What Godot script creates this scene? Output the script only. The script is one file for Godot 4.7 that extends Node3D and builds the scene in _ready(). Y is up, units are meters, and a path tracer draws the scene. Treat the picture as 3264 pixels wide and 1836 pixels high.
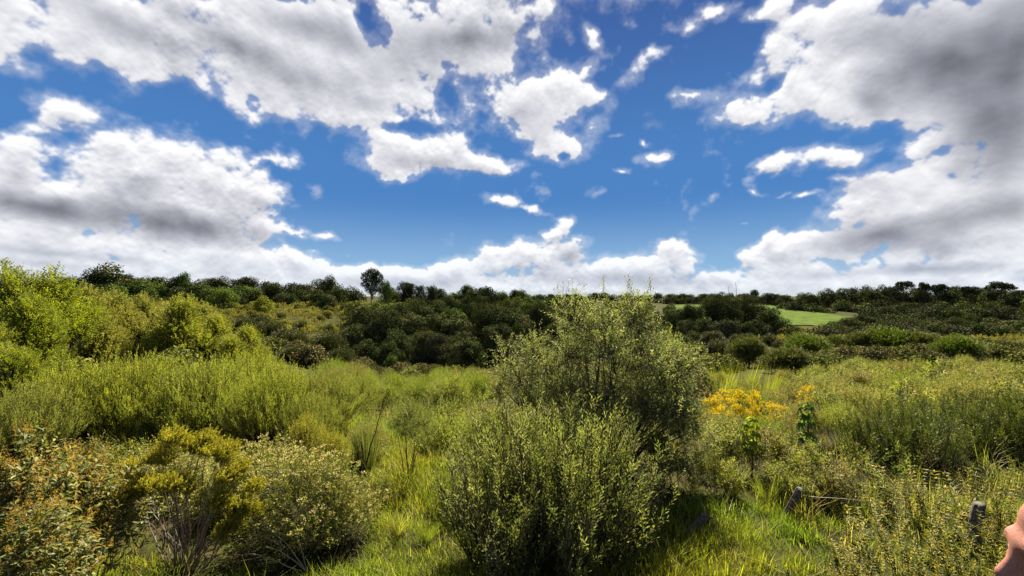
extends Node3D
# A scrubby valley seen over wild shrubs: meadow and bushes in front, a dark wood in the hollow, wooded ridges and a pasture behind.
const SUN_FROM := Vector3(0.28, 1.14, -1.06)
const EYE := Vector3(0.0, 2.0, 0.0)

var rng := RandomNumberGenerator.new()
var mats := {}
var taken := {}

func _ready() -> void:
	# camera
	var cam := Camera3D.new()
	cam.name = "camera"
	add_child(cam)
	cam.position = EYE
	cam.rotation_degrees.x = 0.49
	cam.fov = 66.5
	cam.near = 0.05
	cam.far = 9000.0
	cam.current = true
	# sky and exposure
	var we := WorldEnvironment.new()
	var e := Environment.new()
	e.background_mode = Environment.BG_SKY
	e.tonemap_mode = Environment.TONE_MAPPER_LINEAR
	e.tonemap_exposure = 5.4
	e.background_energy_multiplier = 0.1865
	e.sdfgi_enabled = true
	e.ssao_enabled = true
	e.ssil_enabled = true
	var sky := Sky.new()
	var pm := PanoramaSkyMaterial.new()
	pm.panorama = make_sky()
	sky.sky_material = pm
	e.sky = sky
	we.environment = e
	add_child(we)
	# sun: ahead, a little to the right, high
	var sun := DirectionalLight3D.new()
	sun.name = "sun"
	add_child(sun)
	sun.look_at_from_position(SUN_FROM * 50.0, Vector3.ZERO)
	sun.light_energy = 1.6
	sun.light_color = Color(1.0, 0.94, 0.81)
	sun.light_angular_distance = 0.53
	sun.shadow_enabled = true
	var t0 := Time.get_ticks_msec()
	make_land()
	make_kinds()
	print("kinds ", Time.get_ticks_msec() - t0)
	for s in STANDS:
		for i in s[4].size():
			var p: Array = s[4][i]
			var label: String = s[1] % (p[6] if p.size() > 6 else WHICH[i])
			plant(KIND_NAMES[p[0]], p[1], s[0], p[2], p[3], p[4] if p[4] > -500.0 else land(p[2], p[3]) - p[4] - 1000.0, p[5], label, s[2], s[3])
	for p in SINGLES:
		plant(p[0], p[1], p[2], p[3], p[4], p[5], p[6], p[7], p[8], p[9], p[10])
	print("plants ", Time.get_ticks_msec() - t0)
	make_cover()
	print("cover ", Time.get_ticks_msec() - t0)
	post("leaning_post", Vector3(2.997, -0.494, -4.850), Vector3(3.127, -0.137, -4.780), 0.037, 3, "leaning weathered grey fence post with a wire loop in the grass", "post", true)
	post("stump", Vector3(1.830, -0.470, -4.550), Vector3(1.993, -0.269, -4.500), 0.038, 5, "dark weathered stump lying in the grass left of the leaning post", "stump")
	post("stump", Vector3(4.497, -0.365, -4.300), Vector3(4.558, -0.064, -4.300), 0.048, 8, "upright dark stump among the yellow weeds near the right edge", "stump")
	bare_branch("pale_stick", Vector3(3.216, -0.205, -4.750), [Vector3(0.504, 0.007, 0.100)], 0.0045, [Color(0.5, 0.46, 0.38)], 12, "pale straight stick caught in the weeds beside the leaning post", "stick", 0)
	bare_branch("dark_stalk", Vector3(-2.090, land(-2.090, -6.200), -6.200), [Vector3(0.341, 1.186, 0.000)], 0.012, [Color(0.03, 0.025, 0.022)], 13, "dark bare stalk leaning out of the rush clump", "stalk")
	bare_branch("dead_branch", Vector3(-1.788, land(-1.788, -3.900), -3.900), [Vector3(-0.36, 0.42, 0.05), Vector3(-0.16, 0.5, -0.05), Vector3(-0.5, 0.22, 0.1), Vector3(-0.3, 0.30, 0.15)], 0.006, [Color(0.26, 0.21, 0.17)], 14, "dry bare branch lying in the grass before the pale flowered shrub", "branch")
	bare_branch("dry_weed", Vector3(-0.663, land(-0.663, -4.000), -4.000), [Vector3(0.02, 0.36, 0.0), Vector3(0.06, 0.28, 0.03)], 0.004, [Color(0.14, 0.10, 0.07)], 15, "thin dry weed stalk in front of the willow-leaved bush", "weed")
	bare_branch("straw_stalk", Vector3(2.474, land(2.474, -3.900), -3.900), [Vector3(0.30, 0.10, 0.05), Vector3(-0.42, 0.14, -0.05)], 0.003, [Color(0.34, 0.30, 0.12)], 16, "long arching straw stalk low in the grass on the right", "grass")
	bare_branch("dead_tree", Vector3(93.821, land(93.821, -185.000), -185.000), [Vector3(0.3, 9.0, 0), Vector3(0.15, 3.5, 0.3)], 0.14, [Color(0.28, 0.25, 0.22)], 17, "bare dead trunk on the far crest, taller of two thin poles", "tree")
	bare_branch("dead_tree", Vector3(92.368, land(92.368, -185.000), -185.000), [Vector3(-0.5, 9.0, 0)], 0.11, [Color(0.3, 0.27, 0.24)], 18, "thin bare pole of a dead tree on the far crest", "tree")
	palmate_plant(Vector3(3.257, land(3.257, -6.000), -6.000), 0.86, 20, 0.13, [Color(0.17, 0.21, 0.026), Color(0.21, 0.23, 0.03)], 20, "bright yellow-green large-leaved plant with a dark stem")
	palmate_plant(Vector3(4.070, land(4.070, -6.100), -6.100), 1.08, 22, 0.12, [Color(0.06, 0.10, 0.028), Color(0.09, 0.13, 0.03), Color(0.17, 0.19, 0.03)], 21, "taller dark green large-leaved plant right of the bright one")
	make_person(Vector3(0.966, 0.0, -0.693), 0.524, 0.600)
	print("all ", Time.get_ticks_msec() - t0)
	for k in kinds:
		for v in kinds[k]:
			v[0].free()

# ---------- mesh collecting ----------
class Mesher:
	var v := PackedVector3Array()
	var c := PackedColorArray()
	var ix := PackedInt32Array()

	# a small leaf: two faces folded along the midrib
	func leaf(p: Vector3, d: Vector3, side: Vector3, l: float, w: float, col: Color) -> void:
		var n := v.size()
		var up := side.cross(d)
		var m := p + d * (l * 0.46) + up * (w * 0.16)
		v.push_back(p)
		v.push_back(m + side * (w * 0.5))
		v.push_back(p + d * l)
		v.push_back(m - side * (w * 0.5))
		for k in 4:
			c.push_back(col)
		ix.push_back(n)
		ix.push_back(n + 1)
		ix.push_back(n + 2)
		ix.push_back(n)
		ix.push_back(n + 2)
		ix.push_back(n + 3)

	# a larger leaf: pointed, widest below its middle, with a drooping tip
	func wide_leaf(p: Vector3, d: Vector3, side: Vector3, l: float, w: float, droop: float, col: Color) -> void:
		var n := v.size()
		var up := side.cross(d)
		var a := p + d * (l * 0.28) + up * (w * 0.10)
		var b := p + d * (l * 0.66) - up * (droop * l * 0.25)
		v.push_back(p)
		v.push_back(a + side * (w * 0.48) + up * (w * 0.12))
		v.push_back(a - side * (w * 0.48) + up * (w * 0.12))
		v.push_back(b + side * (w * 0.36) + up * (w * 0.1))
		v.push_back(b - side * (w * 0.36) + up * (w * 0.1))
		v.push_back(p + d * l - up * (droop * l))
		v.push_back(a)
		v.push_back(b)
		for k in 8:
			c.push_back(col)
		for t in [0, 1, 6, 0, 6, 2, 1, 3, 7, 1, 7, 6, 6, 7, 4, 6, 4, 2, 3, 5, 7, 7, 5, 4]:
			ix.push_back(n + t)

	func tube(pts: Array, r0: float, r1: float, sides: int, col: Color, wob := 0.0) -> void:
		var last := pts.size() - 1
		var n := v.size()
		for i in pts.size():
			var d: Vector3 = (pts[mini(i + 1, last)] - pts[maxi(i - 1, 0)]).normalized()
			var s := d.cross(Vector3(0.31, 0.2, 0.93) if absf(d.z) < 0.9 else Vector3(1, 0, 0)).normalized()
			var u := d.cross(s)
			var r := lerpf(r0, r1, float(i) / last)
			for k in sides:
				var a := TAU * k / sides
				var rr := r * (1.0 + wob * sin(a * 3.0 + i * 1.7) + wob * 0.7 * sin(a * 5.0 - i * 2.9))
				v.push_back(pts[i] + (s * cos(a) + u * sin(a)) * rr)
				c.push_back(col)
		for i in last:
			for k in sides:
				var a := n + i * sides + k
				var b := n + i * sides + (k + 1) % sides
				for t in [a, b, a + sides, b, b + sides, a + sides]:
					ix.push_back(t)
		if sides > 4:
			for e in 2:
				var at := n + e * last * sides
				var mid := v.size()
				v.push_back(pts[e * last])
				c.push_back(col)
				for k in sides:
					ix.push_back(mid)
					ix.push_back(at + (k + 1) % sides if e == 0 else at + k)
					ix.push_back(at + k if e == 0 else at + (k + 1) % sides)

	func blade(p: Vector3, d: Vector3, side: Vector3, l: float, w: float, bend: Vector3, col: Color) -> void:
		var n := v.size()
		var m := p + d * (l * 0.5) + bend * (l * 0.25)
		v.push_back(p - side * w * 0.5)
		v.push_back(p + side * w * 0.5)
		v.push_back(m - side * w * 0.42)
		v.push_back(m + side * w * 0.42)
		v.push_back(p + d * l + bend * l)
		for k in 5:
			c.push_back(col)
		for t in [0, 1, 2, 1, 3, 2, 2, 3, 4]:
			ix.push_back(n + t)

	func done() -> ArrayMesh:
		var a := []
		a.resize(Mesh.ARRAY_MAX)
		a[Mesh.ARRAY_VERTEX] = v
		a[Mesh.ARRAY_COLOR] = c
		a[Mesh.ARRAY_INDEX] = ix
		var m := ArrayMesh.new()
		m.add_surface_from_arrays(Mesh.PRIMITIVE_TRIANGLES, a)
		return m

# ---------- small helpers ----------
func rf(a: float, b: float) -> float:
	return rng.randf_range(a, b)

func rdir() -> Vector3:
	var z := rng.randf_range(-1.0, 1.0)
	var a := rng.randf() * TAU
	var r := sqrt(1.0 - z * z)
	return Vector3(r * cos(a), z, r * sin(a))

func tone(cols: Array, spread := 0.22) -> Color:
	var a: Color = cols[rng.randi() % cols.size()]
	var k := 1.0 + rf(-spread, spread)
	return Color(a.r * k, a.g * k, a.b * k)

func leaf_mat(called: String, through: Color, rough := 0.5, tint := Color(1.0, 1.01, 0.98)) -> StandardMaterial3D:
	if not mats.has(called):
		var m := StandardMaterial3D.new()
		m.vertex_color_use_as_albedo = true
		m.albedo_color = tint
		m.roughness = rough
		# waxy leaves glint where they mirror the sun
		m.metallic_specular = 0.22 if called == "leaf" else (0.16 if called == "dense_leaf" else 0.08)
		m.cull_mode = BaseMaterial3D.CULL_DISABLED
		m.backlight_enabled = true
		m.backlight = through
		mats[called] = m
	return mats[called]

func bark_mat() -> StandardMaterial3D:
	if not mats.has("bark"):
		var m := StandardMaterial3D.new()
		m.vertex_color_use_as_albedo = true
		m.roughness = 0.9
		m.metallic_specular = 0.2
		mats["bark"] = m
	return mats["bark"]

func noise_tex(seed_: int, freq: float, ramp: Array, at: Array, octaves := 5, size := 512) -> NoiseTexture2D:
	var n := FastNoiseLite.new()
	n.seed = seed_
	n.frequency = freq
	n.fractal_octaves = octaves
	var g := Gradient.new()
	g.offsets = PackedFloat32Array(at)
	g.colors = PackedColorArray(ramp)
	var t := NoiseTexture2D.new()
	t.width = size
	t.height = size
	t.seamless = true
	t.noise = n
	t.color_ramp = g
	return t

func lin(r: float, g: float, b: float) -> Color:
	return Color(r, g, b).linear_to_srgb()

func mesh_node(called: String, mesh: Mesh, mat: Material) -> MeshInstance3D:
	var o := MeshInstance3D.new()
	o.name = called
	o.mesh = mesh
	o.material_override = mat
	return o

func numbered(called: String) -> String:
	var k: int = taken.get(called, 0)
	taken[called] = k + 1
	return called if k == 0 else "%s_%03d" % [called, k]

func tag(o: Node, label: String, category: String, group := "") -> void:
	o.set_meta("label", label)
	o.set_meta("category", category)
	if group != "":
		o.set_meta("group", group)

func setting(called: String, mesh: Mesh, mat: Material) -> MeshInstance3D:
	var o := mesh_node(called, mesh, mat)
	add_child(o)
	o.set_meta("kind", "structure")
	return o

# ---------- the lie of the land: heights by bearing (sideways over forward) and distance ----------
const LAND_U := [-1.45, -0.95, -0.52, -0.27, 0.0, 0.27, 0.55, 0.9, 1.45]
const LAND_D := [0.0, 2.4, 3.4, 6.0, 9.0, 14.0, 20.0, 30.0, 42.0, 56.0, 75.0, 100.0, 150.0, 230.0, 400.0, 4000.0]
const LAND := [
	[0.0, -0.02, -0.3, -0.3, -0.2, 0.0, 0.0, -0.3, -0.5, -0.5, -0.4, -0.2, -0.3, -2.0, -6.0, -40.0],
	[0.0, -0.02, -0.42, -0.4, -0.3, -0.1, -0.2, -0.7, -1.0, -0.9, -0.6, -0.2, -0.3, -2.0, -6.0, -40.0],
	[0.0, -0.02, -0.48, -0.5, -0.55, -0.8, -1.3, -2.1, -2.7, -2.2, -1.0, -0.3, -0.5, -2.0, -6.0, -40.0],
	[0.0, -0.02, -0.5, -0.55, -0.7, -1.5, -2.6, -4.2, -5.2, -4.4, -2.4, -1.2, -1.2, -2.0, -6.0, -40.0],
	[0.0, -0.02, -0.5, -0.55, -0.7, -1.5, -2.6, -4.2, -5.2, -5.0, -3.6, -2.4, -2.0, -2.5, -6.0, -40.0],
	[0.0, -0.02, -0.5, -0.55, -0.65, -1.2, -1.9, -3.0, -3.9, -4.3, -4.2, -3.8, -2.7, -2.6, -6.0, -40.0],
	[0.0, -0.02, -0.5, -0.52, -0.6, -1.1, -1.7, -2.5, -3.3, -4.0, -4.4, -4.0, -2.6, -3.2, -6.0, -40.0],
	[0.0, -0.02, -0.5, -0.5, -0.55, -1.0, -1.5, -2.3, -3.3, -4.2, -4.6, -4.5, -4.2, -4.5, -6.0, -40.0],
	[0.0, -0.02, -0.5, -0.5, -0.5, -0.9, -1.3, -2.1, -3.1, -4.0, -4.4, -4.3, -4.0, -4.5, -6.0, -40.0],
]
var bump := FastNoiseLite.new()

func land(x: float, z: float) -> float:
	var d := sqrt(x * x * 0.25 + z * z) if z > -0.5 else -z
	if z > -0.5:
		d = maxf(0.0, -z)
	var u := clampf(x / maxf(d, 2.0), -1.44, 1.44)
	var i := 0
	while i < LAND_U.size() - 2 and u > LAND_U[i + 1]:
		i += 1
	var j := 0
	while j < LAND_D.size() - 2 and d > LAND_D[j + 1]:
		j += 1
	var a := clampf((u - LAND_U[i]) / (LAND_U[i + 1] - LAND_U[i]), 0.0, 1.0)
	var b := clampf((d - LAND_D[j]) / (LAND_D[j + 1] - LAND_D[j]), 0.0, 1.0)
	a = a * a * (3.0 - 2.0 * a)
	var lo: float = lerpf(LAND[i][j], LAND[i + 1][j], a)
	var hi: float = lerpf(LAND[i][j + 1], LAND[i + 1][j + 1], a)
	return lerpf(lo, hi, b) + bump.get_noise_2d(x, z) * clampf((d - 1.0) * 0.02, 0.0, 0.35)

func make_land() -> void:
	bump.seed = 3
	bump.frequency = 0.08
	bump.fractal_octaves = 3
	var ds := []
	var d := -40.0
	while d < 4000.0:
		ds.append(d)
		d += 0.5 if d > -1.0 and d < 12.0 else (8.0 if d < 0.0 else d * 0.05)
	var us := 120
	var m := Mesher.new()
	for dd in ds:
		for k in us + 1:
			var u := lerpf(-1.9, 1.9, float(k) / us)
			var x: float = u * maxf(dd, 12.0 if dd < 2.0 else maxf(dd, 12.0 - (dd - 2.0) * 0.2))
			m.v.push_back(Vector3(x, land(x, -dd), -dd))
			m.c.push_back(Color(1, 1, 1))
	for j in ds.size() - 1:
		for k in us:
			var a := j * (us + 1) + k
			for t in [a, a + us + 1, a + 1, a + 1, a + us + 1, a + us + 2]:
				m.ix.push_back(t)
	var st := SurfaceTool.new()
	st.create_from(m.done(), 0)
	st.generate_normals()
	var g := StandardMaterial3D.new()
	g.albedo_texture = noise_tex(4, 0.012, [lin(0.014, 0.013, 0.007), lin(0.020, 0.023, 0.008), lin(0.026, 0.031, 0.009), lin(0.032, 0.029, 0.012)], [0.25, 0.45, 0.6, 0.8])
	g.uv1_triplanar = true
	g.uv1_world_triplanar = true
	g.uv1_scale = Vector3(0.21, 0.21, 0.21)
	g.roughness = 0.95
	g.metallic_specular = 0.1
	setting("ground", st.commit(), g)
	# the mown pasture on the far slope lies on that ground
	m = Mesher.new()
	var nd := 16
	var nu := 24
	for j in nd + 1:
		for k in nu + 1:
			var u := lerpf(0.35, 0.79, float(k) / nu)
			var dd := lerpf(80.0, lerpf(150.0, 106.0, smoothstep(0.54, 0.80, u)), float(j) / nd)
			var x := u * dd
			m.v.push_back(Vector3(x, land(x, -dd) + 0.12, -dd))
			m.c.push_back(Color(1, 1, 1))
	for j in nd:
		for k in nu:
			var a := j * (nu + 1) + k
			for t in [a, a + nu + 1, a + 1, a + 1, a + nu + 1, a + nu + 2]:
				m.ix.push_back(t)
	st = SurfaceTool.new()
	st.create_from(m.done(), 0)
	st.generate_normals()
	g = StandardMaterial3D.new()
	g.albedo_texture = noise_tex(9, 0.02, [lin(0.024, 0.046, 0.006), lin(0.034, 0.060, 0.008), lin(0.052, 0.074, 0.012)], [0.3, 0.5, 0.75])
	g.uv1_triplanar = true
	g.uv1_world_triplanar = true
	g.uv1_scale = Vector3(0.035, 0.035, 0.035)
	g.roughness = 0.95
	g.metallic_specular = 0.1
	setting("pasture", st.commit(), g)

# ---------- plants ----------
# leaves set along a shoot
func shoot(f: Mesher, p: Vector3, d: Vector3, l: float, n: int, ll: float, lw: float, spread: float, cols: Array, arch: float) -> Vector3:
	var s := d.cross(Vector3(0.3, 0.1, 0.95)).normalized()
	var u := d.cross(s)
	var turn := rng.randf() * TAU
	var base := tone(cols, 0.16)
	var end := p
	for i in n:
		var t := (i + 0.6) / n
		var at := p + d * (l * t) + Vector3(0, -arch * l * t * t, 0)
		var a := turn + i * 2.4 + rf(-0.4, 0.4)
		var out := s * cos(a) + u * sin(a)
		var sp := spread * rf(0.7, 1.25)
		var ld := (d * cos(sp) + out * sin(sp)).normalized()
		var side := ld.cross(out.lerp(Vector3.UP, 0.5) + d * 0.1).normalized()
		if side.length_squared() < 0.1:
			side = s
		var k := rf(0.82, 1.2)
		f.leaf(at, ld, side, ll * rf(0.7, 1.2), lw * rf(0.8, 1.15), Color(base.r * k, base.g * k, base.b * k))
		end = at
	return end

func limb(m: Mesher, a: Vector3, b: Vector3, bow: Vector3, r0: float, r1: float, sides: int, col: Color, n := 5, crook := 0.0) -> void:
	var pts := []
	for i in n + 1:
		var t := float(i) / n
		pts.append(a.lerp(b, t) + bow * (4.0 * t * (1.0 - t)) + (rdir() * crook if i > 0 and i < n else Vector3.ZERO))
	m.tube(pts, r0, r1, sides, col)

# crown lobes spread over a dome
func dome(w: float, h: float, low: float, n: int, size := 0.42) -> Array:
	var out := []
	var r := w * 0.5
	for i in n:
		var a := i * 2.39996 + rf(-0.3, 0.3)
		var t := sqrt((i + 0.5) / n)
		var rr := r * (1.0 - size) * t
		var y := low + (h - low) * (0.36 + 0.40 * (1.0 - t * t) + rf(-0.12, 0.08))
		out.append([Vector3(cos(a) * rr, y, sin(a) * rr), Vector3(1, rf(0.8, 1.1), 1) * (r * size * rf(0.75, 1.2))])
	return out

# breaks each lobe into smaller heads so that the outline is uneven and light gets in
func split(lobes: Array, n: int, size: float, away: float) -> Array:
	var out := []
	for lb in lobes:
		for k in n:
			var q := rdir()
			out.append([lb[0] + q * lb[1] * rf(0.3, away), lb[1] * Vector3(1, rf(0.9, 1.3), 1) * (size * rf(0.7, 1.25))])
	return out

# shrub or small tree: stems to each lobe of the crown, twigs, and leaves along the shoots
func shrub(o: Dictionary) -> Node3D:
	rng.seed = o.seed
	var f := Mesher.new()
	var b := Mesher.new()
	var bl := Mesher.new()
	var root := Node3D.new()
	var total := 0.0
	for lb in o.lobes:
		total += lb[1].x * lb[1].y * (lb[2] if lb.size() > 2 else 1.0)
	var lean: Vector3 = o.get("lean", Vector3.ZERO)
	for lb in o.lobes:
		var c: Vector3 = lb[0]
		var r: Vector3 = lb[1]
		var foot: Vector3 = Vector3(c.x * 0.12, 0, c.z * 0.12) + Vector3(rf(-1, 1), 0, rf(-1, 1)) * o.get("foot", 0.05)
		foot.y = -0.08
		var inner := c - Vector3(0, r.y * 0.35, 0)
		for k in o.get("stems", 1):
			var e := inner + Vector3(rf(-0.5, 0.5) * r.x, rf(-0.3, 0.5) * r.y, rf(-0.5, 0.5) * r.z)
			limb(b, foot + Vector3(rf(-1, 1), 0, rf(-1, 1)) * o.get("foot", 0.05), e, Vector3(-c.x * 0.06, (e.y) * o.get("bow", 0.03), -c.z * 0.06) + rdir() * 0.03, o.stem_r * rf(0.75, 1.1), o.stem_r * 0.35, 5, tone(o.bark, 0.2), 6, o.get("crook", 0.01))
		var n := int(o.shoots * lb[1].x * lb[1].y * (lb[2] if lb.size() > 2 else 1.0) / total)
		for i in n:
			var q := rdir()
			var rad := pow(rng.randf(), o.get("shell", 0.5))
			var p := c + q * r * rad
			if p.y < o.get("low", 0.05):
				continue
			var d: Vector3 = (Vector3(q.x, q.y * 0.6, q.z) * (1.0 - o.up) + Vector3.UP * o.up + rdir() * o.get("wild", 0.35) + lean).normalized()
			var l := rf(o.sl[0], o.sl[1])
			if i % o.get("twig_every", 2) == 0:
				var from := c.lerp(p, rf(0.1, 0.5)) - Vector3(0, r.y * rf(0.1, 0.4), 0)
				limb(b, from, p, Vector3(0, 0.01, 0), o.stem_r * 0.32, o.stem_r * 0.12, 3, tone(o.bark, 0.25), 2, 0.01)
				b.tube([p, p + d * l * 0.8], o.stem_r * 0.12, o.stem_r * 0.05, 3, tone(o.twig, 0.2))
			var e := shoot(f, p, d, l, o.nl, o.ll, o.lw, o.spread, o.cols, o.get("arch", 0.0))
			if o.has("bloom") and rng.randf() < o.bloom.share and (q.y > o.bloom.get("above", -0.2)):
				var bc := tone(o.bloom.cols, 0.18)
				for j in o.bloom.n:
					var bp: Vector3 = e + rdir() * Vector3(1, 0.5, 1) * o.bloom.size
					var bd := (rdir() + Vector3.UP).normalized()
					var kk := rf(0.75, 1.25)
					bl.leaf(bp, bd, bd.cross(rdir()).normalized(), o.bloom.petal, o.bloom.petal * 0.7, Color(bc.r * kk, bc.g * kk, bc.b * kk))
	for s in o.get("sprigs", []):
		# long shoots that stand out of the crown
		var p: Vector3 = s[0]
		var d: Vector3 = (Vector3.UP + s[1]).normalized()
		b.tube([p - d * 0.4, p + d * s[2]], o.stem_r * 0.22, o.stem_r * 0.05, 3, tone(o.twig, 0.2))
		shoot(f, p, d, s[2], int(s[2] * 55), o.ll * 1.15, o.lw * 0.9, o.spread, o.cols, 0.0)
		for k in int(s[2] * 9):
			var dd := (d + rdir() * 0.55).normalized()
			shoot(f, p + d * (s[2] * rf(0.0, 0.7)), dd, rf(0.08, 0.22), 9, o.ll, o.lw, o.spread, o.cols, 0.0)
	root.add_child(mesh_node(o.get("wood", "stem"), b.done(), bark_mat()))
	root.add_child(mesh_node(o.get("green", "foliage"), f.done(), leaf_mat(o.get("mat", "leaf"), Color(0.62, 0.66, 0.36) if o.get("mat", "leaf") == "dense_leaf" else Color(0.95, 0.98, 0.70))))
	if bl.v.size() > 0:
		root.add_child(mesh_node("blossom", bl.done(), leaf_mat("petal", Color(0.92, 0.90, 0.70), 0.8)))
	return root

# broom: many wands from one foot, thickly set with fine leaves
func broom(o: Dictionary) -> Node3D:
	rng.seed = o.seed
	var f := Mesher.new()
	var b := Mesher.new()
	var feet: Array = o.get("feet", [[0.0, 0.0, 1.0, 1.0]])
	for i in o.wands:
		var ft: Array = feet[i % feet.size()]
		var a := rng.randf() * TAU
		var t := sqrt(rng.randf())
		var wide: float = o.w * ft[2]
		var foot: Vector3 = Vector3(cos(a), 0, sin(a)) * (t * wide * o.get("base", 0.16)) + Vector3(ft[0], 0, ft[1])
		var out: Vector3 = Vector3(cos(a), 0, sin(a)) * (t * wide * 0.40) + Vector3(rf(-1, 1), 0, rf(-1, 1)) * wide * 0.06
		var h: float = o.h * ft[3] * (1.0 - o.get("fall", 0.38) * t * t) * rf(o.get("short", 0.72), 1.0)
		var tip: Vector3 = Vector3(out.x + ft[0], h, out.z + ft[1])
		var mid: Vector3 = foot.lerp(tip, 0.5) + Vector3(out.x, 0, out.z) * 0.10
		b.tube([foot - Vector3(0, 0.05, 0), mid, tip], o.r, o.r * 0.3, 3, tone(o.bark, 0.2))
		var col := tone(o.cols, 0.2)
		if i % 29 == 7:
			# a dead wand, bare but for a few twigs
			for k in 5:
				var p: Vector3 = mid.lerp(tip, rf(0.0, 0.9))
				limb(b, p, p + (tip - mid).normalized() * rf(0.06, 0.2) + rdir() * 0.08, Vector3.ZERO, o.r * 0.45, o.r * 0.2, 3, Color(0.15, 0.125, 0.105), 2, 0.01)
			continue
		for k in o.nsh:
			var u: float = rf(o.bare, 0.98)
			var p: Vector3 = foot.lerp(mid, u * 2.0) if u < 0.5 else mid.lerp(tip, u * 2.0 - 1.0)
			var d: Vector3 = ((tip - mid).normalized() + rdir() * o.get("wild", 0.34) + Vector3.UP * 0.25).normalized()
			var l := rf(o.sl[0], o.sl[1]) * (1.25 - 0.6 * u)
			if o.get("twigs", false):
				b.tube([p, p + d * l * 0.8], o.r * 0.4, o.r * 0.2, 3, tone(o.bark, 0.2))
			shoot(f, p, d, l, o.nl, o.ll, o.lw, o.get("spread", 0.42), [col], 0.0)
	var root := Node3D.new()
	root.add_child(mesh_node("stem", b.done(), bark_mat()))
	root.add_child(mesh_node("foliage", f.done(), leaf_mat("dense_leaf", Color(0.62, 0.66, 0.36)) if o.get("dense", false) else leaf_mat("leaf", Color(0.95, 0.98, 0.70))))
	return root

# forest tree: trunk, limbs, and a crown of leaf sprays massed on lobes
func forest_tree(o: Dictionary) -> Node3D:
	rng.seed = o.seed
	var f := Mesher.new()
	var b := Mesher.new()
	var area := 0.0
	for lb in o.lobes:
		area += lb[1].x * lb[1].y
	var top: Vector3 = Vector3(rf(-0.2, 0.2), o.h * 0.72, rf(-0.2, 0.2))
	limb(b, Vector3(0, -0.4, 0), top, rdir() * Vector3(0.15, 0, 0.15), o.trunk, o.trunk * 0.35, 6, tone(o.bark, 0.1), 6, 0.05)
	for lb in o.lobes:
		var c: Vector3 = lb[0]
		var r: Vector3 = lb[1]
		limb(b, top * rf(0.3, 0.75), c, Vector3(0, -0.1, 0), o.trunk * 0.45, o.trunk * 0.12, 4, tone(o.bark, 0.15), 4, 0.06)
		var lt := tone(o.cols, 0.34)
		for i in int(o.leaves * r.x * r.y / area):
			var q := rdir()
			if q.y < -0.35 and rng.randf() < 0.6:
				continue
			var p := c + q * r * (1.0 - 0.42 * pow(rng.randf(), 1.6))
			p += Vector3(rf(-1, 1), rf(-1, 1), rf(-1, 1)) * o.ll * 0.5
			var d := (q.cross(rdir()) + q * 0.35 + Vector3(0, -0.15, 0)).normalized()
			var side := d.cross((q + Vector3.UP * 0.6 + rdir() * 0.7)).normalized()
			var k := rf(0.72, 1.3)
			f.leaf(p, d, side, o.ll * rf(0.6, 1.25), o.lw * rf(0.7, 1.25), Color(lt.r * k, lt.g * k, lt.b * k))
	var root := Node3D.new()
	root.add_child(mesh_node("trunk", b.done(), bark_mat()))
	root.add_child(mesh_node("crown", f.done(), leaf_mat("forest", Color(0.42, 0.46, 0.25), 0.85)))
	return root

func extent(root: Node3D) -> AABB:
	var box := AABB()
	var first := true
	for k in root.get_children():
		if k is MeshInstance3D:
			var bx: AABB = k.mesh.get_aabb()
			box = bx if first else box.merge(bx)
			first = false
	return box

var kinds := {}

func kind(called: String, variants: Array) -> void:
	kinds[called] = []
	for v in variants:
		kinds[called].append([v, extent(v)])

# sets a plant of that kind on the land with its top at a height above sea and a width
func plant(kd: String, which: int, called: String, x: float, z: float, top: float, width: float, label: String, category: String, group := "", turn := -1.0) -> Node3D:
	var kv: Array = kinds[kd][which % kinds[kd].size()]
	var o: Node3D = kv[0].duplicate()
	var box: AABB = kv[1]
	var y := land(x, z)
	o.name = numbered(called)
	add_child(o)
	var w := width / maxf(box.size.x, box.size.z)
	var h := maxf((top - y) / box.end.y, w * 0.92)
	o.position = Vector3(x, minf(y, top - h * box.end.y), z)
	o.rotation.y = turn if turn >= 0.0 else fmod(absf(x * 12.9898 + z * 78.233) * 43.7, TAU)
	o.scale = Vector3(w, h, w)
	tag(o, label, category, group)
	return o

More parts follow.
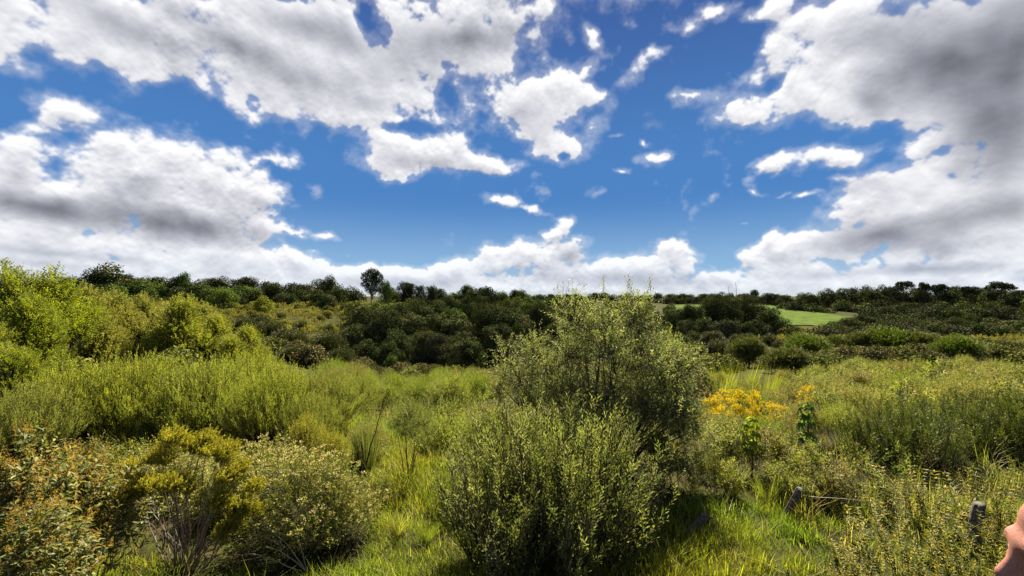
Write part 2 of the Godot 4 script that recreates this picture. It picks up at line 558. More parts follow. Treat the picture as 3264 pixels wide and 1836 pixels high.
const KIND_NAMES := ["arching_grass", "bright_wood", "broad_leaf", "broom", "bush", "dark_broom", "far_wood", "flat_tree", "golden", "goldenrod", "green_wood", "heath", "leafy", "pale_flower", "rush", "sapling", "scrub", "silver_wood", "tall_tree", "tree_bush", "weed", "willow", "wood", "young_tree"]
const STANDS := [
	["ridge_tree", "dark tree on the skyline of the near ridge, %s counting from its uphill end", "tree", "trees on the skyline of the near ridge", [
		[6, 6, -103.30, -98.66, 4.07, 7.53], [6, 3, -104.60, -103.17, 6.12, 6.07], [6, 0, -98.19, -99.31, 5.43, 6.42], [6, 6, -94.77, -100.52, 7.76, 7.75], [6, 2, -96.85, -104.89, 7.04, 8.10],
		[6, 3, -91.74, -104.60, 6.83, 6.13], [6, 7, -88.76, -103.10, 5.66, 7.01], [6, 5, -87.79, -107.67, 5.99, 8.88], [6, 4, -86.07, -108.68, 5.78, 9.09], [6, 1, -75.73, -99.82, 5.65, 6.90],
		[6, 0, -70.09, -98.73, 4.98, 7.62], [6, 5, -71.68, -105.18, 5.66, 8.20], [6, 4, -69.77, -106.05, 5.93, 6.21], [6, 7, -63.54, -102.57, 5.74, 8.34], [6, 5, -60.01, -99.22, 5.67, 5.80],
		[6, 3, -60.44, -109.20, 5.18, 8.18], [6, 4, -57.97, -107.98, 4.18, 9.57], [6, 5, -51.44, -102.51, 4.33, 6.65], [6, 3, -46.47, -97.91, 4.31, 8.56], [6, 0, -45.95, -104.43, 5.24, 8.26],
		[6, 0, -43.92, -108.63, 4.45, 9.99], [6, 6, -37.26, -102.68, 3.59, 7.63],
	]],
	["wood_edge_tree", "tree at the lower edge of the ridge wood, %s counting downhill", "tree", "trees along the lower edge of the ridge wood", [
		[10, 1, -90.51, -89.36, 2.64, 5.39], [6, 0, -87.30, -90.40, 3.70, 8.30], [6, 3, -79.72, -86.20, 3.88, 5.66], [6, 7, -83.71, -93.77, 4.67, 8.77], [10, 4, -72.70, -85.70, 4.36, 5.92],
		[10, 0, -77.25, -94.88, 4.36, 6.62], [6, 4, -71.36, -93.92, 3.19, 7.74], [6, 2, -63.78, -87.01, 3.95, 6.66], [10, 3, -63.97, -93.44, 3.39, 7.85], [10, 5, -62.22, -95.29, 3.48, 8.18],
		[10, 5, -57.24, -94.72, 3.81, 8.84], [6, 1, -47.71, -87.05, 3.85, 5.54], [6, 7, -46.97, -88.32, 2.88, 7.10], [6, 6, -43.63, -92.70, 2.91, 6.88], [6, 1, -42.92, -95.09, 2.74, 6.76],
		[6, 2, -34.69, -85.97, 3.14, 5.32],
	]],
	["wood_edge_tree", "small dark tree above the ochre scrub, %s counting downhill", "tree", "small dark trees above the ochre scrub", [
		[22, 2, -60.64, -82.94, 1.85, 5.56], [6, 2, -58.43, -84.95, 2.77, 6.42], [22, 2, -57.73, -85.66, 2.26, 6.76], [6, 3, -49.91, -79.45, 2.50, 5.62], [6, 2, -49.31, -84.36, 2.89, 6.86],
		[22, 6, -45.34, -85.72, 1.82, 4.74], [22, 0, -42.70, -84.72, 1.74, 6.06], [6, 2, -36.67, -83.17, 2.62, 4.57], [22, 7, -33.04, -78.12, 1.71, 5.46],
	]],
	["skyline_clump_tree", "tree of the low clump past the lone tree, %s counting downhill", "tree", "trees of the low clump past the lone tree", [
		[6, 0, -27.66, -101.09, 3.28, 4.91], [6, 7, -25.98, -106.74, 4.98, 5.30], [6, 7, -24.25, -104.73, 4.62, 4.96], [6, 3, -20.22, -96.60, 3.91, 3.69], [6, 3, -18.00, -97.52, 3.87, 4.14],

	]],
	["crest_tree", "dark tree on the falling crest behind the largest bush, %s counting downhill", "tree", "trees on the falling crest", [
		[6, 5, -16.95, -102.50, 3.01, 6.32], [6, 6, -13.51, -94.03, 2.04, 5.10], [10, 6, -11.97, -96.87, 2.09, 4.65], [6, 5, -10.00, -98.64, 3.82, 4.78], [6, 4, -8.06, -92.88, 3.13, 5.77],
		[6, 1, -5.03, -92.59, 3.34, 5.28], [6, 6, -4.26, -100.07, 2.42, 6.12], [10, 7, -1.90, -93.17, 2.42, 3.63], [6, 1, 0.39, -92.32, 2.67, 3.67], [10, 3, 1.78, -102.27, 2.85, 5.00],
		[10, 6, 3.69, -95.27, 1.16, 3.88], [6, 1, 5.88, -95.20, 0.69, 4.00], [10, 4, 8.35, -94.54, 0.88, 4.60],
	]],
	["slope_tree", "tree on the slope below the crest, %s counting downhill", "tree", "trees on the slope below the crest", [
		[22, 5, -29.15, -78.39, 0.18, 4.09], [16, 1, -25.47, -71.74, 0.70, 4.74], [10, 7, -23.38, -77.45, 0.67, 6.49], [16, 1, -20.08, -72.60, 0.31, 5.75], [16, 1, -16.73, -72.65, 1.08, 3.83],
		[22, 4, -14.80, -70.05, 1.13, 5.15], [22, 3, -11.83, -69.96, 0.94, 4.00], [22, 4, -9.93, -72.48, 1.31, 6.11], [22, 4, -7.14, -71.18, 1.52, 4.43], [22, 3, -5.50, -76.45, 1.48, 4.13],
		[16, 1, -1.13, -69.93, 1.22, 3.61], [16, 1, 0.36, -78.06, 1.42, 6.23], [10, 5, 2.63, -73.95, 0.56, 4.48],
	]],
	["slope_tree", "tree of the middle row on the wooded slope, %s counting downhill", "tree", "trees of the middle row on the wooded slope", [
		[22, 0, -21.35, -61.55, -0.48, 5.09], [10, 2, -19.16, -61.82, -0.42, 5.25], [22, 3, -14.35, -56.70, 0.74, 4.98], [22, 7, -12.45, -60.92, 0.22, 5.32], [22, 4, -10.59, -62.14, 0.68, 5.74],
		[10, 1, -7.57, -56.88, 0.16, 5.23], [22, 4, -6.08, -61.85, 0.55, 4.40], [22, 7, -2.33, -56.95, 0.33, 5.64], [22, 3, -0.57, -57.46, 1.02, 4.14], [22, 2, 2.82, -56.84, 0.81, 4.13],

	]],
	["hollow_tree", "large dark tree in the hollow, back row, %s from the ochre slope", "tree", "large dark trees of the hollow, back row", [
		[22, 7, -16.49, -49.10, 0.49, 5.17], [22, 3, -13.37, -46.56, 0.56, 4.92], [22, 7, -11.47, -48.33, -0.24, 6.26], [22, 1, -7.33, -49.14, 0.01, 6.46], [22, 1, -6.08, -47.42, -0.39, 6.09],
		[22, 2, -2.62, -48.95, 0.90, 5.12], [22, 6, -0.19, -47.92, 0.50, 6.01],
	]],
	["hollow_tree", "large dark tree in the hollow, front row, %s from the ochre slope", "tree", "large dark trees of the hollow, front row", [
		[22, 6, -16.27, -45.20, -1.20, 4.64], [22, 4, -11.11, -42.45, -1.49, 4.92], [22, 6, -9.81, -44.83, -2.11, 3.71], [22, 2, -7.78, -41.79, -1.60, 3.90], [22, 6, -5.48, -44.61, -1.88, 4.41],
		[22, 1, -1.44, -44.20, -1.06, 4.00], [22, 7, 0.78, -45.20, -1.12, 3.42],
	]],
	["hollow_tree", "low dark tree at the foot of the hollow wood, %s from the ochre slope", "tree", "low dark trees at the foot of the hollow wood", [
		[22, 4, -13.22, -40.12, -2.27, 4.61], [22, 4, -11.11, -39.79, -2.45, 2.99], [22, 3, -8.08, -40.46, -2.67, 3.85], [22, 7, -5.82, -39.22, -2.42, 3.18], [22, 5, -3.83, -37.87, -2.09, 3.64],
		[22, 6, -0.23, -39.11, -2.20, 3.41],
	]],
	["ochre_shrub", "%s", "shrub", "low shrubs of the ochre slope", [
		[16, 0, -38.06, -55.10, -1001.37, 1.81, "ochre shrub on the slope below the round green tree, nearest belt, first from left"], [16, 0, -35.48, -51.65, -1001.03, 2.34, "ochre shrub on the slope below the round green tree, nearest belt, second from left"],
		[16, 0, -33.77, -50.14, -1001.12, 1.90, "ochre shrub on the slope below the round green tree, nearest belt, third from left"], [16, 0, -34.86, -53.46, -1001.16, 1.83, "ochre shrub on the slope below the round green tree, nearest belt, fourth from left"],
		[16, 0, -33.81, -52.62, -1001.34, 2.29, "ochre shrub on the slope below the round green tree, nearest belt, fifth from left"], [16, 0, -36.11, -58.24, -1000.84, 2.19, "ochre shrub on the slope below the round green tree, nearest belt, sixth from left"],
		[16, 0, -35.31, -57.13, -1001.19, 2.29, "ochre shrub on the slope below the round green tree, nearest belt, seventh from left"], [16, 0, -52.38, -76.84, -1000.86, 1.72, "ochre shrub on the slope below the round green tree, farthest belt, first from left"],
		[16, 0, -49.08, -72.98, -1001.37, 2.06, "ochre shrub on the slope below the round green tree, farthest belt, second from left"], [16, 3, -43.57, -64.70, -1001.22, 2.49, "golden shrub on the slope below the round green tree, middle belt"],
		[16, 3, -50.49, -75.46, -1001.04, 1.79, "golden shrub on the slope below the round green tree, farthest belt, first from left"], [16, 3, -49.00, -74.90, -1001.13, 2.41, "golden shrub on the slope below the round green tree, farthest belt, second from left"],
		[16, 1, -41.15, -61.67, -1001.35, 1.64, "olive shrub on the slope below the round green tree, middle belt, first from left"], [16, 1, -41.95, -63.10, -1000.89, 2.10, "olive shrub on the slope below the round green tree, middle belt, second from left"],
		[16, 1, -46.28, -69.93, -1001.37, 2.57, "olive shrub on the slope below the round green tree, middle belt, third from left"], [16, 1, -43.84, -67.47, -1000.88, 2.38, "olive shrub on the slope below the round green tree, middle belt, fourth from left"],
		[16, 1, -45.84, -70.57, -1001.15, 2.24, "olive shrub on the slope below the round green tree, middle belt, fifth from left"], [16, 1, -38.44, -59.58, -1000.80, 1.53, "olive shrub on the slope below the round green tree, middle belt, sixth from left"],
		[16, 1, -38.41, -60.78, -1000.79, 2.23, "olive shrub on the slope below the round green tree, middle belt, seventh from left"], [16, 1, -53.87, -83.34, -1000.82, 2.18, "olive shrub on the slope below the round green tree, farthest belt"],
		[16, 3, -36.20, -57.89, -1000.96, 2.40, "golden shrub on the slope below the round green tree, nearest belt"], [16, 0, -39.14, -62.66, -1001.24, 1.84, "ochre shrub on the slope below the round green tree, middle belt"],
		[16, 3, -44.31, -72.40, -1000.94, 2.50, "golden shrub on the slope below the yellow-green round tree, farthest belt, first from left"], [16, 3, -46.87, -81.92, -1001.01, 1.95, "golden shrub on the slope below the yellow-green round tree, farthest belt, second from left"],
		[16, 3, -45.29, -82.57, -1001.03, 2.40, "golden shrub on the slope below the yellow-green round tree, farthest belt, third from left"], [16, 1, -32.91, -53.97, -1001.19, 1.62, "olive shrub on the slope below the yellow-green round tree, nearest belt"],
		[16, 0, -43.41, -71.82, -1001.22, 1.72, "ochre shrub on the slope below the yellow-green round tree, farthest belt, first from left"], [16, 0, -44.52, -78.17, -1000.82, 1.53, "ochre shrub on the slope below the yellow-green round tree, farthest belt, second from left"],
		[16, 0, -39.18, -64.99, -1000.93, 2.29, "ochre shrub on the slope below the yellow-green round tree, middle belt, first from left"], [16, 0, -39.43, -65.53, -1001.21, 2.16, "ochre shrub on the slope below the yellow-green round tree, middle belt, second from left"],
		[16, 0, -35.60, -60.47, -1001.37, 2.52, "ochre shrub on the slope below the yellow-green round tree, middle belt, third from left"], [16, 0, -39.14, -68.33, -1001.08, 1.93, "ochre shrub on the slope below the yellow-green round tree, middle belt, fourth from left"],
		[16, 0, -34.87, -61.31, -1001.04, 1.62, "ochre shrub on the slope below the yellow-green round tree, middle belt, fifth from left"], [16, 0, -38.35, -68.81, -1001.06, 2.10, "ochre shrub on the slope below the yellow-green round tree, middle belt, sixth from left"],
		[16, 0, -33.24, -59.90, -1000.88, 1.99, "ochre shrub on the slope below the yellow-green round tree, middle belt, seventh from left"], [16, 0, -38.24, -69.39, -1001.37, 1.79, "ochre shrub on the slope below the yellow-green round tree, middle belt, eighth from left"],
		[16, 1, -37.16, -63.44, -1000.79, 1.95, "olive shrub on the slope below the yellow-green round tree, middle belt"], [16, 0, -32.18, -57.34, -1001.25, 2.31, "ochre shrub on the slope below the yellow-green round tree, nearest belt"],
		[16, 1, -41.97, -78.89, -1000.83, 1.93, "olive shrub on the slope below the yellow-green round tree, farthest belt"], [16, 3, -28.19, -54.40, -1001.00, 1.75, "golden shrub on the slope below the pointed ridge tree, nearest belt, first from left"],
		[16, 3, -26.20, -50.71, -1000.83, 2.49, "golden shrub on the slope below the pointed ridge tree, nearest belt, second from left"], [16, 3, -38.17, -77.42, -1001.26, 2.40, "golden shrub on the slope below the pointed ridge tree, farthest belt"],
		[16, 0, -38.18, -79.59, -1001.17, 1.94, "ochre shrub on the slope below the pointed ridge tree, farthest belt"], [16, 1, -24.36, -51.01, -1001.35, 2.43, "olive shrub on the slope below the pointed ridge tree, nearest belt, first from left"],
		[16, 1, -23.32, -53.30, -1000.82, 2.35, "olive shrub on the slope below the pointed ridge tree, nearest belt, second from left"], [16, 0, -27.01, -56.63, -1000.93, 2.23, "ochre shrub on the slope below the pointed ridge tree, nearest belt"],
		[16, 0, -28.03, -64.17, -1001.00, 2.01, "ochre shrub on the slope below the pointed ridge tree, middle belt"], [16, 1, -31.13, -73.62, -1001.37, 1.61, "olive shrub on the slope below the tall lone tree, farthest belt, first from left"],
		[16, 1, -31.19, -74.39, -1001.32, 1.54, "olive shrub on the slope below the tall lone tree, farthest belt, second from left"], [16, 1, -32.98, -82.89, -1001.24, 1.64, "olive shrub on the slope below the tall lone tree, farthest belt, third from left"],
		[16, 1, -32.23, -81.06, -1001.02, 2.45, "olive shrub on the slope below the tall lone tree, farthest belt, fourth from left"], [16, 3, -28.43, -68.00, -1001.14, 1.86, "golden shrub on the slope below the tall lone tree, middle belt"],
		[16, 1, -21.92, -52.54, -1001.36, 1.77, "olive shrub on the slope below the tall lone tree, nearest belt, first from left"], [16, 1, -23.17, -58.92, -1001.02, 2.23, "olive shrub on the slope below the tall lone tree, nearest belt, second from left"],
		[16, 1, -19.22, -52.05, -1000.77, 1.93, "olive shrub on the slope below the tall lone tree, nearest belt, third from left"], [16, 3, -22.86, -55.43, -1001.06, 1.76, "golden shrub on the slope below the tall lone tree, nearest belt"],
		[16, 0, -29.31, -71.50, -1001.24, 1.82, "ochre shrub on the slope below the tall lone tree, farthest belt, first from left"], [16, 0, -28.81, -76.47, -1001.16, 2.28, "ochre shrub on the slope below the tall lone tree, farthest belt, second from left"],
		[16, 0, -29.03, -80.07, -1001.02, 1.56, "ochre shrub on the slope below the tall lone tree, farthest belt, third from left"], [16, 0, -24.98, -66.35, -1000.78, 1.76, "ochre shrub on the slope below the tall lone tree, middle belt"],
		[16, 1, -24.89, -66.72, -1001.25, 2.50, "olive shrub on the slope below the tall lone tree, middle belt"], [16, 0, -20.77, -55.86, -1000.80, 1.71, "ochre shrub on the slope below the tall lone tree, nearest belt"],

	]],
	["slope_shrub", "%s", "shrub", "dull shrubs of the slope behind the young trees", [
		[4, 2, -56.44, -57.10, -1001.27, 1.89, "dark shrub behind the olive young tree, farthest belt, first from left"], [4, 2, -48.19, -49.75, -1001.07, 1.78, "dark shrub behind the olive young tree, farthest belt, second from left"],
		[16, 2, -54.59, -55.57, -1001.00, 1.72, "brown shrub behind the olive young tree, farthest belt, first from left"], [16, 2, -48.34, -52.32, -1000.88, 1.83, "brown shrub behind the olive young tree, farthest belt, second from left"],
		[16, 1, -33.63, -34.45, -1000.92, 2.38, "olive shrub behind the olive young tree, nearest belt, first from left"], [16, 1, -29.42, -30.56, -1001.16, 2.62, "olive shrub behind the olive young tree, nearest belt, second from left"],
		[4, 2, -36.78, -37.72, -1000.93, 2.77, "dark shrub behind the olive young tree, nearest belt"], [4, 2, -45.87, -47.22, -1001.01, 2.42, "dark shrub behind the olive young tree, middle belt"],
		[16, 1, -43.08, -44.35, -1001.48, 2.20, "olive shrub behind the olive young tree, middle belt, first from left"], [16, 1, -38.45, -42.70, -1000.95, 2.78, "olive shrub behind the olive young tree, middle belt, second from left"],
		[16, 1, -37.99, -42.40, -1001.25, 1.94, "olive shrub behind the olive young tree, middle belt, third from left"], [16, 1, -53.77, -58.96, -1000.88, 2.41, "olive shrub behind the olive young tree, farthest belt"],
		[16, 2, -28.33, -31.44, -1001.39, 1.70, "brown shrub behind the olive young tree, nearest belt"], [16, 1, -43.37, -48.74, -1001.25, 2.17, "olive shrub behind the loose young tree, farthest belt, first from left"],
		[16, 1, -46.40, -53.51, -1001.48, 1.72, "olive shrub behind the loose young tree, farthest belt, second from left"], [4, 2, -45.13, -50.79, -1001.04, 1.81, "dark shrub behind the loose young tree, farthest belt"],
		[16, 1, -36.07, -41.72, -1000.93, 2.26, "olive shrub behind the loose young tree, middle belt"], [4, 2, -27.00, -31.91, -1001.45, 2.12, "dark shrub behind the loose young tree, nearest belt, first from left"],
		[4, 2, -26.67, -33.09, -1000.94, 2.08, "dark shrub behind the loose young tree, nearest belt, second from left"], [16, 1, -30.43, -36.87, -1000.90, 2.18, "olive shrub behind the loose young tree, nearest belt, first from left"],
		[16, 1, -28.59, -35.27, -1001.13, 2.18, "olive shrub behind the loose young tree, nearest belt, second from left"], [16, 2, -38.22, -46.36, -1001.13, 1.86, "brown shrub behind the loose young tree, middle belt"],
		[16, 2, -22.83, -30.18, -1001.07, 1.85, "brown shrub behind the forked young tree, nearest belt, first from left"], [16, 2, -23.09, -32.78, -1001.39, 1.87, "brown shrub behind the forked young tree, nearest belt, second from left"],
		[16, 2, -22.75, -32.41, -1001.26, 2.69, "brown shrub behind the forked young tree, nearest belt, third from left"], [4, 2, -43.25, -57.67, -1001.17, 2.43, "dark shrub behind the forked young tree, farthest belt"],
		[4, 2, -34.58, -48.15, -1001.43, 2.54, "dark shrub behind the forked young tree, middle belt"], [16, 1, -25.08, -35.70, -1001.15, 2.19, "olive shrub behind the forked young tree, nearest belt, first from left"],
		[16, 1, -24.37, -34.88, -1001.27, 2.02, "olive shrub behind the forked young tree, nearest belt, second from left"], [16, 2, -30.05, -44.88, -1001.01, 2.30, "brown shrub behind the smallest young tree, middle belt, first from left"],
		[16, 2, -26.45, -39.61, -1000.97, 2.84, "brown shrub behind the smallest young tree, middle belt, second from left"], [16, 2, -25.01, -38.20, -1000.88, 2.26, "brown shrub behind the smallest young tree, nearest belt, first from left"],
		[16, 2, -22.27, -36.61, -1001.37, 2.13, "brown shrub behind the smallest young tree, nearest belt, second from left"], [16, 1, -39.21, -60.07, -1001.31, 1.66, "olive shrub behind the smallest young tree, farthest belt, first from left"],
		[16, 1, -39.14, -60.88, -1000.89, 2.44, "olive shrub behind the smallest young tree, farthest belt, second from left"], [16, 2, -35.97, -55.46, -1000.95, 1.65, "brown shrub behind the smallest young tree, farthest belt, first from left"],
		[16, 2, -31.15, -51.60, -1000.93, 2.78, "brown shrub behind the smallest young tree, farthest belt, second from left"], [16, 1, -29.63, -45.83, -1001.01, 2.85, "olive shrub behind the smallest young tree, middle belt"],
		[4, 2, -24.44, -40.63, -1001.34, 1.84, "dark shrub behind the smallest young tree, middle belt"], [4, 2, -31.25, -54.49, -1001.27, 2.19, "dark shrub behind the dull brown bush, farthest belt"],
		[16, 2, -24.94, -43.59, -1001.36, 1.97, "brown shrub behind the dull brown bush, middle belt, first from left"], [16, 2, -21.21, -38.85, -1000.86, 1.73, "brown shrub behind the dull brown bush, middle belt, second from left"],
		[16, 2, -21.82, -40.17, -1001.29, 2.52, "brown shrub behind the dull brown bush, middle belt, third from left"], [16, 2, -28.22, -49.33, -1001.16, 2.39, "brown shrub behind the dull brown bush, farthest belt"],
		[16, 2, -18.02, -33.58, -1000.87, 2.33, "brown shrub behind the dull brown bush, nearest belt"], [16, 1, -32.10, -61.20, -1000.99, 1.70, "olive shrub behind the dull brown bush, farthest belt"],

	]],
	["screened_tree", "dark tree half screened by the largest bush, topmost row, %s along it", "tree", "trees screened by the largest bush, topmost row", [
		[10, 4, 5.39, -85.53, 0.54, 4.39], [10, 4, 9.76, -92.53, 0.95, 5.54], [10, 0, 12.34, -92.27, 1.09, 5.40], [22, 5, 15.34, -86.82, 1.04, 4.56], [10, 7, 19.57, -88.32, 0.54, 3.33],
		[10, 3, 21.47, -85.97, 0.38, 3.68], [22, 2, 25.55, -83.00, 0.88, 3.33], [6, 2, 29.62, -83.05, 0.04, 3.40],
	]],
	["screened_tree", "dark tree half screened by the largest bush, upper row, %s along it", "tree", "trees screened by the largest bush, upper row", [
		[22, 1, 5.20, -68.25, 0.01, 4.33], [10, 1, 8.24, -74.21, -0.38, 4.98], [22, 3, 10.65, -67.97, 0.48, 5.05], [10, 1, 16.13, -73.14, -0.45, 3.97], [22, 3, 16.68, -70.59, 0.20, 3.77],
		[6, 0, 20.56, -70.86, -0.38, 3.92], [10, 7, 26.07, -73.02, -0.73, 3.39],
	]],
	["screened_tree", "dark tree half screened by the largest bush, middle row, %s along it", "tree", "trees screened by the largest bush, middle row", [
		[22, 1, 4.23, -59.42, -0.08, 4.54], [22, 4, 6.29, -54.53, 0.20, 3.48], [22, 0, 10.51, -55.19, -0.06, 4.54], [22, 5, 14.27, -58.11, -0.81, 4.53], [22, 3, 14.93, -55.29, -0.31, 4.43],
		[22, 5, 18.29, -57.31, -0.33, 4.07],
	]],
	["screened_tree", "dark tree half screened by the largest bush, lower row, %s along it", "tree", "trees screened by the largest bush, lower row", [
		[22, 6, 4.42, -44.32, -0.75, 3.38], [22, 6, 6.25, -47.74, -1.06, 5.21], [22, 5, 8.81, -47.12, -0.77, 4.98], [22, 2, 12.79, -48.07, -0.83, 3.77], [22, 7, 15.29, -48.11, -1.04, 4.31],

	]],
	["screened_tree", "dark tree half screened by the largest bush, lowest row, %s along it", "tree", "trees screened by the largest bush, lowest row", [
		[22, 2, 2.81, -41.07, -1.90, 3.70], [22, 5, 5.25, -38.84, -1.72, 4.09], [22, 1, 8.84, -38.32, -1.30, 2.71], [22, 6, 9.86, -38.12, -1.35, 3.94], [22, 7, 12.66, -39.52, -1.39, 3.88],

	]],
	["screened_shrub", "%s", "shrub", "shrubs screened by the largest bush", [
		[16, 1, 0.98, -25.81, -1000.94, 1.23, "olive shrub screened behind the willow-leaved bush, farthest belt"], [11, 3, 1.42, -32.86, -1000.83, 1.69, "green shrub screened behind the willow-leaved bush, farthest belt"],
		[16, 1, 0.96, -21.55, -1000.73, 1.81, "olive shrub screened behind the willow-leaved bush, middle belt"], [11, 0, 0.96, -16.22, -1000.81, 1.95, "pale olive shrub screened behind the willow-leaved bush, middle belt, first from left"],
		[11, 0, 2.09, -19.79, -1000.80, 1.33, "pale olive shrub screened behind the willow-leaved bush, middle belt, second from left"], [11, 3, 1.13, -14.78, -1001.03, 1.76, "green shrub screened behind the willow-leaved bush, middle belt"],
		[11, 3, 1.12, -13.31, -1000.99, 1.74, "green shrub screened behind the willow-leaved bush, nearest belt"], [11, 0, 1.55, -13.57, -1000.83, 1.21, "pale olive shrub screened behind the willow-leaved bush, nearest belt"],
		[11, 3, 1.44, -10.29, -1001.07, 1.41, "green shrub screened behind the largest bush, nearest belt"], [16, 1, 4.68, -31.71, -1000.98, 1.31, "olive shrub screened behind the largest bush, farthest belt, first from left"],
		[16, 1, 4.22, -27.97, -1000.80, 1.89, "olive shrub screened behind the largest bush, farthest belt, second from left"], [16, 1, 2.77, -16.58, -1001.12, 1.80, "olive shrub screened behind the largest bush, middle belt"],
		[16, 2, 2.53, -14.27, -1001.12, 2.05, "brown shrub screened behind the largest bush, nearest belt, first from left"], [16, 2, 1.69, -9.45, -1001.08, 1.58, "brown shrub screened behind the largest bush, nearest belt, second from left"],
		[16, 2, 4.13, -22.31, -1000.86, 1.69, "brown shrub screened behind the largest bush, middle belt, first from left"], [16, 2, 3.76, -15.24, -1001.03, 1.33, "brown shrub screened behind the largest bush, middle belt, second from left"],
		[16, 1, 2.58, -13.90, -1000.92, 1.30, "olive shrub screened behind the largest bush, nearest belt, first from left"], [16, 1, 2.02, -9.19, -1000.86, 1.32, "olive shrub screened behind the largest bush, nearest belt, second from left"],
		[11, 3, 3.77, -17.64, -1000.96, 1.52, "green shrub screened behind the largest bush, middle belt"], [11, 0, 2.95, -12.85, -1001.00, 1.60, "pale olive shrub screened behind the largest bush, nearest belt, first from left"],
		[11, 0, 2.94, -12.38, -1000.88, 1.76, "pale olive shrub screened behind the largest bush, nearest belt, second from left"], [11, 0, 8.38, -33.29, -1000.78, 1.21, "pale olive shrub screened behind the largest bush, farthest belt"],
		[11, 3, 9.61, -35.58, -1000.74, 1.79, "green shrub screened behind its right side, farthest belt"], [11, 0, 2.97, -10.93, -1000.89, 1.78, "pale olive shrub screened behind its right side, nearest belt, first from left"],
		[11, 0, 3.18, -9.73, -1001.05, 1.79, "pale olive shrub screened behind its right side, nearest belt, second from left"], [11, 0, 7.20, -24.75, -1000.82, 1.57, "pale olive shrub screened behind its right side, farthest belt"],
		[16, 1, 7.85, -26.32, -1001.03, 1.28, "olive shrub screened behind its right side, farthest belt, first from left"], [16, 1, 10.67, -29.64, -1000.81, 1.63, "olive shrub screened behind its right side, farthest belt, second from left"],
		[16, 2, 3.30, -10.59, -1000.75, 1.57, "brown shrub screened behind its right side, nearest belt"], [16, 2, 7.71, -24.04, -1001.05, 1.61, "brown shrub screened behind its right side, farthest belt, first from left"],
		[16, 2, 8.92, -27.02, -1000.65, 1.83, "brown shrub screened behind its right side, farthest belt, second from left"], [11, 0, 7.09, -21.92, -1000.96, 1.30, "pale olive shrub screened behind its right side, middle belt, first from left"],
		[11, 0, 5.71, -15.80, -1000.86, 1.46, "pale olive shrub screened behind its right side, middle belt, second from left"], [16, 2, 7.20, -20.87, -1000.93, 1.81, "brown shrub screened behind its right side, middle belt"],
		[16, 1, 6.03, -17.19, -1000.81, 1.78, "olive shrub screened behind its right side, middle belt"], [11, 3, 6.88, -18.51, -1000.67, 1.70, "green shrub screened behind its right side, middle belt"],
		[16, 2, 3.84, -10.05, -1000.97, 1.76, "brown shrub screened behind the half-hidden bush, nearest belt, first from left"], [16, 2, 4.99, -12.06, -1000.89, 1.29, "brown shrub screened behind the half-hidden bush, nearest belt, second from left"],
		[16, 1, 4.44, -11.41, -1001.02, 1.54, "olive shrub screened behind the half-hidden bush, nearest belt"], [11, 0, 9.15, -23.24, -1000.75, 1.34, "pale olive shrub screened behind the half-hidden bush, farthest belt"],
		[16, 1, 11.41, -28.76, -1000.85, 1.57, "olive shrub screened behind the half-hidden bush, farthest belt, first from left"], [16, 1, 12.98, -30.35, -1001.11, 1.78, "olive shrub screened behind the half-hidden bush, farthest belt, second from left"],
		[11, 3, 13.66, -34.09, -1001.02, 2.00, "green shrub screened behind the half-hidden bush, farthest belt"], [16, 1, 7.67, -18.73, -1000.94, 1.21, "olive shrub screened behind the half-hidden bush, middle belt, first from left"],
		[16, 1, 7.91, -19.12, -1000.75, 1.29, "olive shrub screened behind the half-hidden bush, middle belt, second from left"], [11, 3, 4.92, -11.62, -1000.75, 1.39, "green shrub screened behind the half-hidden bush, nearest belt"],

	]],
	["hill_wood_tree", "dark tree of the domed wood before the pasture, %s from the largest bush", "tree", "dark trees of the domed wood", [
		[22, 1, 22.96, -59.53, 0.05, 4.90], [22, 5, 22.34, -54.53, 0.59, 4.23], [22, 2, 25.64, -55.76, 1.55, 4.61], [22, 7, 26.48, -53.85, 1.53, 3.74], [22, 7, 30.86, -58.23, 1.78, 5.23],
		[22, 7, 32.59, -57.33, 0.37, 3.89], [22, 0, 31.55, -53.64, 0.10, 4.99],
	]],
	["hill_wood_tree", "front tree of the domed wood, %s from the largest bush", "tree", "front trees of the domed wood", [
		[22, 3, 18.69, -46.82, -0.84, 2.79], [22, 7, 20.63, -47.16, -0.76, 2.87], [17, 2, 22.74, -46.56, -0.76, 3.89], [22, 4, 24.79, -46.37, -1.07, 2.79], [17, 1, 26.74, -47.90, -0.87, 3.95],
		[22, 0, 33.15, -51.64, -1.90, 4.52],
	]],
	["hill_wood_bush", "dark bush below the domed wood, %s from the largest bush", "bush", "dark bushes below the domed wood", [
		[22, 2, 14.58, -38.16, -1.49, 2.68], [4, 2, 17.06, -41.33, -1.50, 2.31], [4, 2, 17.30, -37.89, -1.15, 2.68], [4, 2, 21.00, -41.08, -1.85, 1.78], [4, 2, 22.57, -42.29, -1.80, 2.11],
		[4, 2, 24.38, -41.90, -1.83, 2.76],
	]],
	["far_ridge_tree", "tiny tree on the far crest behind the pasture, %s from the largest bush", "tree", "tiny trees on the far crest", [
		[6, 5, 5.78, -222.91, 1.47, 9.30], [6, 4, 12.07, -233.42, 0.85, 11.05], [6, 7, 14.17, -213.80, 1.48, 8.78], [6, 3, 18.67, -213.05, 1.56, 8.08], [6, 0, 23.39, -223.91, 1.04, 7.11],
		[6, 3, 27.96, -225.57, 1.50, 7.94], [6, 7, 30.90, -216.95, 1.44, 7.43], [6, 5, 33.14, -221.19, 1.37, 10.08], [6, 0, 40.24, -224.82, 1.03, 10.64], [6, 1, 43.26, -227.62, 1.89, 8.40],
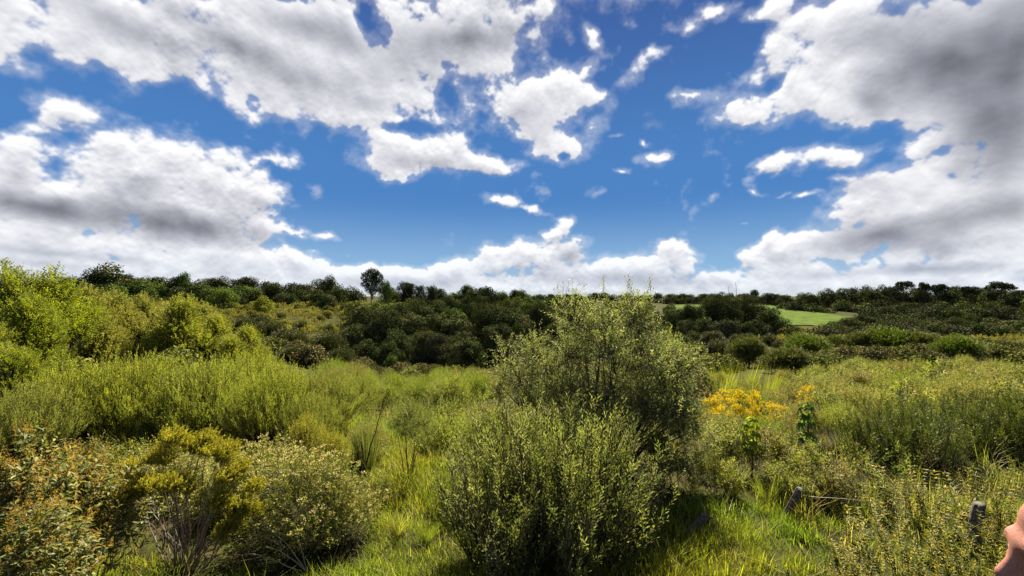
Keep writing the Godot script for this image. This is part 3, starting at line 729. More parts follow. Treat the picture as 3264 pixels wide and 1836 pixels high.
		[6, 1, 50.10, -238.24, 1.95, 11.27], [6, 4, 49.92, -219.06, 0.94, 7.00], [6, 4, 54.15, -220.65, 0.96, 11.01], [6, 0, 58.14, -221.48, 1.76, 9.77], [6, 6, 65.07, -230.57, 0.68, 7.33],
		[6, 1, 68.38, -229.58, 0.59, 8.69], [6, 5, 75.73, -238.28, 0.45, 8.20], [6, 5, 74.72, -226.43, 1.57, 6.92], [6, 7, 77.73, -215.41, 1.76, 9.71], [6, 7, 81.28, -214.35, 1.13, 7.82],
		[6, 5, 83.71, -216.05, 1.46, 7.51], [6, 7, 87.55, -216.77, 1.30, 6.66], [6, 1, 101.79, -234.90, 1.20, 11.22], [6, 1, 97.64, -221.90, 1.29, 6.75], [6, 5, 102.59, -224.39, 1.51, 9.55],
		[6, 0, 106.53, -223.69, 2.34, 10.69], [6, 4, 108.78, -218.16, 1.81, 6.66], [6, 5, 113.34, -218.54, 1.15, 7.03], [6, 1, 120.59, -225.36, 1.62, 9.60], [6, 7, 119.81, -214.72, 0.64, 9.68],

	]],
	["hedge_tree", "dark small tree of the hedge along the pasture's top, %s from the largest bush", "tree", "small trees of the hedge along the pasture", [
		[6, 4, 58.17, -180.77, -0.84, 4.95], [6, 0, 60.04, -181.88, -0.61, 5.13], [6, 5, 60.39, -170.82, 0.05, 6.70], [6, 2, 61.15, -162.52, 0.45, 5.32], [6, 2, 66.36, -172.45, -0.08, 5.12],
		[6, 1, 70.99, -176.76, -0.06, 6.85], [6, 3, 69.65, -165.86, 0.44, 4.45], [6, 0, 75.38, -168.86, 0.55, 5.16], [6, 1, 83.62, -180.47, 1.05, 6.12], [6, 3, 86.75, -178.84, 0.93, 5.72],
		[6, 0, 89.19, -180.92, 0.75, 7.66], [6, 3, 91.55, -179.54, 0.13, 5.60], [6, 0, 88.11, -163.90, 0.49, 6.27], [6, 2, 100.27, -181.65, 0.44, 5.37], [6, 4, 101.14, -178.55, 0.03, 4.68],
		[6, 4, 101.56, -174.05, 0.12, 6.20],
	]],
	["far_wood_tree", "dark tree on the skyline above the pasture's far end, %s away from the pasture", "tree", "dark trees on the far skyline", [
		[6, 1, 87.53, -150.30, 1.87, 6.49], [6, 7, 98.02, -162.96, 1.70, 6.75], [6, 3, 94.19, -151.31, 1.54, 8.07], [6, 0, 102.63, -155.89, 1.94, 7.70], [6, 6, 102.27, -149.51, 2.06, 7.16],
		[6, 6, 111.38, -159.22, 2.40, 10.18], [6, 0, 109.23, -151.30, 3.45, 8.48], [6, 0, 118.38, -158.58, 3.58, 6.40], [6, 3, 128.83, -166.91, 4.30, 9.77], [6, 0, 129.42, -160.68, 4.71, 7.30],
		[6, 0, 126.35, -153.27, 3.65, 7.96], [6, 4, 130.85, -155.11, 4.78, 6.65], [6, 1, 136.49, -158.64, 4.31, 6.72], [6, 4, 141.20, -159.47, 3.58, 7.27], [6, 7, 146.76, -159.33, 4.28, 8.81],
		[6, 7, 144.21, -154.28, 3.72, 7.85], [6, 3, 147.61, -152.10, 4.84, 8.00], [6, 0, 151.18, -151.60, 3.66, 9.56], [6, 7, 166.63, -165.17, 5.06, 7.29], [6, 2, 164.42, -160.01, 4.32, 7.60],
		[6, 7, 173.25, -162.98, 4.56, 8.47], [6, 6, 169.67, -155.20, 4.23, 8.68], [6, 1, 180.50, -162.61, 3.41, 9.45], [6, 6, 168.10, -148.60, 2.89, 8.66], [6, 6, 184.42, -159.36, 2.57, 7.86],
		[6, 6, 191.54, -161.65, 2.57, 7.43],
	]],
	["far_wood_tree", "dark tree of the far wood below the skyline, %s away from the pasture", "tree", "dark trees of the far wood below the skyline", [
		[6, 6, 82.04, -131.49, -0.62, 10.59], [17, 7, 81.82, -126.88, -0.34, 9.69], [6, 6, 85.54, -123.57, -0.89, 11.21], [17, 3, 89.03, -125.39, -1.77, 9.06], [6, 0, 98.59, -131.01, -0.26, 9.81],
		[6, 6, 101.83, -130.27, -1.15, 10.68], [6, 0, 101.93, -127.68, -1.13, 11.72], [17, 3, 106.77, -128.04, 0.09, 9.13], [17, 2, 118.05, -137.25, -1.56, 10.23], [17, 5, 118.63, -133.84, -0.90, 7.99],
		[6, 1, 118.93, -130.20, -0.96, 7.86], [17, 5, 131.41, -137.65, -1.06, 12.33], [6, 4, 122.01, -125.44, -0.76, 11.26], [6, 1, 137.89, -137.70, 0.02, 11.03], [6, 0, 129.74, -126.99, -0.67, 10.43],
		[6, 6, 137.88, -131.34, -0.85, 10.68], [6, 4, 147.49, -136.17, -1.10, 10.29], [6, 6, 138.27, -124.47, -0.38, 9.42], [6, 1, 157.30, -136.99, 0.42, 10.22], [6, 0, 156.29, -132.88, -0.81, 10.36],

	]],
	["far_wood_tree", "dark tree in the nearest row of the far wood, %s away from the pasture", "tree", "dark trees in the nearest row of the far wood", [
		[17, 5, 76.58, -94.39, -1.45, 8.25], [6, 5, 86.44, -101.49, -1.26, 6.33], [6, 0, 87.67, -101.44, -1.55, 7.29], [17, 5, 92.54, -104.40, -0.84, 8.38], [6, 7, 87.20, -94.81, -1.93, 8.48],
		[17, 6, 99.36, -104.50, -1.12, 8.52], [17, 1, 96.22, -98.30, -0.64, 6.81], [6, 6, 96.17, -95.38, -1.14, 7.97], [6, 1, 101.24, -99.07, -1.89, 9.82], [6, 3, 103.15, -98.13, -1.09, 7.80],
		[6, 5, 103.80, -96.90, -1.56, 6.49], [17, 7, 113.39, -103.54, -1.26, 7.40], [17, 6, 118.63, -105.50, -1.17, 7.40], [17, 3, 118.66, -102.10, -1.84, 10.24], [6, 5, 117.51, -98.85, -1.21, 8.16],

	]],
	["low_wood_tree", "tree of the low wood behind the olive bushes, %s away from the pasture", "tree", "trees of the low wood behind the olive bushes", [
		[22, 1, 51.39, -70.02, -2.62, 7.38], [22, 2, 55.08, -71.05, -2.02, 5.23], [22, 5, 60.59, -75.38, -1.85, 5.49], [22, 4, 63.41, -73.89, -1.62, 5.45], [22, 6, 62.28, -71.17, -1.54, 7.96],
		[22, 2, 63.85, -69.20, -2.03, 6.00], [22, 5, 65.01, -67.90, -1.88, 6.95], [17, 5, 67.32, -68.52, -1.96, 5.70], [22, 3, 68.81, -68.03, -1.76, 4.86], [22, 4, 77.22, -74.06, -1.49, 7.06],
		[22, 3, 80.49, -73.87, -2.05, 6.02], [22, 5, 76.78, -68.65, -2.28, 7.21], [22, 0, 85.24, -73.56, -2.80, 5.25], [17, 1, 87.72, -74.11, -2.29, 8.60],
	]],
	["low_wood_tree", "front tree of the low wood, %s away from the pasture", "tree", "front trees of the low wood", [
		[17, 4, 39.21, -54.99, -2.06, 6.49], [22, 7, 42.60, -57.19, -2.20, 4.70], [17, 7, 41.73, -52.93, -2.02, 5.62], [22, 2, 49.04, -59.15, -2.15, 6.10], [17, 0, 47.17, -54.97, -1.51, 4.22],
		[17, 2, 50.18, -55.91, -2.03, 5.34], [22, 7, 53.32, -56.95, -1.61, 6.04], [17, 3, 55.57, -58.12, -1.86, 5.74], [17, 2, 56.37, -55.74, -2.01, 6.09], [22, 4, 58.71, -55.91, -1.59, 4.16],
		[22, 3, 59.57, -54.72, -1.67, 6.50], [22, 7, 60.26, -54.59, -2.09, 5.42], [22, 7, 65.35, -57.46, -1.94, 6.87], [22, 7, 66.50, -55.92, -2.71, 6.16],
	]],
	["flat_topped_tree", "thin flat-topped tree on the far skyline, %s away from the pasture", "tree", "thin flat-topped trees on the far skyline", [
		[7, 0, 126.58, -142.00, 5.65, 6.29], [7, 1, 133.68, -142.00, 5.35, 4.46], [7, 2, 138.55, -142.00, 4.84, 5.07], [7, 3, 147.88, -142.00, 3.93, 6.09], [7, 4, 158.03, -142.00, 5.55, 8.72],
		[7, 5, 165.33, -142.00, 2.81, 7.10],
	]],
	["field_edge_shrub", "%s", "shrub", "shrubs between the scrub field and the low wood", [
		[16, 1, 13.11, -33.74, -1001.00, 2.06, "olive shrub near the half-hidden olive bush, farthest belt"], [16, 1, 7.72, -19.66, -1000.99, 1.73, "olive shrub near the half-hidden olive bush, nearest belt, first from left"],
		[16, 1, 9.70, -21.50, -1000.99, 1.93, "olive shrub near the half-hidden olive bush, nearest belt, second from left"], [16, 1, 9.57, -20.48, -1001.02, 2.41, "olive shrub near the half-hidden olive bush, nearest belt, third from left"],
		[4, 2, 15.65, -36.83, -1000.91, 2.35, "dark shrub near the half-hidden olive bush, farthest belt"], [4, 2, 11.86, -25.13, -1000.90, 1.62, "dark shrub near the half-hidden olive bush, middle belt"],
		[16, 1, 12.17, -25.76, -1000.99, 2.14, "olive shrub near the half-hidden olive bush, middle belt"], [16, 1, 12.87, -26.16, -1000.89, 2.43, "olive shrub near the yellowish rounded bush, middle belt"],
		[16, 1, 17.98, -36.10, -1000.74, 2.22, "olive shrub near the yellowish rounded bush, farthest belt, first from left"], [16, 1, 20.94, -37.64, -1000.78, 1.84, "olive shrub near the yellowish rounded bush, farthest belt, second from left"],
		[16, 2, 10.54, -21.14, -1000.67, 1.89, "brown shrub near the yellowish rounded bush, nearest belt"], [4, 2, 21.02, -40.48, -1000.71, 1.45, "dark shrub near the yellowish rounded bush, farthest belt, first from left"],
		[4, 2, 18.56, -33.03, -1000.93, 1.77, "dark shrub near the yellowish rounded bush, farthest belt, second from left"], [4, 2, 14.73, -28.20, -1000.97, 2.19, "dark shrub near the yellowish rounded bush, middle belt, first from left"],
		[4, 2, 15.73, -26.90, -1000.61, 2.16, "dark shrub near the yellowish rounded bush, middle belt, second from left"], [16, 1, 13.89, -24.30, -1000.92, 1.58, "olive shrub near the yellowish rounded bush, nearest belt"],
		[16, 2, 17.00, -28.25, -1000.77, 2.20, "brown shrub near the flat-topped bush, middle belt, first from left"], [16, 2, 15.04, -24.78, -1000.68, 2.36, "brown shrub near the flat-topped bush, middle belt, second from left"],
		[16, 2, 21.06, -34.66, -1001.06, 1.46, "brown shrub near the flat-topped bush, farthest belt, first from left"], [16, 2, 26.64, -40.39, -1000.72, 1.69, "brown shrub near the flat-topped bush, farthest belt, second from left"],
		[16, 2, 21.67, -32.41, -1000.74, 1.56, "brown shrub near the flat-topped bush, farthest belt, third from left"], [4, 2, 15.36, -23.94, -1000.84, 2.09, "dark shrub near the flat-topped bush, nearest belt, first from left"],
		[4, 2, 14.29, -20.30, -1000.99, 1.69, "dark shrub near the flat-topped bush, nearest belt, second from left"], [16, 1, 19.40, -29.09, -1000.61, 2.38, "olive shrub near the flat-topped bush, middle belt, first from left"],
		[16, 1, 20.33, -29.41, -1000.60, 2.46, "olive shrub near the flat-topped bush, middle belt, second from left"], [16, 1, 13.28, -19.08, -1000.90, 2.08, "olive shrub near the flat-topped bush, nearest belt, first from left"],
		[16, 1, 15.27, -21.57, -1000.99, 2.32, "olive shrub near the flat-topped bush, nearest belt, second from left"], [4, 2, 24.88, -35.59, -1000.97, 1.67, "dark shrub near the flat-topped bush, farthest belt"],
		[4, 2, 16.62, -21.99, -1000.63, 1.48, "dark shrub near the row of olive bushes, nearest belt"], [16, 2, 17.47, -23.03, -1001.05, 2.43, "brown shrub near the row of olive bushes, nearest belt, first from left"],
		[16, 2, 17.16, -20.85, -1001.06, 2.05, "brown shrub near the row of olive bushes, nearest belt, second from left"], [4, 2, 31.83, -41.00, -1001.00, 2.10, "dark shrub near the row of olive bushes, farthest belt"],
		[16, 2, 25.06, -32.25, -1001.00, 2.06, "brown shrub near the row of olive bushes, farthest belt, first from left"], [16, 2, 30.98, -37.47, -1000.97, 2.47, "brown shrub near the row of olive bushes, farthest belt, second from left"],
		[16, 2, 30.38, -36.53, -1000.76, 2.00, "brown shrub near the row of olive bushes, farthest belt, third from left"], [16, 1, 21.68, -27.54, -1000.93, 1.87, "olive shrub near the row of olive bushes, middle belt, first from left"],
		[16, 1, 20.78, -26.39, -1000.85, 2.44, "olive shrub near the row of olive bushes, middle belt, second from left"], [16, 1, 21.32, -26.61, -1000.66, 2.24, "olive shrub near the row of olive bushes, middle belt, third from left"],
		[16, 1, 25.39, -31.38, -1000.97, 1.46, "olive shrub near the row of olive bushes, middle belt, fourth from left"], [4, 2, 26.29, -30.12, -1001.00, 2.12, "dark shrub near the middle olive bush, middle belt, first from left"],
		[4, 2, 27.79, -30.75, -1000.85, 2.15, "dark shrub near the middle olive bush, middle belt, second from left"], [16, 1, 21.41, -24.52, -1000.76, 1.68, "olive shrub near the middle olive bush, nearest belt, first from left"],
		[16, 1, 20.87, -23.65, -1001.04, 1.93, "olive shrub near the middle olive bush, nearest belt, second from left"], [16, 1, 18.63, -20.04, -1000.68, 2.29, "olive shrub near the middle olive bush, nearest belt, third from left"],
		[4, 2, 34.33, -38.63, -1000.63, 1.62, "dark shrub near the middle olive bush, farthest belt, first from left"], [4, 2, 35.52, -39.44, -1000.87, 2.46, "dark shrub near the middle olive bush, farthest belt, second from left"],
		[16, 2, 26.01, -27.86, -1000.86, 2.38, "brown shrub near the middle olive bush, middle belt"], [16, 2, 18.75, -19.77, -1000.64, 2.18, "brown shrub near the middle olive bush, nearest belt, first from left"],
		[16, 2, 22.43, -22.83, -1000.81, 1.99, "brown shrub near the middle olive bush, nearest belt, second from left"], [4, 2, 18.72, -19.46, -1000.90, 1.51, "dark shrub near the middle olive bush, nearest belt"],
		[16, 2, 25.82, -25.48, -1000.85, 1.66, "brown shrub near the row's far end, middle belt"], [16, 1, 29.66, -28.94, -1000.98, 1.79, "olive shrub near the row's far end, middle belt, first from left"],
		[16, 1, 32.46, -29.85, -1000.65, 2.26, "olive shrub near the row's far end, middle belt, second from left"], [16, 1, 35.21, -31.65, -1000.99, 2.44, "olive shrub near the row's far end, middle belt, third from left"],
		[16, 2, 35.30, -34.29, -1000.72, 1.71, "brown shrub near the row's far end, farthest belt, first from left"], [16, 2, 43.07, -41.58, -1000.88, 1.51, "brown shrub near the row's far end, farthest belt, second from left"],
		[16, 2, 37.55, -35.12, -1000.96, 2.09, "brown shrub near the row's far end, farthest belt, third from left"], [16, 1, 42.53, -39.65, -1000.93, 2.39, "olive shrub near the row's far end, farthest belt"],
		[16, 1, 25.82, -23.35, -1000.93, 1.77, "olive shrub near the row's far end, nearest belt"], [16, 1, 26.20, -22.24, -1000.80, 2.12, "olive shrub near the right edge, nearest belt"],
		[16, 2, 26.84, -22.55, -1000.77, 1.43, "brown shrub near the right edge, nearest belt"], [16, 1, 46.59, -38.40, -1000.66, 2.18, "olive shrub near the right edge, farthest belt"],
		[4, 2, 40.74, -33.38, -1000.60, 2.03, "dark shrub near the right edge, farthest belt"], [16, 1, 38.30, -31.12, -1000.61, 2.46, "olive shrub near the right edge, middle belt"],

	]],
	["scrub_plant", "%s", "shrub", "low plants of the open scrub field", [
		[12, 2, 8.23, -12.69, -1000.51, 1.09, "brown leafy shrub in scrub field by the round olive bush, middle belt"], [12, 1, 8.27, -12.57, -1000.57, 1.48, "green leafy shrub in scrub field by the round olive bush, middle belt, first from left"],
		[12, 1, 8.67, -12.34, -1000.67, 1.31, "green leafy shrub in scrub field by the round olive bush, middle belt, second from left"], [12, 0, 9.51, -14.22, -1000.71, 1.52, "bright leafy shrub in scrub field by the round olive bush, middle belt"],
		[11, 1, 11.80, -17.26, -1000.64, 1.40, "yellow-green shrub in scrub field by the round olive bush, farthest belt, first from left"], [11, 1, 13.15, -18.92, -1000.59, 1.65, "yellow-green shrub in scrub field by the round olive bush, farthest belt, second from left"],
		[11, 0, 12.47, -18.12, -1000.53, 1.08, "pale olive shrub in scrub field by the round olive bush, farthest belt"], [12, 1, 7.06, -10.09, -1000.57, 1.41, "green leafy shrub in scrub field by the round olive bush, nearest belt"],
		[11, 2, 9.17, -12.58, -1000.58, 1.33, "brownish shrub in scrub field by the small-leaved shrub, middle belt, first from left"], [11, 2, 11.37, -13.99, -1000.77, 1.75, "brownish shrub in scrub field by the small-leaved shrub, middle belt, second from left"],
		[12, 0, 9.57, -12.97, -1000.70, 1.75, "bright leafy shrub in scrub field by the small-leaved shrub, middle belt"], [12, 0, 12.34, -16.25, -1000.70, 1.69, "bright leafy shrub in scrub field by the small-leaved shrub, farthest belt"],
		[11, 1, 12.90, -16.63, -1000.86, 1.23, "yellow-green shrub in scrub field by the small-leaved shrub, farthest belt, first from left"], [11, 1, 13.46, -16.41, -1000.53, 1.48, "yellow-green shrub in scrub field by the small-leaved shrub, farthest belt, second from left"],
		[12, 1, 11.76, -15.13, -1000.80, 1.19, "green leafy shrub in scrub field by the small-leaved shrub, farthest belt, first from left"], [12, 1, 14.18, -17.79, -1000.64, 1.04, "green leafy shrub in scrub field by the small-leaved shrub, farthest belt, second from left"],
		[12, 1, 8.40, -10.80, -1000.59, 1.46, "green leafy shrub in scrub field by the small-leaved shrub, nearest belt"], [11, 2, 9.18, -11.68, -1000.79, 1.37, "brownish shrub in scrub field by the small-leaved shrub, nearest belt"],
		[11, 2, 13.59, -16.96, -1000.54, 1.47, "brownish shrub in scrub field by the small-leaved shrub, farthest belt, first from left"], [11, 2, 13.16, -16.22, -1000.57, 1.44, "brownish shrub in scrub field by the small-leaved shrub, farthest belt, second from left"],
		[12, 2, 9.25, -11.41, -1000.76, 1.19, "brown leafy shrub in scrub field by the small-leaved shrub, nearest belt"], [11, 1, 12.21, -14.93, -1000.82, 1.27, "yellow-green shrub in scrub field by the small-leaved shrub, middle belt"],
		[11, 0, 10.87, -13.22, -1000.57, 1.05, "pale olive shrub in scrub field by the small-leaved shrub, middle belt"], [11, 1, 14.20, -16.89, -1000.66, 1.46, "yellow-green shrub in scrub field by the large dark broom, farthest belt, first from left"],
		[11, 1, 14.33, -15.73, -1000.76, 1.35, "yellow-green shrub in scrub field by the large dark broom, farthest belt, second from left"], [11, 1, 14.54, -15.57, -1000.55, 1.20, "yellow-green shrub in scrub field by the large dark broom, farthest belt, third from left"],
		[11, 1, 16.74, -17.77, -1000.54, 1.57, "yellow-green shrub in scrub field by the large dark broom, farthest belt, fourth from left"], [11, 1, 8.57, -10.04, -1000.73, 1.55, "yellow-green shrub in scrub field by the large dark broom, nearest belt, first from left"],
		[11, 1, 9.94, -11.52, -1000.74, 1.23, "yellow-green shrub in scrub field by the large dark broom, nearest belt, second from left"], [11, 1, 10.16, -11.32, -1000.85, 1.48, "yellow-green shrub in scrub field by the large dark broom, nearest belt, third from left"],
		[12, 0, 8.35, -9.68, -1000.50, 1.37, "bright leafy shrub in scrub field by the large dark broom, nearest belt, first from left"], [12, 0, 9.66, -10.98, -1000.58, 1.74, "bright leafy shrub in scrub field by the large dark broom, nearest belt, second from left"],
		[11, 2, 13.79, -15.60, -1000.69, 1.35, "brownish shrub in scrub field by the large dark broom, farthest belt"], [12, 2, 9.04, -10.22, -1000.65, 1.41, "brown leafy shrub in scrub field by the large dark broom, nearest belt"],
		[11, 2, 11.35, -11.93, -1000.51, 1.59, "brownish shrub in scrub field by the large dark broom, nearest belt"], [12, 1, 11.50, -11.81, -1000.55, 1.52, "green leafy shrub in scrub field by the second dark broom, nearest belt"],
		[11, 0, 18.69, -18.74, -1000.56, 1.41, "pale olive shrub in scrub field by the second dark broom, farthest belt, first from left"], [11, 0, 18.88, -18.35, -1000.81, 1.16, "pale olive shrub in scrub field by the second dark broom, farthest belt, second from left"],
		[11, 0, 16.84, -15.44, -1000.61, 1.28, "pale olive shrub in scrub field by the second dark broom, farthest belt, third from left"], [12, 1, 16.01, -16.03, -1000.73, 1.40, "green leafy shrub in scrub field by the second dark broom, farthest belt"],
		[12, 2, 10.52, -10.51, -1000.54, 1.02, "brown leafy shrub in scrub field by the second dark broom, nearest belt, first from left"], [12, 2, 10.54, -9.82, -1000.79, 1.75, "brown leafy shrub in scrub field by the second dark broom, nearest belt, second from left"],
		[12, 2, 11.95, -11.07, -1000.84, 1.30, "brown leafy shrub in scrub field by the second dark broom, nearest belt, third from left"], [12, 2, 11.61, -10.62, -1000.55, 1.48, "brown leafy shrub in scrub field by the second dark broom, nearest belt, fourth from left"],
		[11, 2, 13.71, -13.51, -1000.62, 1.32, "brownish shrub in scrub field by the second dark broom, middle belt, first from left"], [11, 2, 15.85, -14.75, -1000.75, 1.70, "brownish shrub in scrub field by the second dark broom, middle belt, second from left"],
		[11, 1, 18.43, -18.03, -1000.79, 1.10, "yellow-green shrub in scrub field by the second dark broom, farthest belt"], [12, 0, 10.52, -10.28, -1000.87, 1.44, "bright leafy shrub in scrub field by the second dark broom, nearest belt, first from left"],
		[12, 0, 11.03, -10.34, -1000.67, 1.04, "bright leafy shrub in scrub field by the second dark broom, nearest belt, second from left"], [12, 1, 15.54, -15.03, -1000.52, 1.57, "green leafy shrub in scrub field by the second dark broom, middle belt"],
		[12, 0, 13.45, -12.41, -1000.77, 1.67, "bright leafy shrub in scrub field by the second dark broom, middle belt"], [11, 0, 10.41, -9.60, -1000.74, 1.70, "pale olive shrub in scrub field by the second dark broom, nearest belt"],
		[11, 1, 12.18, -11.21, -1000.75, 1.27, "yellow-green shrub in scrub field by the second dark broom, nearest belt"], [11, 2, 11.40, -10.46, -1000.87, 1.35, "brownish shrub in scrub field by the second dark broom, nearest belt"],
		[11, 0, 15.49, -14.10, -1000.81, 1.59, "pale olive shrub in scrub field by the right edge, middle belt, first from left"], [11, 0, 13.85, -12.05, -1000.79, 1.65, "pale olive shrub in scrub field by the right edge, middle belt, second from left"],
		[11, 1, 15.74, -14.29, -1000.86, 1.01, "yellow-green shrub in scrub field by the right edge, middle belt"], [11, 1, 19.83, -17.63, -1000.65, 1.36, "yellow-green shrub in scrub field by the right edge, farthest belt, first from left"],
		[11, 1, 18.42, -15.23, -1000.56, 1.72, "yellow-green shrub in scrub field by the right edge, farthest belt, second from left"], [12, 2, 15.79, -13.66, -1000.64, 1.25, "brown leafy shrub in scrub field by the right edge, middle belt"],
		[12, 1, 13.80, -11.77, -1000.81, 1.22, "green leafy shrub in scrub field by the right edge, nearest belt, first from left"], [12, 1, 11.69, -9.79, -1000.51, 1.32, "green leafy shrub in scrub field by the right edge, nearest belt, second from left"],
		[11, 0, 13.22, -11.13, -1000.53, 1.56, "pale olive shrub in scrub field by the right edge, nearest belt"], [11, 2, 18.98, -15.91, -1000.55, 1.52, "brownish shrub in scrub field by the right edge, farthest belt"],
		[12, 0, 17.59, -14.52, -1000.82, 1.28, "bright leafy shrub in scrub field by the right edge, middle belt"], [11, 0, 15.95, -13.06, -1000.62, 1.17, "pale olive shrub in scrub field by the far right, middle belt"],
		[11, 2, 21.17, -17.21, -1000.63, 1.51, "brownish shrub in scrub field by the far right, farthest belt, first from left"], [11, 2, 22.83, -18.43, -1000.76, 1.32, "brownish shrub in scrub field by the far right, farthest belt, second from left"],
		[11, 2, 17.79, -14.44, -1000.62, 1.42, "brownish shrub in scrub field by the far right, middle belt, first from left"], [11, 2, 16.93, -12.89, -1000.65, 1.15, "brownish shrub in scrub field by the far right, middle belt, second from left"],
		[12, 2, 14.98, -12.09, -1000.75, 1.61, "brown leafy shrub in scrub field by the far right, middle belt, first from left"], [12, 2, 17.44, -13.41, -1000.49, 1.52, "brown leafy shrub in scrub field by the far right, middle belt, second from left"],
		[12, 2, 19.23, -14.60, -1000.73, 1.52, "brown leafy shrub in scrub field by the far right, middle belt, third from left"], [12, 2, 11.93, -9.56, -1000.77, 1.02, "brown leafy shrub in scrub field by the far right, nearest belt"],
		[12, 0, 16.55, -13.21, -1000.52, 1.53, "bright leafy shrub in scrub field by the far right, middle belt, first from left"], [12, 0, 17.51, -13.86, -1000.49, 1.46, "bright leafy shrub in scrub field by the far right, middle belt, second from left"],
		[11, 0, 22.04, -17.42, -1000.53, 1.43, "pale olive shrub in scrub field by the far right, farthest belt, first from left"], [11, 0, 24.83, -18.62, -1000.83, 1.12, "pale olive shrub in scrub field by the far right, farthest belt, second from left"],
		[12, 0, 13.81, -10.91, -1000.82, 1.59, "bright leafy shrub in scrub field by the far right, nearest belt"], [12, 1, 15.51, -12.18, -1000.84, 1.12, "green leafy shrub in scrub field by the far right, middle belt"],
		[12, 0, 21.43, -16.76, -1000.66, 1.29, "bright leafy shrub in scrub field by the far right, farthest belt"], [11, 0, 12.84, -9.93, -1000.50, 1.25, "pale olive shrub in scrub field by the far right, nearest belt, first from left"],
		[11, 0, 14.12, -10.70, -1000.73, 1.10, "pale olive shrub in scrub field by the far right, nearest belt, second from left"], [11, 1, 18.03, -13.71, -1000.78, 1.67, "yellow-green shrub in scrub field by the far right, middle belt"],

	]],
	["scrub_plant", "%s", "shrub", "low plants beyond the yellow flowers", [
		[11, 0, 6.79, -15.47, -1000.53, 0.89, "pale olive shrub past the flowers near the largest bush's side, farthest belt, first from left"], [11, 0, 7.31, -15.37, -1000.48, 0.86, "pale olive shrub past the flowers near the largest bush's side, farthest belt, second from left"],
		[11, 2, 4.53, -10.31, -1000.53, 1.26, "brownish shrub past the flowers near the largest bush's side, nearest belt"], [11, 2, 5.07, -11.45, -1000.58, 0.77, "brownish shrub past the flowers near the largest bush's side, middle belt"],
		[11, 3, 5.14, -9.95, -1000.59, 0.89, "green shrub past the flowers near the tall yellow grass, nearest belt, first from left"], [11, 3, 5.31, -9.70, -1000.54, 0.92, "green shrub past the flowers near the tall yellow grass, nearest belt, second from left"],
		[11, 2, 6.79, -12.82, -1000.38, 0.83, "brownish shrub past the flowers near the tall yellow grass, middle belt, first from left"], [11, 2, 6.73, -12.60, -1000.47, 1.23, "brownish shrub past the flowers near the tall yellow grass, middle belt, second from left"],
		[11, 0, 6.35, -11.98, -1000.55, 1.19, "pale olive shrub past the flowers near the tall yellow grass, middle belt"], [11, 0, 6.47, -10.89, -1000.45, 1.19, "pale olive shrub past the flowers near the round olive bush, nearest belt"],
		[11, 3, 8.67, -14.08, -1000.41, 1.15, "green shrub past the flowers near the lone flower, farthest belt, first from left"], [11, 3, 8.50, -13.72, -1000.40, 1.26, "green shrub past the flowers near the lone flower, farthest belt, second from left"],
		[11, 2, 9.07, -14.71, -1000.58, 0.83, "brownish shrub past the flowers near the lone flower, farthest belt"], [11, 2, 7.15, -11.11, -1000.53, 1.15, "brownish shrub past the flowers near the lone flower, nearest belt"],

	]],
	["valley_shrub", "%s", "shrub", "low shrubs on the ground falling to the hollow", [
		[11, 3, -7.39, -17.83, -1000.76, 1.35, "green shrub down the slope behind the small broom bush, farthest belt, first from left"], [11, 3, -7.05, -18.18, -1000.85, 1.42, "green shrub down the slope behind the small broom bush, farthest belt, second from left"],
		[11, 3, -5.98, -14.45, -1000.91, 1.16, "green shrub down the slope behind the small broom bush, middle belt, first from left"], [11, 3, -6.01, -16.18, -1000.78, 1.39, "green shrub down the slope behind the small broom bush, middle belt, second from left"],
		[11, 2, -5.26, -13.31, -1000.94, 1.32, "brownish shrub down the slope behind the small broom bush, nearest belt"], [11, 1, -6.24, -16.61, -1001.09, 1.47, "yellow-green shrub down the slope behind the small broom bush, middle belt, first from left"],
		[11, 1, -4.67, -14.67, -1001.02, 1.36, "yellow-green shrub down the slope behind the small broom bush, middle belt, second from left"], [11, 1, -4.88, -15.35, -1001.25, 0.99, "yellow-green shrub down the slope behind the small broom bush, middle belt, third from left"],
		[11, 3, -4.91, -13.10, -1000.93, 1.65, "green shrub down the slope behind the small broom bush, nearest belt, first from left"], [11, 3, -3.92, -11.19, -1000.90, 1.14, "green shrub down the slope behind the small broom bush, nearest belt, second from left"],
		[11, 1, -4.22, -11.90, -1000.98, 1.46, "yellow-green shrub down the slope behind the small broom bush, nearest belt, first from left"], [11, 1, -3.81, -11.60, -1000.96, 1.00, "yellow-green shrub down the slope behind the small broom bush, nearest belt, second from left"],
		[11, 2, -5.64, -15.97, -1001.31, 1.28, "brownish shrub down the slope behind the small broom bush, middle belt"], [11, 1, -5.89, -17.59, -1001.13, 1.48, "yellow-green shrub down the slope behind the small broom bush, farthest belt"],
		[11, 2, -6.27, -21.48, -1001.02, 0.99, "brownish shrub down the slope behind the small green bush, farthest belt"], [11, 1, -3.27, -11.44, -1000.91, 1.16, "yellow-green shrub down the slope behind the small green bush, nearest belt"],
		[11, 3, -4.69, -16.98, -1001.08, 1.11, "green shrub down the slope behind the small green bush, middle belt"], [11, 3, -3.60, -13.45, -1001.19, 1.19, "green shrub down the slope behind the small green bush, nearest belt, first from left"],
		[11, 3, -3.53, -13.82, -1000.75, 1.34, "green shrub down the slope behind the small green bush, nearest belt, second from left"], [11, 1, -3.36, -14.90, -1001.06, 1.01, "yellow-green shrub down the slope behind the small green bush, middle belt"],
		[11, 1, -3.42, -15.78, -1001.13, 1.14, "yellow-green shrub down the slope behind the sapling, middle belt, first from left"], [11, 1, -3.60, -17.33, -1000.82, 1.22, "yellow-green shrub down the slope behind the sapling, middle belt, second from left"],
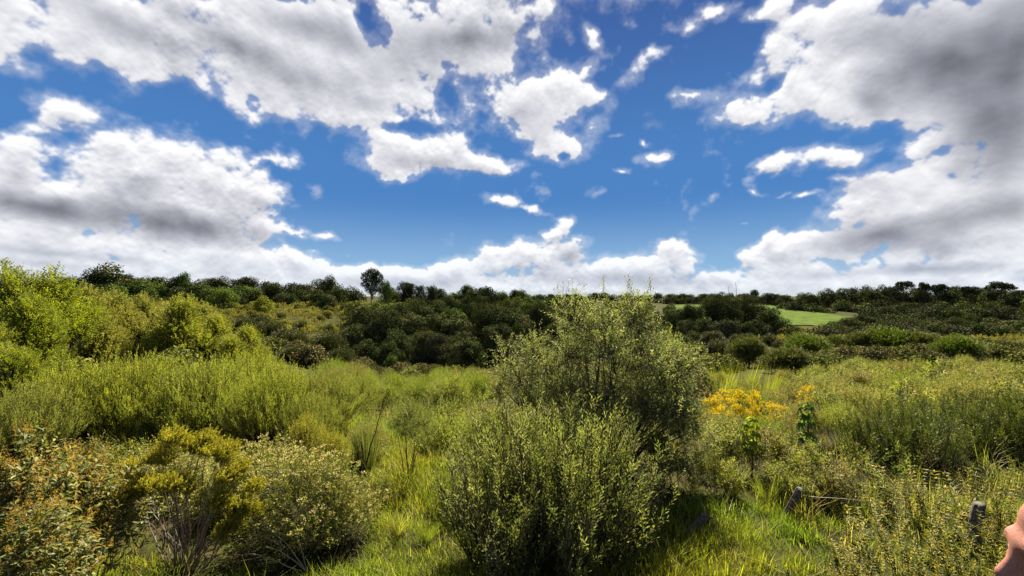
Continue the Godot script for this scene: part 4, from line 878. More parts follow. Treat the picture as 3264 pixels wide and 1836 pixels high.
		[11, 1, -2.14, -14.02, -1000.97, 1.57, "yellow-green shrub down the slope behind the sapling, middle belt, third from left"], [11, 3, -2.68, -12.55, -1000.85, 1.18, "green shrub down the slope behind the sapling, nearest belt, first from left"],
		[11, 3, -2.50, -12.35, -1000.90, 1.22, "green shrub down the slope behind the sapling, nearest belt, second from left"], [11, 3, -2.56, -13.60, -1001.17, 1.06, "green shrub down the slope behind the sapling, nearest belt, third from left"],
		[11, 3, -2.25, -12.66, -1000.85, 1.31, "green shrub down the slope behind the sapling, nearest belt, fourth from left"], [11, 3, -2.83, -16.33, -1001.21, 1.03, "green shrub down the slope behind the sapling, middle belt"],
		[11, 3, -3.16, -19.99, -1001.29, 1.54, "green shrub down the slope behind the sapling, farthest belt"], [11, 1, -1.82, -11.75, -1001.11, 1.47, "yellow-green shrub down the slope behind the sapling, nearest belt, first from left"],
		[11, 1, -1.52, -11.15, -1001.24, 1.64, "yellow-green shrub down the slope behind the sapling, nearest belt, second from left"], [11, 2, -3.16, -21.06, -1001.12, 1.62, "brownish shrub down the slope behind the sapling, farthest belt, first from left"],
		[11, 2, -2.89, -20.96, -1001.21, 1.27, "brownish shrub down the slope behind the sapling, farthest belt, second from left"], [11, 1, -1.70, -14.23, -1000.94, 1.45, "yellow-green shrub down the slope behind the light green shrub, middle belt"],
		[11, 1, -1.35, -12.94, -1001.07, 1.19, "yellow-green shrub down the slope behind the light green shrub, nearest belt"], [11, 3, -1.77, -18.60, -1001.11, 1.67, "green shrub down the slope behind the light green shrub, farthest belt, first from left"],
		[11, 3, -1.67, -18.80, -1001.12, 1.51, "green shrub down the slope behind the light green shrub, farthest belt, second from left"], [11, 3, -1.84, -21.71, -1000.97, 1.19, "green shrub down the slope behind the light green shrub, farthest belt, third from left"],
		[11, 3, -1.20, -20.58, -1000.96, 1.54, "green shrub down the slope behind the light green shrub, farthest belt, fourth from left"], [11, 1, -1.73, -19.45, -1000.99, 1.56, "yellow-green shrub down the slope behind the light green shrub, farthest belt, first from left"],
		[11, 1, -1.50, -20.17, -1000.87, 1.40, "yellow-green shrub down the slope behind the light green shrub, farthest belt, second from left"], [11, 2, -1.49, -18.96, -1001.26, 1.51, "brownish shrub down the slope behind the light green shrub, farthest belt, first from left"],
		[11, 2, -1.21, -19.73, -1001.17, 1.40, "brownish shrub down the slope behind the light green shrub, farthest belt, second from left"], [11, 3, -0.95, -12.06, -1001.11, 1.13, "green shrub down the slope behind the light green shrub, nearest belt"],
		[11, 3, -0.62, -17.11, -1000.75, 1.54, "green shrub down the slope behind the largest bush, middle belt"], [11, 2, -0.44, -15.15, -1000.97, 1.12, "brownish shrub down the slope behind the largest bush, middle belt"],

	]],
	["bank_plant", "%s", "shrub", "low plants under the young trees", [
		[16, 1, -17.17, -13.87, -1000.52, 1.50, "olive shrub on the bank below the left edge, middle belt, first from left"], [16, 1, -20.58, -16.93, -1000.58, 1.76, "olive shrub on the bank below the left edge, middle belt, second from left"],
		[16, 1, -19.26, -16.62, -1000.69, 1.70, "olive shrub on the bank below the left edge, middle belt, third from left"], [11, 0, -24.29, -19.86, -1000.76, 1.56, "pale olive shrub on the bank below the left edge, farthest belt"],
		[11, 2, -15.27, -12.56, -1000.61, 1.79, "brownish shrub on the bank below the left edge, nearest belt"], [11, 1, -14.32, -11.98, -1000.62, 1.67, "yellow-green shrub on the bank below the left edge, nearest belt"],
		[11, 1, -24.08, -20.52, -1000.70, 1.63, "yellow-green shrub on the bank below the left edge, farthest belt"], [11, 2, -12.92, -11.26, -1000.77, 1.52, "brownish shrub on the bank below the leftmost young trees, nearest belt"],
		[11, 0, -19.36, -17.76, -1000.77, 1.12, "pale olive shrub on the bank below the leftmost young trees, farthest belt, first from left"], [11, 0, -18.23, -17.25, -1000.55, 1.64, "pale olive shrub on the bank below the leftmost young trees, farthest belt, second from left"],
		[11, 0, -11.37, -10.79, -1000.81, 1.19, "pale olive shrub on the bank below the leftmost young trees, nearest belt"], [11, 0, -15.83, -15.24, -1000.66, 1.80, "pale olive shrub on the bank below the leftmost young trees, middle belt"],
		[16, 1, -16.62, -16.08, -1000.55, 1.21, "olive shrub on the bank below the leftmost young trees, middle belt"], [11, 0, -12.17, -12.06, -1000.81, 1.62, "pale olive shrub on the bank below the olive young tree, nearest belt"],
		[11, 1, -15.70, -15.66, -1000.55, 1.74, "yellow-green shrub on the bank below the olive young tree, middle belt"], [16, 1, -11.33, -11.59, -1000.57, 1.72, "olive shrub on the bank below the olive young tree, nearest belt"],
		[11, 2, -19.48, -20.08, -1000.74, 1.57, "brownish shrub on the bank below the olive young tree, farthest belt"], [11, 1, -10.66, -11.02, -1000.50, 1.58, "yellow-green shrub on the bank below the olive young tree, nearest belt"],
		[16, 1, -15.44, -16.51, -1000.68, 1.65, "olive shrub on the bank below the olive young tree, middle belt"], [11, 0, -13.27, -14.98, -1000.51, 1.62, "pale olive shrub on the bank below the loose young tree, middle belt, first from left"],
		[11, 0, -12.40, -14.74, -1000.74, 1.32, "pale olive shrub on the bank below the loose young tree, middle belt, second from left"], [11, 0, -9.09, -10.53, -1000.58, 1.70, "pale olive shrub on the bank below the loose young tree, nearest belt"],
		[11, 1, -9.63, -11.77, -1000.59, 1.06, "yellow-green shrub on the bank below the loose young tree, nearest belt"], [11, 1, -17.83, -21.82, -1000.57, 1.33, "yellow-green shrub on the bank below the loose young tree, farthest belt"],
		[16, 1, -12.79, -15.84, -1000.60, 1.57, "olive shrub on the bank below the loose young tree, middle belt"], [11, 1, -11.40, -14.21, -1000.56, 1.47, "yellow-green shrub on the bank below the loose young tree, middle belt"],
		[16, 1, -10.06, -12.86, -1000.59, 1.80, "olive shrub on the bank below the forked young tree, nearest belt, first from left"], [16, 1, -9.88, -12.71, -1000.79, 1.67, "olive shrub on the bank below the forked young tree, nearest belt, second from left"],
		[11, 1, -9.57, -12.37, -1000.79, 1.74, "yellow-green shrub on the bank below the forked young tree, nearest belt"], [11, 0, -13.40, -18.34, -1000.73, 1.35, "pale olive shrub on the bank below the forked young tree, farthest belt"],
		[11, 2, -13.53, -18.89, -1000.60, 1.43, "brownish shrub on the bank below the forked young tree, farthest belt"], [11, 1, -7.25, -11.05, -1000.59, 1.31, "yellow-green shrub on the bank below the smallest young tree, nearest belt"],
		[11, 2, -11.36, -17.40, -1000.58, 1.77, "brownish shrub on the bank below the smallest young tree, farthest belt"], [11, 0, -11.84, -18.16, -1000.79, 1.18, "pale olive shrub on the bank below the smallest young tree, farthest belt, first from left"],
		[11, 0, -12.86, -21.41, -1000.73, 1.52, "pale olive shrub on the bank below the smallest young tree, farthest belt, second from left"], [11, 0, -12.43, -20.74, -1000.72, 1.68, "pale olive shrub on the bank below the smallest young tree, farthest belt, third from left"],
		[11, 0, -8.46, -13.08, -1000.65, 1.39, "pale olive shrub on the bank below the smallest young tree, nearest belt"], [11, 1, -11.87, -19.02, -1000.65, 1.45, "yellow-green shrub on the bank below the smallest young tree, farthest belt, first from left"],
		[11, 1, -12.98, -21.15, -1000.69, 1.72, "yellow-green shrub on the bank below the smallest young tree, farthest belt, second from left"], [11, 1, -11.61, -19.45, -1000.53, 1.58, "yellow-green shrub on the bank below the smallest young tree, farthest belt, third from left"],
		[16, 1, -8.13, -13.45, -1000.47, 1.30, "olive shrub on the bank below the smallest young tree, middle belt"], [11, 2, -7.56, -13.54, -1000.51, 1.50, "brownish shrub on the bank below the smallest young tree, middle belt, first from left"],
		[11, 2, -8.01, -14.54, -1000.70, 1.26, "brownish shrub on the bank below the smallest young tree, middle belt, second from left"], [11, 0, -7.72, -14.31, -1000.74, 1.57, "pale olive shrub on the bank below the smallest young tree, middle belt"],

	]],
	["hollow_edge_shrub", "%s", "shrub", "dull shrubs between the broom bank and the hollow wood", [
		[11, 3, -21.62, -34.73, -1000.73, 1.76, "green shrub towards the hollow behind the smallest young tree, farthest belt"], [16, 1, -12.96, -21.19, -1000.72, 2.06, "olive shrub towards the hollow behind the smallest young tree, nearest belt"],
		[11, 3, -12.32, -20.17, -1000.76, 1.75, "green shrub towards the hollow behind the smallest young tree, nearest belt"], [4, 2, -12.89, -21.50, -1001.10, 2.14, "dark shrub towards the hollow behind the smallest young tree, nearest belt"],
		[4, 2, -15.83, -26.73, -1001.14, 2.02, "dark shrub towards the hollow behind the smallest young tree, middle belt"], [16, 2, -17.60, -29.78, -1000.81, 2.13, "brown shrub towards the hollow behind the smallest young tree, farthest belt"],
		[16, 1, -15.23, -26.12, -1000.90, 2.47, "olive shrub towards the hollow behind the smallest young tree, middle belt, first from left"], [16, 1, -13.06, -23.77, -1001.13, 1.72, "olive shrub towards the hollow behind the smallest young tree, middle belt, second from left"],
		[16, 2, -15.72, -27.33, -1000.99, 1.78, "brown shrub towards the hollow behind the smallest young tree, middle belt"], [16, 2, -19.35, -35.75, -1001.21, 2.20, "brown shrub towards the hollow behind the large brown bush, farthest belt"],
		[11, 3, -18.31, -34.03, -1001.01, 2.32, "green shrub towards the hollow behind the large brown bush, farthest belt, first from left"], [11, 3, -17.49, -32.77, -1001.08, 2.02, "green shrub towards the hollow behind the large brown bush, farthest belt, second from left"],
		[16, 1, -19.09, -36.34, -1000.96, 2.03, "olive shrub towards the hollow behind the large brown bush, farthest belt"], [4, 2, -12.87, -25.46, -1000.87, 1.55, "dark shrub towards the hollow behind the large brown bush, middle belt"],
		[4, 2, -10.19, -20.52, -1000.99, 1.75, "dark shrub towards the hollow behind the large brown bush, nearest belt"], [16, 2, -13.56, -27.59, -1001.22, 1.71, "brown shrub towards the hollow behind the large brown bush, middle belt, first from left"],
		[16, 2, -12.63, -25.72, -1001.14, 2.00, "brown shrub towards the hollow behind the large brown bush, middle belt, second from left"], [16, 2, -9.09, -19.90, -1001.24, 2.15, "brown shrub towards the hollow behind the large brown bush, nearest belt"],
		[4, 2, -10.48, -23.09, -1001.04, 1.62, "dark shrub towards the hollow behind the low dark bush, nearest belt"], [11, 3, -14.25, -31.43, -1001.12, 2.13, "green shrub towards the hollow behind the low dark bush, farthest belt"],
		[11, 3, -9.46, -21.85, -1000.82, 2.45, "green shrub towards the hollow behind the low dark bush, nearest belt, first from left"], [11, 3, -9.28, -22.69, -1000.95, 2.25, "green shrub towards the hollow behind the low dark bush, nearest belt, second from left"],
		[11, 3, -11.73, -28.92, -1000.72, 2.39, "green shrub towards the hollow behind the low dark bush, middle belt"], [16, 1, -11.77, -30.54, -1000.70, 1.72, "olive shrub towards the hollow behind the low dark bush, farthest belt"],
		[16, 2, -8.78, -24.77, -1000.73, 1.73, "brown shrub towards the hollow behind the small green bush, middle belt"], [16, 2, -11.91, -34.17, -1000.83, 2.50, "brown shrub towards the hollow behind the small green bush, farthest belt, first from left"],
		[16, 2, -12.60, -36.97, -1000.80, 2.39, "brown shrub towards the hollow behind the small green bush, farthest belt, second from left"], [16, 2, -9.17, -30.99, -1001.03, 1.64, "brown shrub towards the hollow behind the small green bush, farthest belt, third from left"],
		[16, 2, -7.93, -23.27, -1001.10, 2.07, "brown shrub towards the hollow behind the small green bush, nearest belt, first from left"], [16, 2, -5.62, -19.18, -1000.90, 2.27, "brown shrub towards the hollow behind the small green bush, nearest belt, second from left"],
		[4, 2, -7.28, -22.44, -1001.06, 1.78, "dark shrub towards the hollow behind the small green bush, nearest belt, first from left"], [4, 2, -6.63, -20.84, -1001.16, 2.39, "dark shrub towards the hollow behind the small green bush, nearest belt, second from left"],
		[4, 2, -6.02, -19.34, -1000.82, 2.00, "dark shrub towards the hollow behind the small green bush, nearest belt, third from left"], [11, 3, -8.97, -28.00, -1001.13, 2.30, "green shrub towards the hollow behind the small green bush, middle belt, first from left"],
		[11, 3, -8.24, -28.42, -1000.77, 1.51, "green shrub towards the hollow behind the small green bush, middle belt, second from left"], [4, 2, -7.57, -24.30, -1001.11, 2.54, "dark shrub towards the hollow behind the small green bush, middle belt, first from left"],
		[4, 2, -7.50, -24.81, -1001.01, 2.19, "dark shrub towards the hollow behind the small green bush, middle belt, second from left"], [4, 2, -9.20, -30.25, -1001.04, 2.47, "dark shrub towards the hollow behind the small green bush, farthest belt"],
		[16, 1, -9.76, -32.23, -1000.92, 2.24, "olive shrub towards the hollow behind the small green bush, farthest belt"], [11, 3, -9.41, -33.00, -1000.73, 1.76, "green shrub towards the hollow behind the small green bush, farthest belt"],

	]],
	["hollow_edge_shrub", "%s", "shrub", "dull shrubs before the dark hollow wood", [
		[16, 2, -8.64, -34.43, -1001.19, 2.37, "brown shrub near the hollow past the small green bush, farthest belt, first from left"], [16, 2, -8.20, -33.46, -1001.00, 1.89, "brown shrub near the hollow past the small green bush, farthest belt, second from left"],
		[11, 3, -6.27, -25.15, -1000.81, 1.71, "green shrub near the hollow past the small green bush, nearest belt"], [11, 3, -7.37, -30.41, -1000.77, 2.50, "green shrub near the hollow past the brownish hollow tree, middle belt, first from left"],
		[11, 3, -2.87, -27.79, -1001.24, 2.35, "green shrub near the hollow past the brownish hollow tree, middle belt, second from left"], [11, 3, -7.31, -31.09, -1001.22, 1.99, "green shrub near the hollow past the brownish hollow tree, farthest belt"],
		[16, 2, -6.46, -28.20, -1001.08, 2.34, "brown shrub near the hollow past the brownish hollow tree, middle belt"], [16, 1, -6.09, -27.54, -1000.85, 1.84, "olive shrub near the hollow past the brownish hollow tree, middle belt, first from left"],
		[16, 1, -3.93, -28.90, -1001.21, 2.13, "olive shrub near the hollow past the brownish hollow tree, middle belt, second from left"], [16, 1, -7.69, -34.94, -1000.93, 1.87, "olive shrub near the hollow past the brownish hollow tree, farthest belt, first from left"],
		[16, 1, -7.59, -35.32, -1000.79, 2.08, "olive shrub near the hollow past the brownish hollow tree, farthest belt, second from left"], [16, 1, -5.56, -31.67, -1001.17, 1.53, "olive shrub near the hollow past the brownish hollow tree, farthest belt, third from left"],
		[16, 2, -6.51, -32.11, -1001.24, 2.22, "brown shrub near the hollow past the brownish hollow tree, farthest belt"], [16, 2, -3.20, -26.10, -1001.04, 1.59, "brown shrub near the hollow past the brownish hollow tree, nearest belt"],
		[11, 3, -2.45, -24.36, -1001.04, 2.37, "green shrub near the hollow past the largest bush, nearest belt, first from left"], [11, 3, -0.98, -24.72, -1001.00, 1.82, "green shrub near the hollow past the largest bush, nearest belt, second from left"],
		[16, 2, -2.26, -23.08, -1000.98, 2.55, "brown shrub near the hollow past the largest bush, nearest belt, first from left"], [16, 2, -0.01, -25.73, -1000.77, 2.22, "brown shrub near the hollow past the largest bush, nearest belt, second from left"],
		[16, 2, 0.29, -23.66, -1001.17, 2.11, "brown shrub near the hollow past the largest bush, nearest belt, third from left"], [16, 2, -1.29, -26.81, -1001.10, 2.43, "brown shrub near the hollow past the largest bush, middle belt, first from left"],
		[16, 2, -0.70, -29.49, -1001.20, 2.42, "brown shrub near the hollow past the largest bush, middle belt, second from left"], [16, 1, -0.75, -33.14, -1000.85, 1.77, "olive shrub near the hollow past the largest bush, farthest belt"],

	]],
	["bank_end_plant", "plant behind the downhill end of the broom bank, %s of five", "shrub", "plants behind the downhill end of the broom bank", [
		[11, 0, -6.26, -11.50, 0.19, 1.56], [11, 3, -6.02, -12.00, -0.01, 1.54], [11, 1, -5.78, -12.50, -0.16, 1.52], [11, 0, -5.50, -13.00, -0.32, 1.58], [11, 2, -5.44, -10.40, 0.18, 1.11],

	]],
	["understorey_plant", "leafy plant in the gap between golden shrub and broom, %s in view", "plant", "leafy plants between golden shrub and broom", [
		[12, 1, -5.21, -5.60, 0.12, 1.04], [12, 0, -5.02, -5.90, 0.06, 1.10], [12, 2, -5.17, -5.20, 0.29, 0.89], [12, 1, -3.97, -5.90, 0.02, 1.10],
	]],
	["yellow_flower", "orange-yellow flowering stem in the bright patch, %s from the largest bush", "flower", "orange-yellow flowering stems of the bright patch", [
		[9, 0, 3.58, -8.12, 0.05, 0.30], [9, 1, 3.71, -8.03, 0.14, 0.30], [9, 2, 4.00, -8.35, 0.17, 0.31], [9, 3, 3.95, -7.93, 0.13, 0.29], [9, 4, 4.25, -8.33, 0.20, 0.31], [9, 5, 4.29, -8.15, 0.14, 0.30],
		[9, 6, 4.51, -8.37, -0.01, 0.31], [9, 7, 4.23, -7.67, 0.32, 0.28], [9, 8, 4.38, -7.77, 0.10, 0.29], [9, 9, 3.71, -7.83, 0.01, 0.29], [9, 10, 4.28, -8.33, -0.13, 0.31], [9, 11, 4.16, -7.61, 0.02, 0.28],
		[9, 12, 4.56, -7.81, 0.07, 0.29], [9, 13, 4.97, -8.17, -0.08, 0.30], [9, 14, 4.12, -8.39, -0.27, 0.31], [9, 15, 3.54, -7.74, -0.05, 0.29],
	]],
	["field_shrub", "taller olive shrub standing in the scrub field, %s of the taller ones", "shrub", "taller shrubs of the scrub field", [
		[11, 0, 7.92, -11.00, -0.04, 1.81], [12, 0, 10.16, -12.50, 0.04, 2.14], [11, 3, 10.25, -11.50, 0.07, 1.89], [12, 0, 12.61, -13.00, 0.10, 2.41], [11, 0, 12.67, -12.00, 0.11, 2.14],
		[12, 1, 13.13, -11.50, 0.27, 2.14], [11, 0, 7.53, -9.60, 0.11, 1.78], [12, 0, 8.45, -9.40, 0.22, 1.88], [11, 0, 9.38, -9.20, 0.34, 1.84], [12, 3, 9.98, -8.80, 0.37, 1.76],

	]],
	["meadow_shrub", "small mixed shrub of the weedy ground under the yellow flowers, %s in view", "shrub", "small mixed shrubs of the weedy ground", [
		[12, 0, 3.01, -6.30, 0.25, 1.03], [12, 2, 3.46, -6.00, 0.20, 0.94], [12, 3, 3.71, -5.60, 0.16, 0.92], [12, 3, 2.55, -5.50, 0.07, 0.86], [12, 2, 3.78, -5.20, 0.03, 0.82],
		[12, 0, 3.29, -5.30, 0.03, 0.76],
	]],
	["yellow_leaved_weed", "weed with small yellow-green leaves in the lower right tangle, %s in the tangle", "weed", "yellow-leaved weeds of the lower right tangle", [
		[20, 0, 3.81, -5.00, -0.04, 0.54], [20, 1, 4.05, -4.90, 0.04, 0.53], [20, 2, 4.28, -4.80, 0.11, 0.51], [20, 3, 4.46, -4.70, 0.15, 0.50], [20, 4, 4.63, -4.60, 0.16, 0.49],
		[20, 5, 4.78, -4.50, 0.23, 0.48], [20, 6, 4.93, -4.40, 0.24, 0.47], [20, 7, 3.48, -4.40, -0.07, 0.47], [20, 8, 3.68, -4.30, -0.06, 0.40], [20, 9, 3.89, -4.20, 0.02, 0.45],
		[20, 10, 4.04, -4.10, 0.04, 0.38], [20, 11, 4.20, -3.80, 0.15, 0.35], [20, 12, 4.28, -3.70, 0.18, 0.34], [20, 13, 3.05, -4.00, -0.11, 0.37], [20, 14, 3.14, -3.80, -0.04, 0.35],
		[20, 15, 3.32, -3.70, -0.01, 0.34], [20, 16, 3.47, -3.60, 0.02, 0.33], [20, 17, 3.57, -3.50, 0.05, 0.33], [20, 18, 3.69, -3.40, 0.08, 0.32], [20, 19, 3.46, -4.90, -0.24, 0.53],
		[20, 20, 2.72, -3.70, -0.14, 0.34], [20, 21, 2.85, -3.60, -0.13, 0.33],
	]],
]
const SINGLES := [
	["far_wood", 0, "ridge_tree", -91.43, -100.00, 8.86, 10.71, "broad dark tree rising highest above the near ridge's uphill end", "tree", "", -1.0],
	["far_wood", 2, "ridge_tree", -41.09, -98.00, 6.06, 4.90, "pointed dark tree on the ridge just uphill of the tall lone tree", "tree", "", -1.0],
	["green_wood", 1, "ridge_tree", -74.04, -99.00, 6.81, 4.95, "slim grey-green tree standing out of the skyline midway along the near ridge", "tree", "", -1.0],
	["tall_tree", 0, "tall_tree", -29.31, -92.00, 7.19, 5.13, "tall dark tree with a bare pale trunk, alone above the ridge", "tree", "", 0.4],
	["green_wood", 0, "ridge_tree", -25.39, -88.00, 4.64, 3.52, "paler green tree close beside the tall lone tree", "tree", "", -1.0],
	["bright_wood", 0, "round_tree", -46.00, -70.00, 2.70, 4.90, "rounded bright green tree at the upper edge of the ochre slope", "tree", "", -1.0],
	["bright_wood", 1, "round_tree", -38.00, -67.00, 1.62, 4.21, "rounded yellow-green tree on the ochre slope", "tree", "", -1.0],
	["green_wood", 2, "round_tree", -70.80, -84.00, 4.76, 5.52, "mid green domed tree in front of the highest ridge tree", "tree", "", -1.0],
	["bright_wood", 0, "round_tree", -65.16, -72.00, 3.29, 4.73, "low green dome of a tree above the brown slope scrub", "tree", "", -1.0],
	["far_wood", 3, "crest_tree", -6.79, -96.00, 3.44, 2.88, "slim dark tree sticking up from the falling crest", "tree", "", -1.0],
	["silver_wood", 0, "hollow_tree", -6.63, -40.00, -1.57, 3.14, "brownish tree among the dark trees of the hollow", "tree", "", -1.0],
	["green_wood", 1, "hollow_bush", -9.82, -36.00, -3.14, 1.54, "small green bush at the foot of the dark hollow wood", "bush", "", -1.0],
	["bush", 2, "brown_bush", -13.54, -27.00, -0.02, 3.66, "large grey-brown bush beside the dark hollow, its nearest edge", "bush", "", -1.0],
	["bush", 2, "brown_bush", -12.26, -29.00, -0.38, 3.52, "grey-green bush between the brown bush and the dark hollow", "bush", "", -1.0],
	["bush", 2, "brown_bush", -18.20, -33.00, 0.11, 3.54, "dull brown bush below the yellow-green round tree", "bush", "", -1.0],
	["bush", 2, "brown_bush", -9.77, -25.00, -1.04, 1.96, "low dark bush right against the foot of the hollow", "bush", "", -1.0],
	["bush", 2, "brown_bush", -21.91, -36.00, 0.20, 3.60, "dark olive bush behind the young slope trees", "bush", "", -1.0],
	["far_wood", 1, "far_ridge_tree", 119.02, -215.00, 3.38, 5.22, "small round tree alone on the far crest above the pasture", "tree", "", -1.0],
	["bush", 1, "rounded_bush", 11.85, -19.00, -0.24, 2.33, "round dark olive bush standing apart before the olive scrub", "bush", "", -1.0],
	["bush", 0, "rounded_bush", 18.09, -27.00, -0.35, 3.32, "flat-topped bright green bush behind the round olive bush", "bush", "", -1.0],
	["bush", 1, "rounded_bush", 12.82, -24.00, -0.26, 2.37, "yellowish rounded bush below the domed wood", "bush", "", -1.0],
	["bush", 2, "rounded_bush", 12.22, -26.00, -0.69, 2.34, "dark bush between the largest bush and the yellowish round one", "bush", "", -1.0],
	["bush", 1, "rounded_bush", 9.16, -22.00, -0.44, 1.45, "olive bush half hidden behind the largest bush", "bush", "", -1.0],
	["bush", 0, "rounded_bush", 26.75, -31.00, -0.21, 4.07, "green-topped olive bush in the row before the low wood, highest of the row", "bush", "", -1.0],
	["bush", 1, "rounded_bush", 25.44, -32.00, -0.70, 2.88, "olive bush in the row, next to the flat-topped green one", "bush", "", -1.0],
	["bush", 1, "rounded_bush", 28.03, -30.00, -0.46, 3.69, "olive bush in the middle of the row before the low wood", "bush", "", -1.0],
	["bush", 0, "rounded_bush", 23.30, -23.00, -0.10, 2.65, "bright green bush above dark twigs at the end of the row", "bush", "", -1.0],
	["bush", 1, "rounded_bush", 24.35, -33.00, -1.11, 2.43, "small olive bush right of the flat-topped green bush", "bush", "", -1.0],
	["bush", 1, "rounded_bush", 28.19, -26.00, -0.88, 2.77, "olive bush beyond the end of the row", "bush", "", -1.0],
	["bush", 2, "rounded_bush", 34.24, -30.00, -1.11, 3.19, "dull bush nearest the picture's edge below the low wood", "bush", "", -1.0],
	["heath", 1, "valley_shrub", -1.27, -13.50, -0.53, 0.96, "light green shrub standing out among those falling to the hollow", "shrub", "", -1.0],
	["heath", 3, "valley_shrub", -3.44, -14.50, -0.95, 1.14, "dark green shrub before the foot of the hollow wood", "shrub", "", -1.0],
	["young_tree", 0, "young_tree", -12.09, -10.50, 2.92, 1.95, "tall yellowish young tree at the left edge, highest of the young trees", "tree", "young trees on the slope", -1.0],
	["young_tree", 0, "young_tree", -11.53, -11.00, 2.77, 2.36, "yellow-green young tree with leaning dark stems beside the leftmost one", "tree", "young trees on the slope", -1.0],
	["young_tree", 0, "young_tree", -10.57, -9.60, 2.21, 1.65, "leafy young tree filling the gap between the two leftmost tall ones", "tree", "young trees on the slope", -1.0],
	["young_tree", 1, "young_tree", -13.09, -13.50, 2.34, 2.22, "olive young tree between the yellow-green tree and the slender ones", "tree", "young trees on the slope", -1.0],
	["young_tree", 1, "young_tree", -13.07, -14.50, 2.16, 2.17, "greyish young tree with thin leaning stems", "tree", "young trees on the slope", -1.0],
	["young_tree", 1, "young_tree", -13.39, -16.00, 2.06, 2.29, "loose olive young tree behind the one with the forked trunk", "tree", "young trees on the slope", -1.0],
	["young_tree", 2, "young_tree", -10.52, -14.00, 2.05, 2.30, "young tree with a visible forked dark trunk above the broom", "tree", "young trees on the slope", -1.0],
	["young_tree", 1, "young_tree", -12.31, -15.50, 1.39, 1.99, "lower greyish young tree just left of the forked one", "tree", "young trees on the slope", -1.0],
	["young_tree", 2, "young_tree", -10.09, -15.00, 1.41, 2.04, "low young tree next to the forked one", "tree", "young trees on the slope", -1.0],
	["young_tree", 2, "young_tree", -8.42, -14.00, 1.05, 1.70, "smallest young tree, nearest the hollow", "tree", "young trees on the slope", -1.0],
	["young_tree", 1, "young_tree", -12.63, -18.00, 1.68, 2.44, "pale young tree behind the low one", "tree", "young trees on the slope", -1.0],
	["young_tree", 1, "young_tree", -11.62, -12.50, 1.38, 1.70, "short brownish young tree in front of the greyish one", "tree", "young trees on the slope", -1.0],
	["young_tree", 2, "young_tree", -7.96, -12.50, 0.88, 1.52, "bushy young tree in front of the smallest one", "tree", "young trees on the slope", -1.0],
	["young_tree", 0, "edge_shrub", -8.19, -7.20, 1.25, 1.18, "yellow-green shrub at the left edge under the tallest young tree", "shrub", "", -1.0],
	["young_tree", 2, "edge_shrub", -9.67, -8.00, 1.66, 1.49, "leafy shrub cut by the left edge", "shrub", "", -1.0],
	["broom", 0, "broom_bush", -7.18, -7.20, 1.01, 2.06, "bright broom bush under the yellow-green young tree", "broom", "broom bushes of the bank", -1.0],
	["broom", 0, "broom_bush", -6.53, -7.60, 1.10, 2.39, "bright yellow-green broom bush below the slender young trees", "broom", "broom bushes of the bank", -1.0],
	["broom", 1, "broom_bush", -5.42, -7.80, 1.01, 2.34, "bright broom bush below the forked young tree", "broom", "broom bushes of the bank", -1.0],
	["broom", 1, "broom_bush", -5.28, -9.00, 0.91, 2.31, "tallest broom bush, nearest the grey-brown bush", "broom", "broom bushes of the bank", -1.0],
	["broom", 1, "broom_bush", -4.03, -7.40, 0.87, 1.80, "broom bush in the middle of the bank, towards the hollow", "broom", "broom bushes of the bank", -1.0],
	["broom", 2, "broom_bush", -3.50, -8.00, 0.73, 1.71, "broom bush at the downhill end of the bank", "broom", "broom bushes of the bank", -1.0],
	["broom", 2, "broom_bush", -3.23, -7.00, 0.49, 1.20, "grey-green broom bush behind the rushes", "broom", "broom bushes of the bank", -1.0],
	["broom", 2, "broom_bush", -6.83, -6.20, 0.82, 1.59, "dark broom bush behind the rusty flowered shrub", "broom", "broom bushes of the bank", -1.0],
	["broom", 2, "broom_bush", -3.88, -10.50, 0.19, 1.80, "small broom bush past the end of the bank", "broom", "broom bushes of the bank", -1.0],
	["heath", 2, "russet_shrub", -4.74, -9.00, 0.49, 0.71, "russet dry shrub between two broom bushes", "shrub", "", -1.0],
	["heath", 4, "ochre_weed", -2.87, -6.20, 0.36, 0.75, "ochre flowering weed in front of the grey-green broom", "weed", "", -1.0],
	["heath", 4, "ochre_weed", -2.41, -5.90, 0.25, 0.63, "ochre flowering weed next to the rushes", "weed", "", -1.0],
	["broad_leaf", 0, "rusty_shrub", -3.48, -3.10, 1.11, 1.15, "large broad-leaved shrub with rusty flower sprays in the bottom left corner", "shrub", "", -1.0],
	["broad_leaf", 1, "rusty_shrub", -3.36, -3.45, 0.84, 1.03, "broad-leaved shrub with ochre flower sprays beside the golden shrub", "shrub", "", -1.0],
	["broad_leaf", 1, "rusty_shrub", -2.95, -2.75, 0.76, 0.82, "low broad-leaved shrub lowest in the bottom left corner", "shrub", "", 2.0],
	["golden", 0, "golden_shrub", -2.90, -3.90, 0.85, 1.39, "golden shrub with crooked bare grey branches below its plumes", "shrub", "", 0.0],
	["pale_flower", 0, "pale_flowered_shrub", -2.08, -4.50, 0.49, 1.51, "rounded shrub dotted with pale flower heads beside the clearing", "shrub", "", -1.0],
	["pale_flower", 1, "pale_flowered_shrub", -2.97, -5.00, 0.38, 1.64, "pale flowered shrub behind the golden shrub", "shrub", "", -1.0],
	["pale_flower", 1, "pale_flowered_shrub", -1.70, -4.40, 0.15, 0.94, "lower leafy shrub at the clearing's edge beside the pale flowered one", "shrub", "", 1.0],
	["pale_flower", 0, "pale_flowered_shrub", -3.98, -5.20, 0.25, 1.41, "pale flowered shrub behind the golden plumes", "shrub", "", 3.0],
	["rush", 0, "rush_clump", -2.08, -6.30, 0.38, 0.58, "dark green clump of upright rushes by the leaning dark stalk", "rush", "", -1.0],
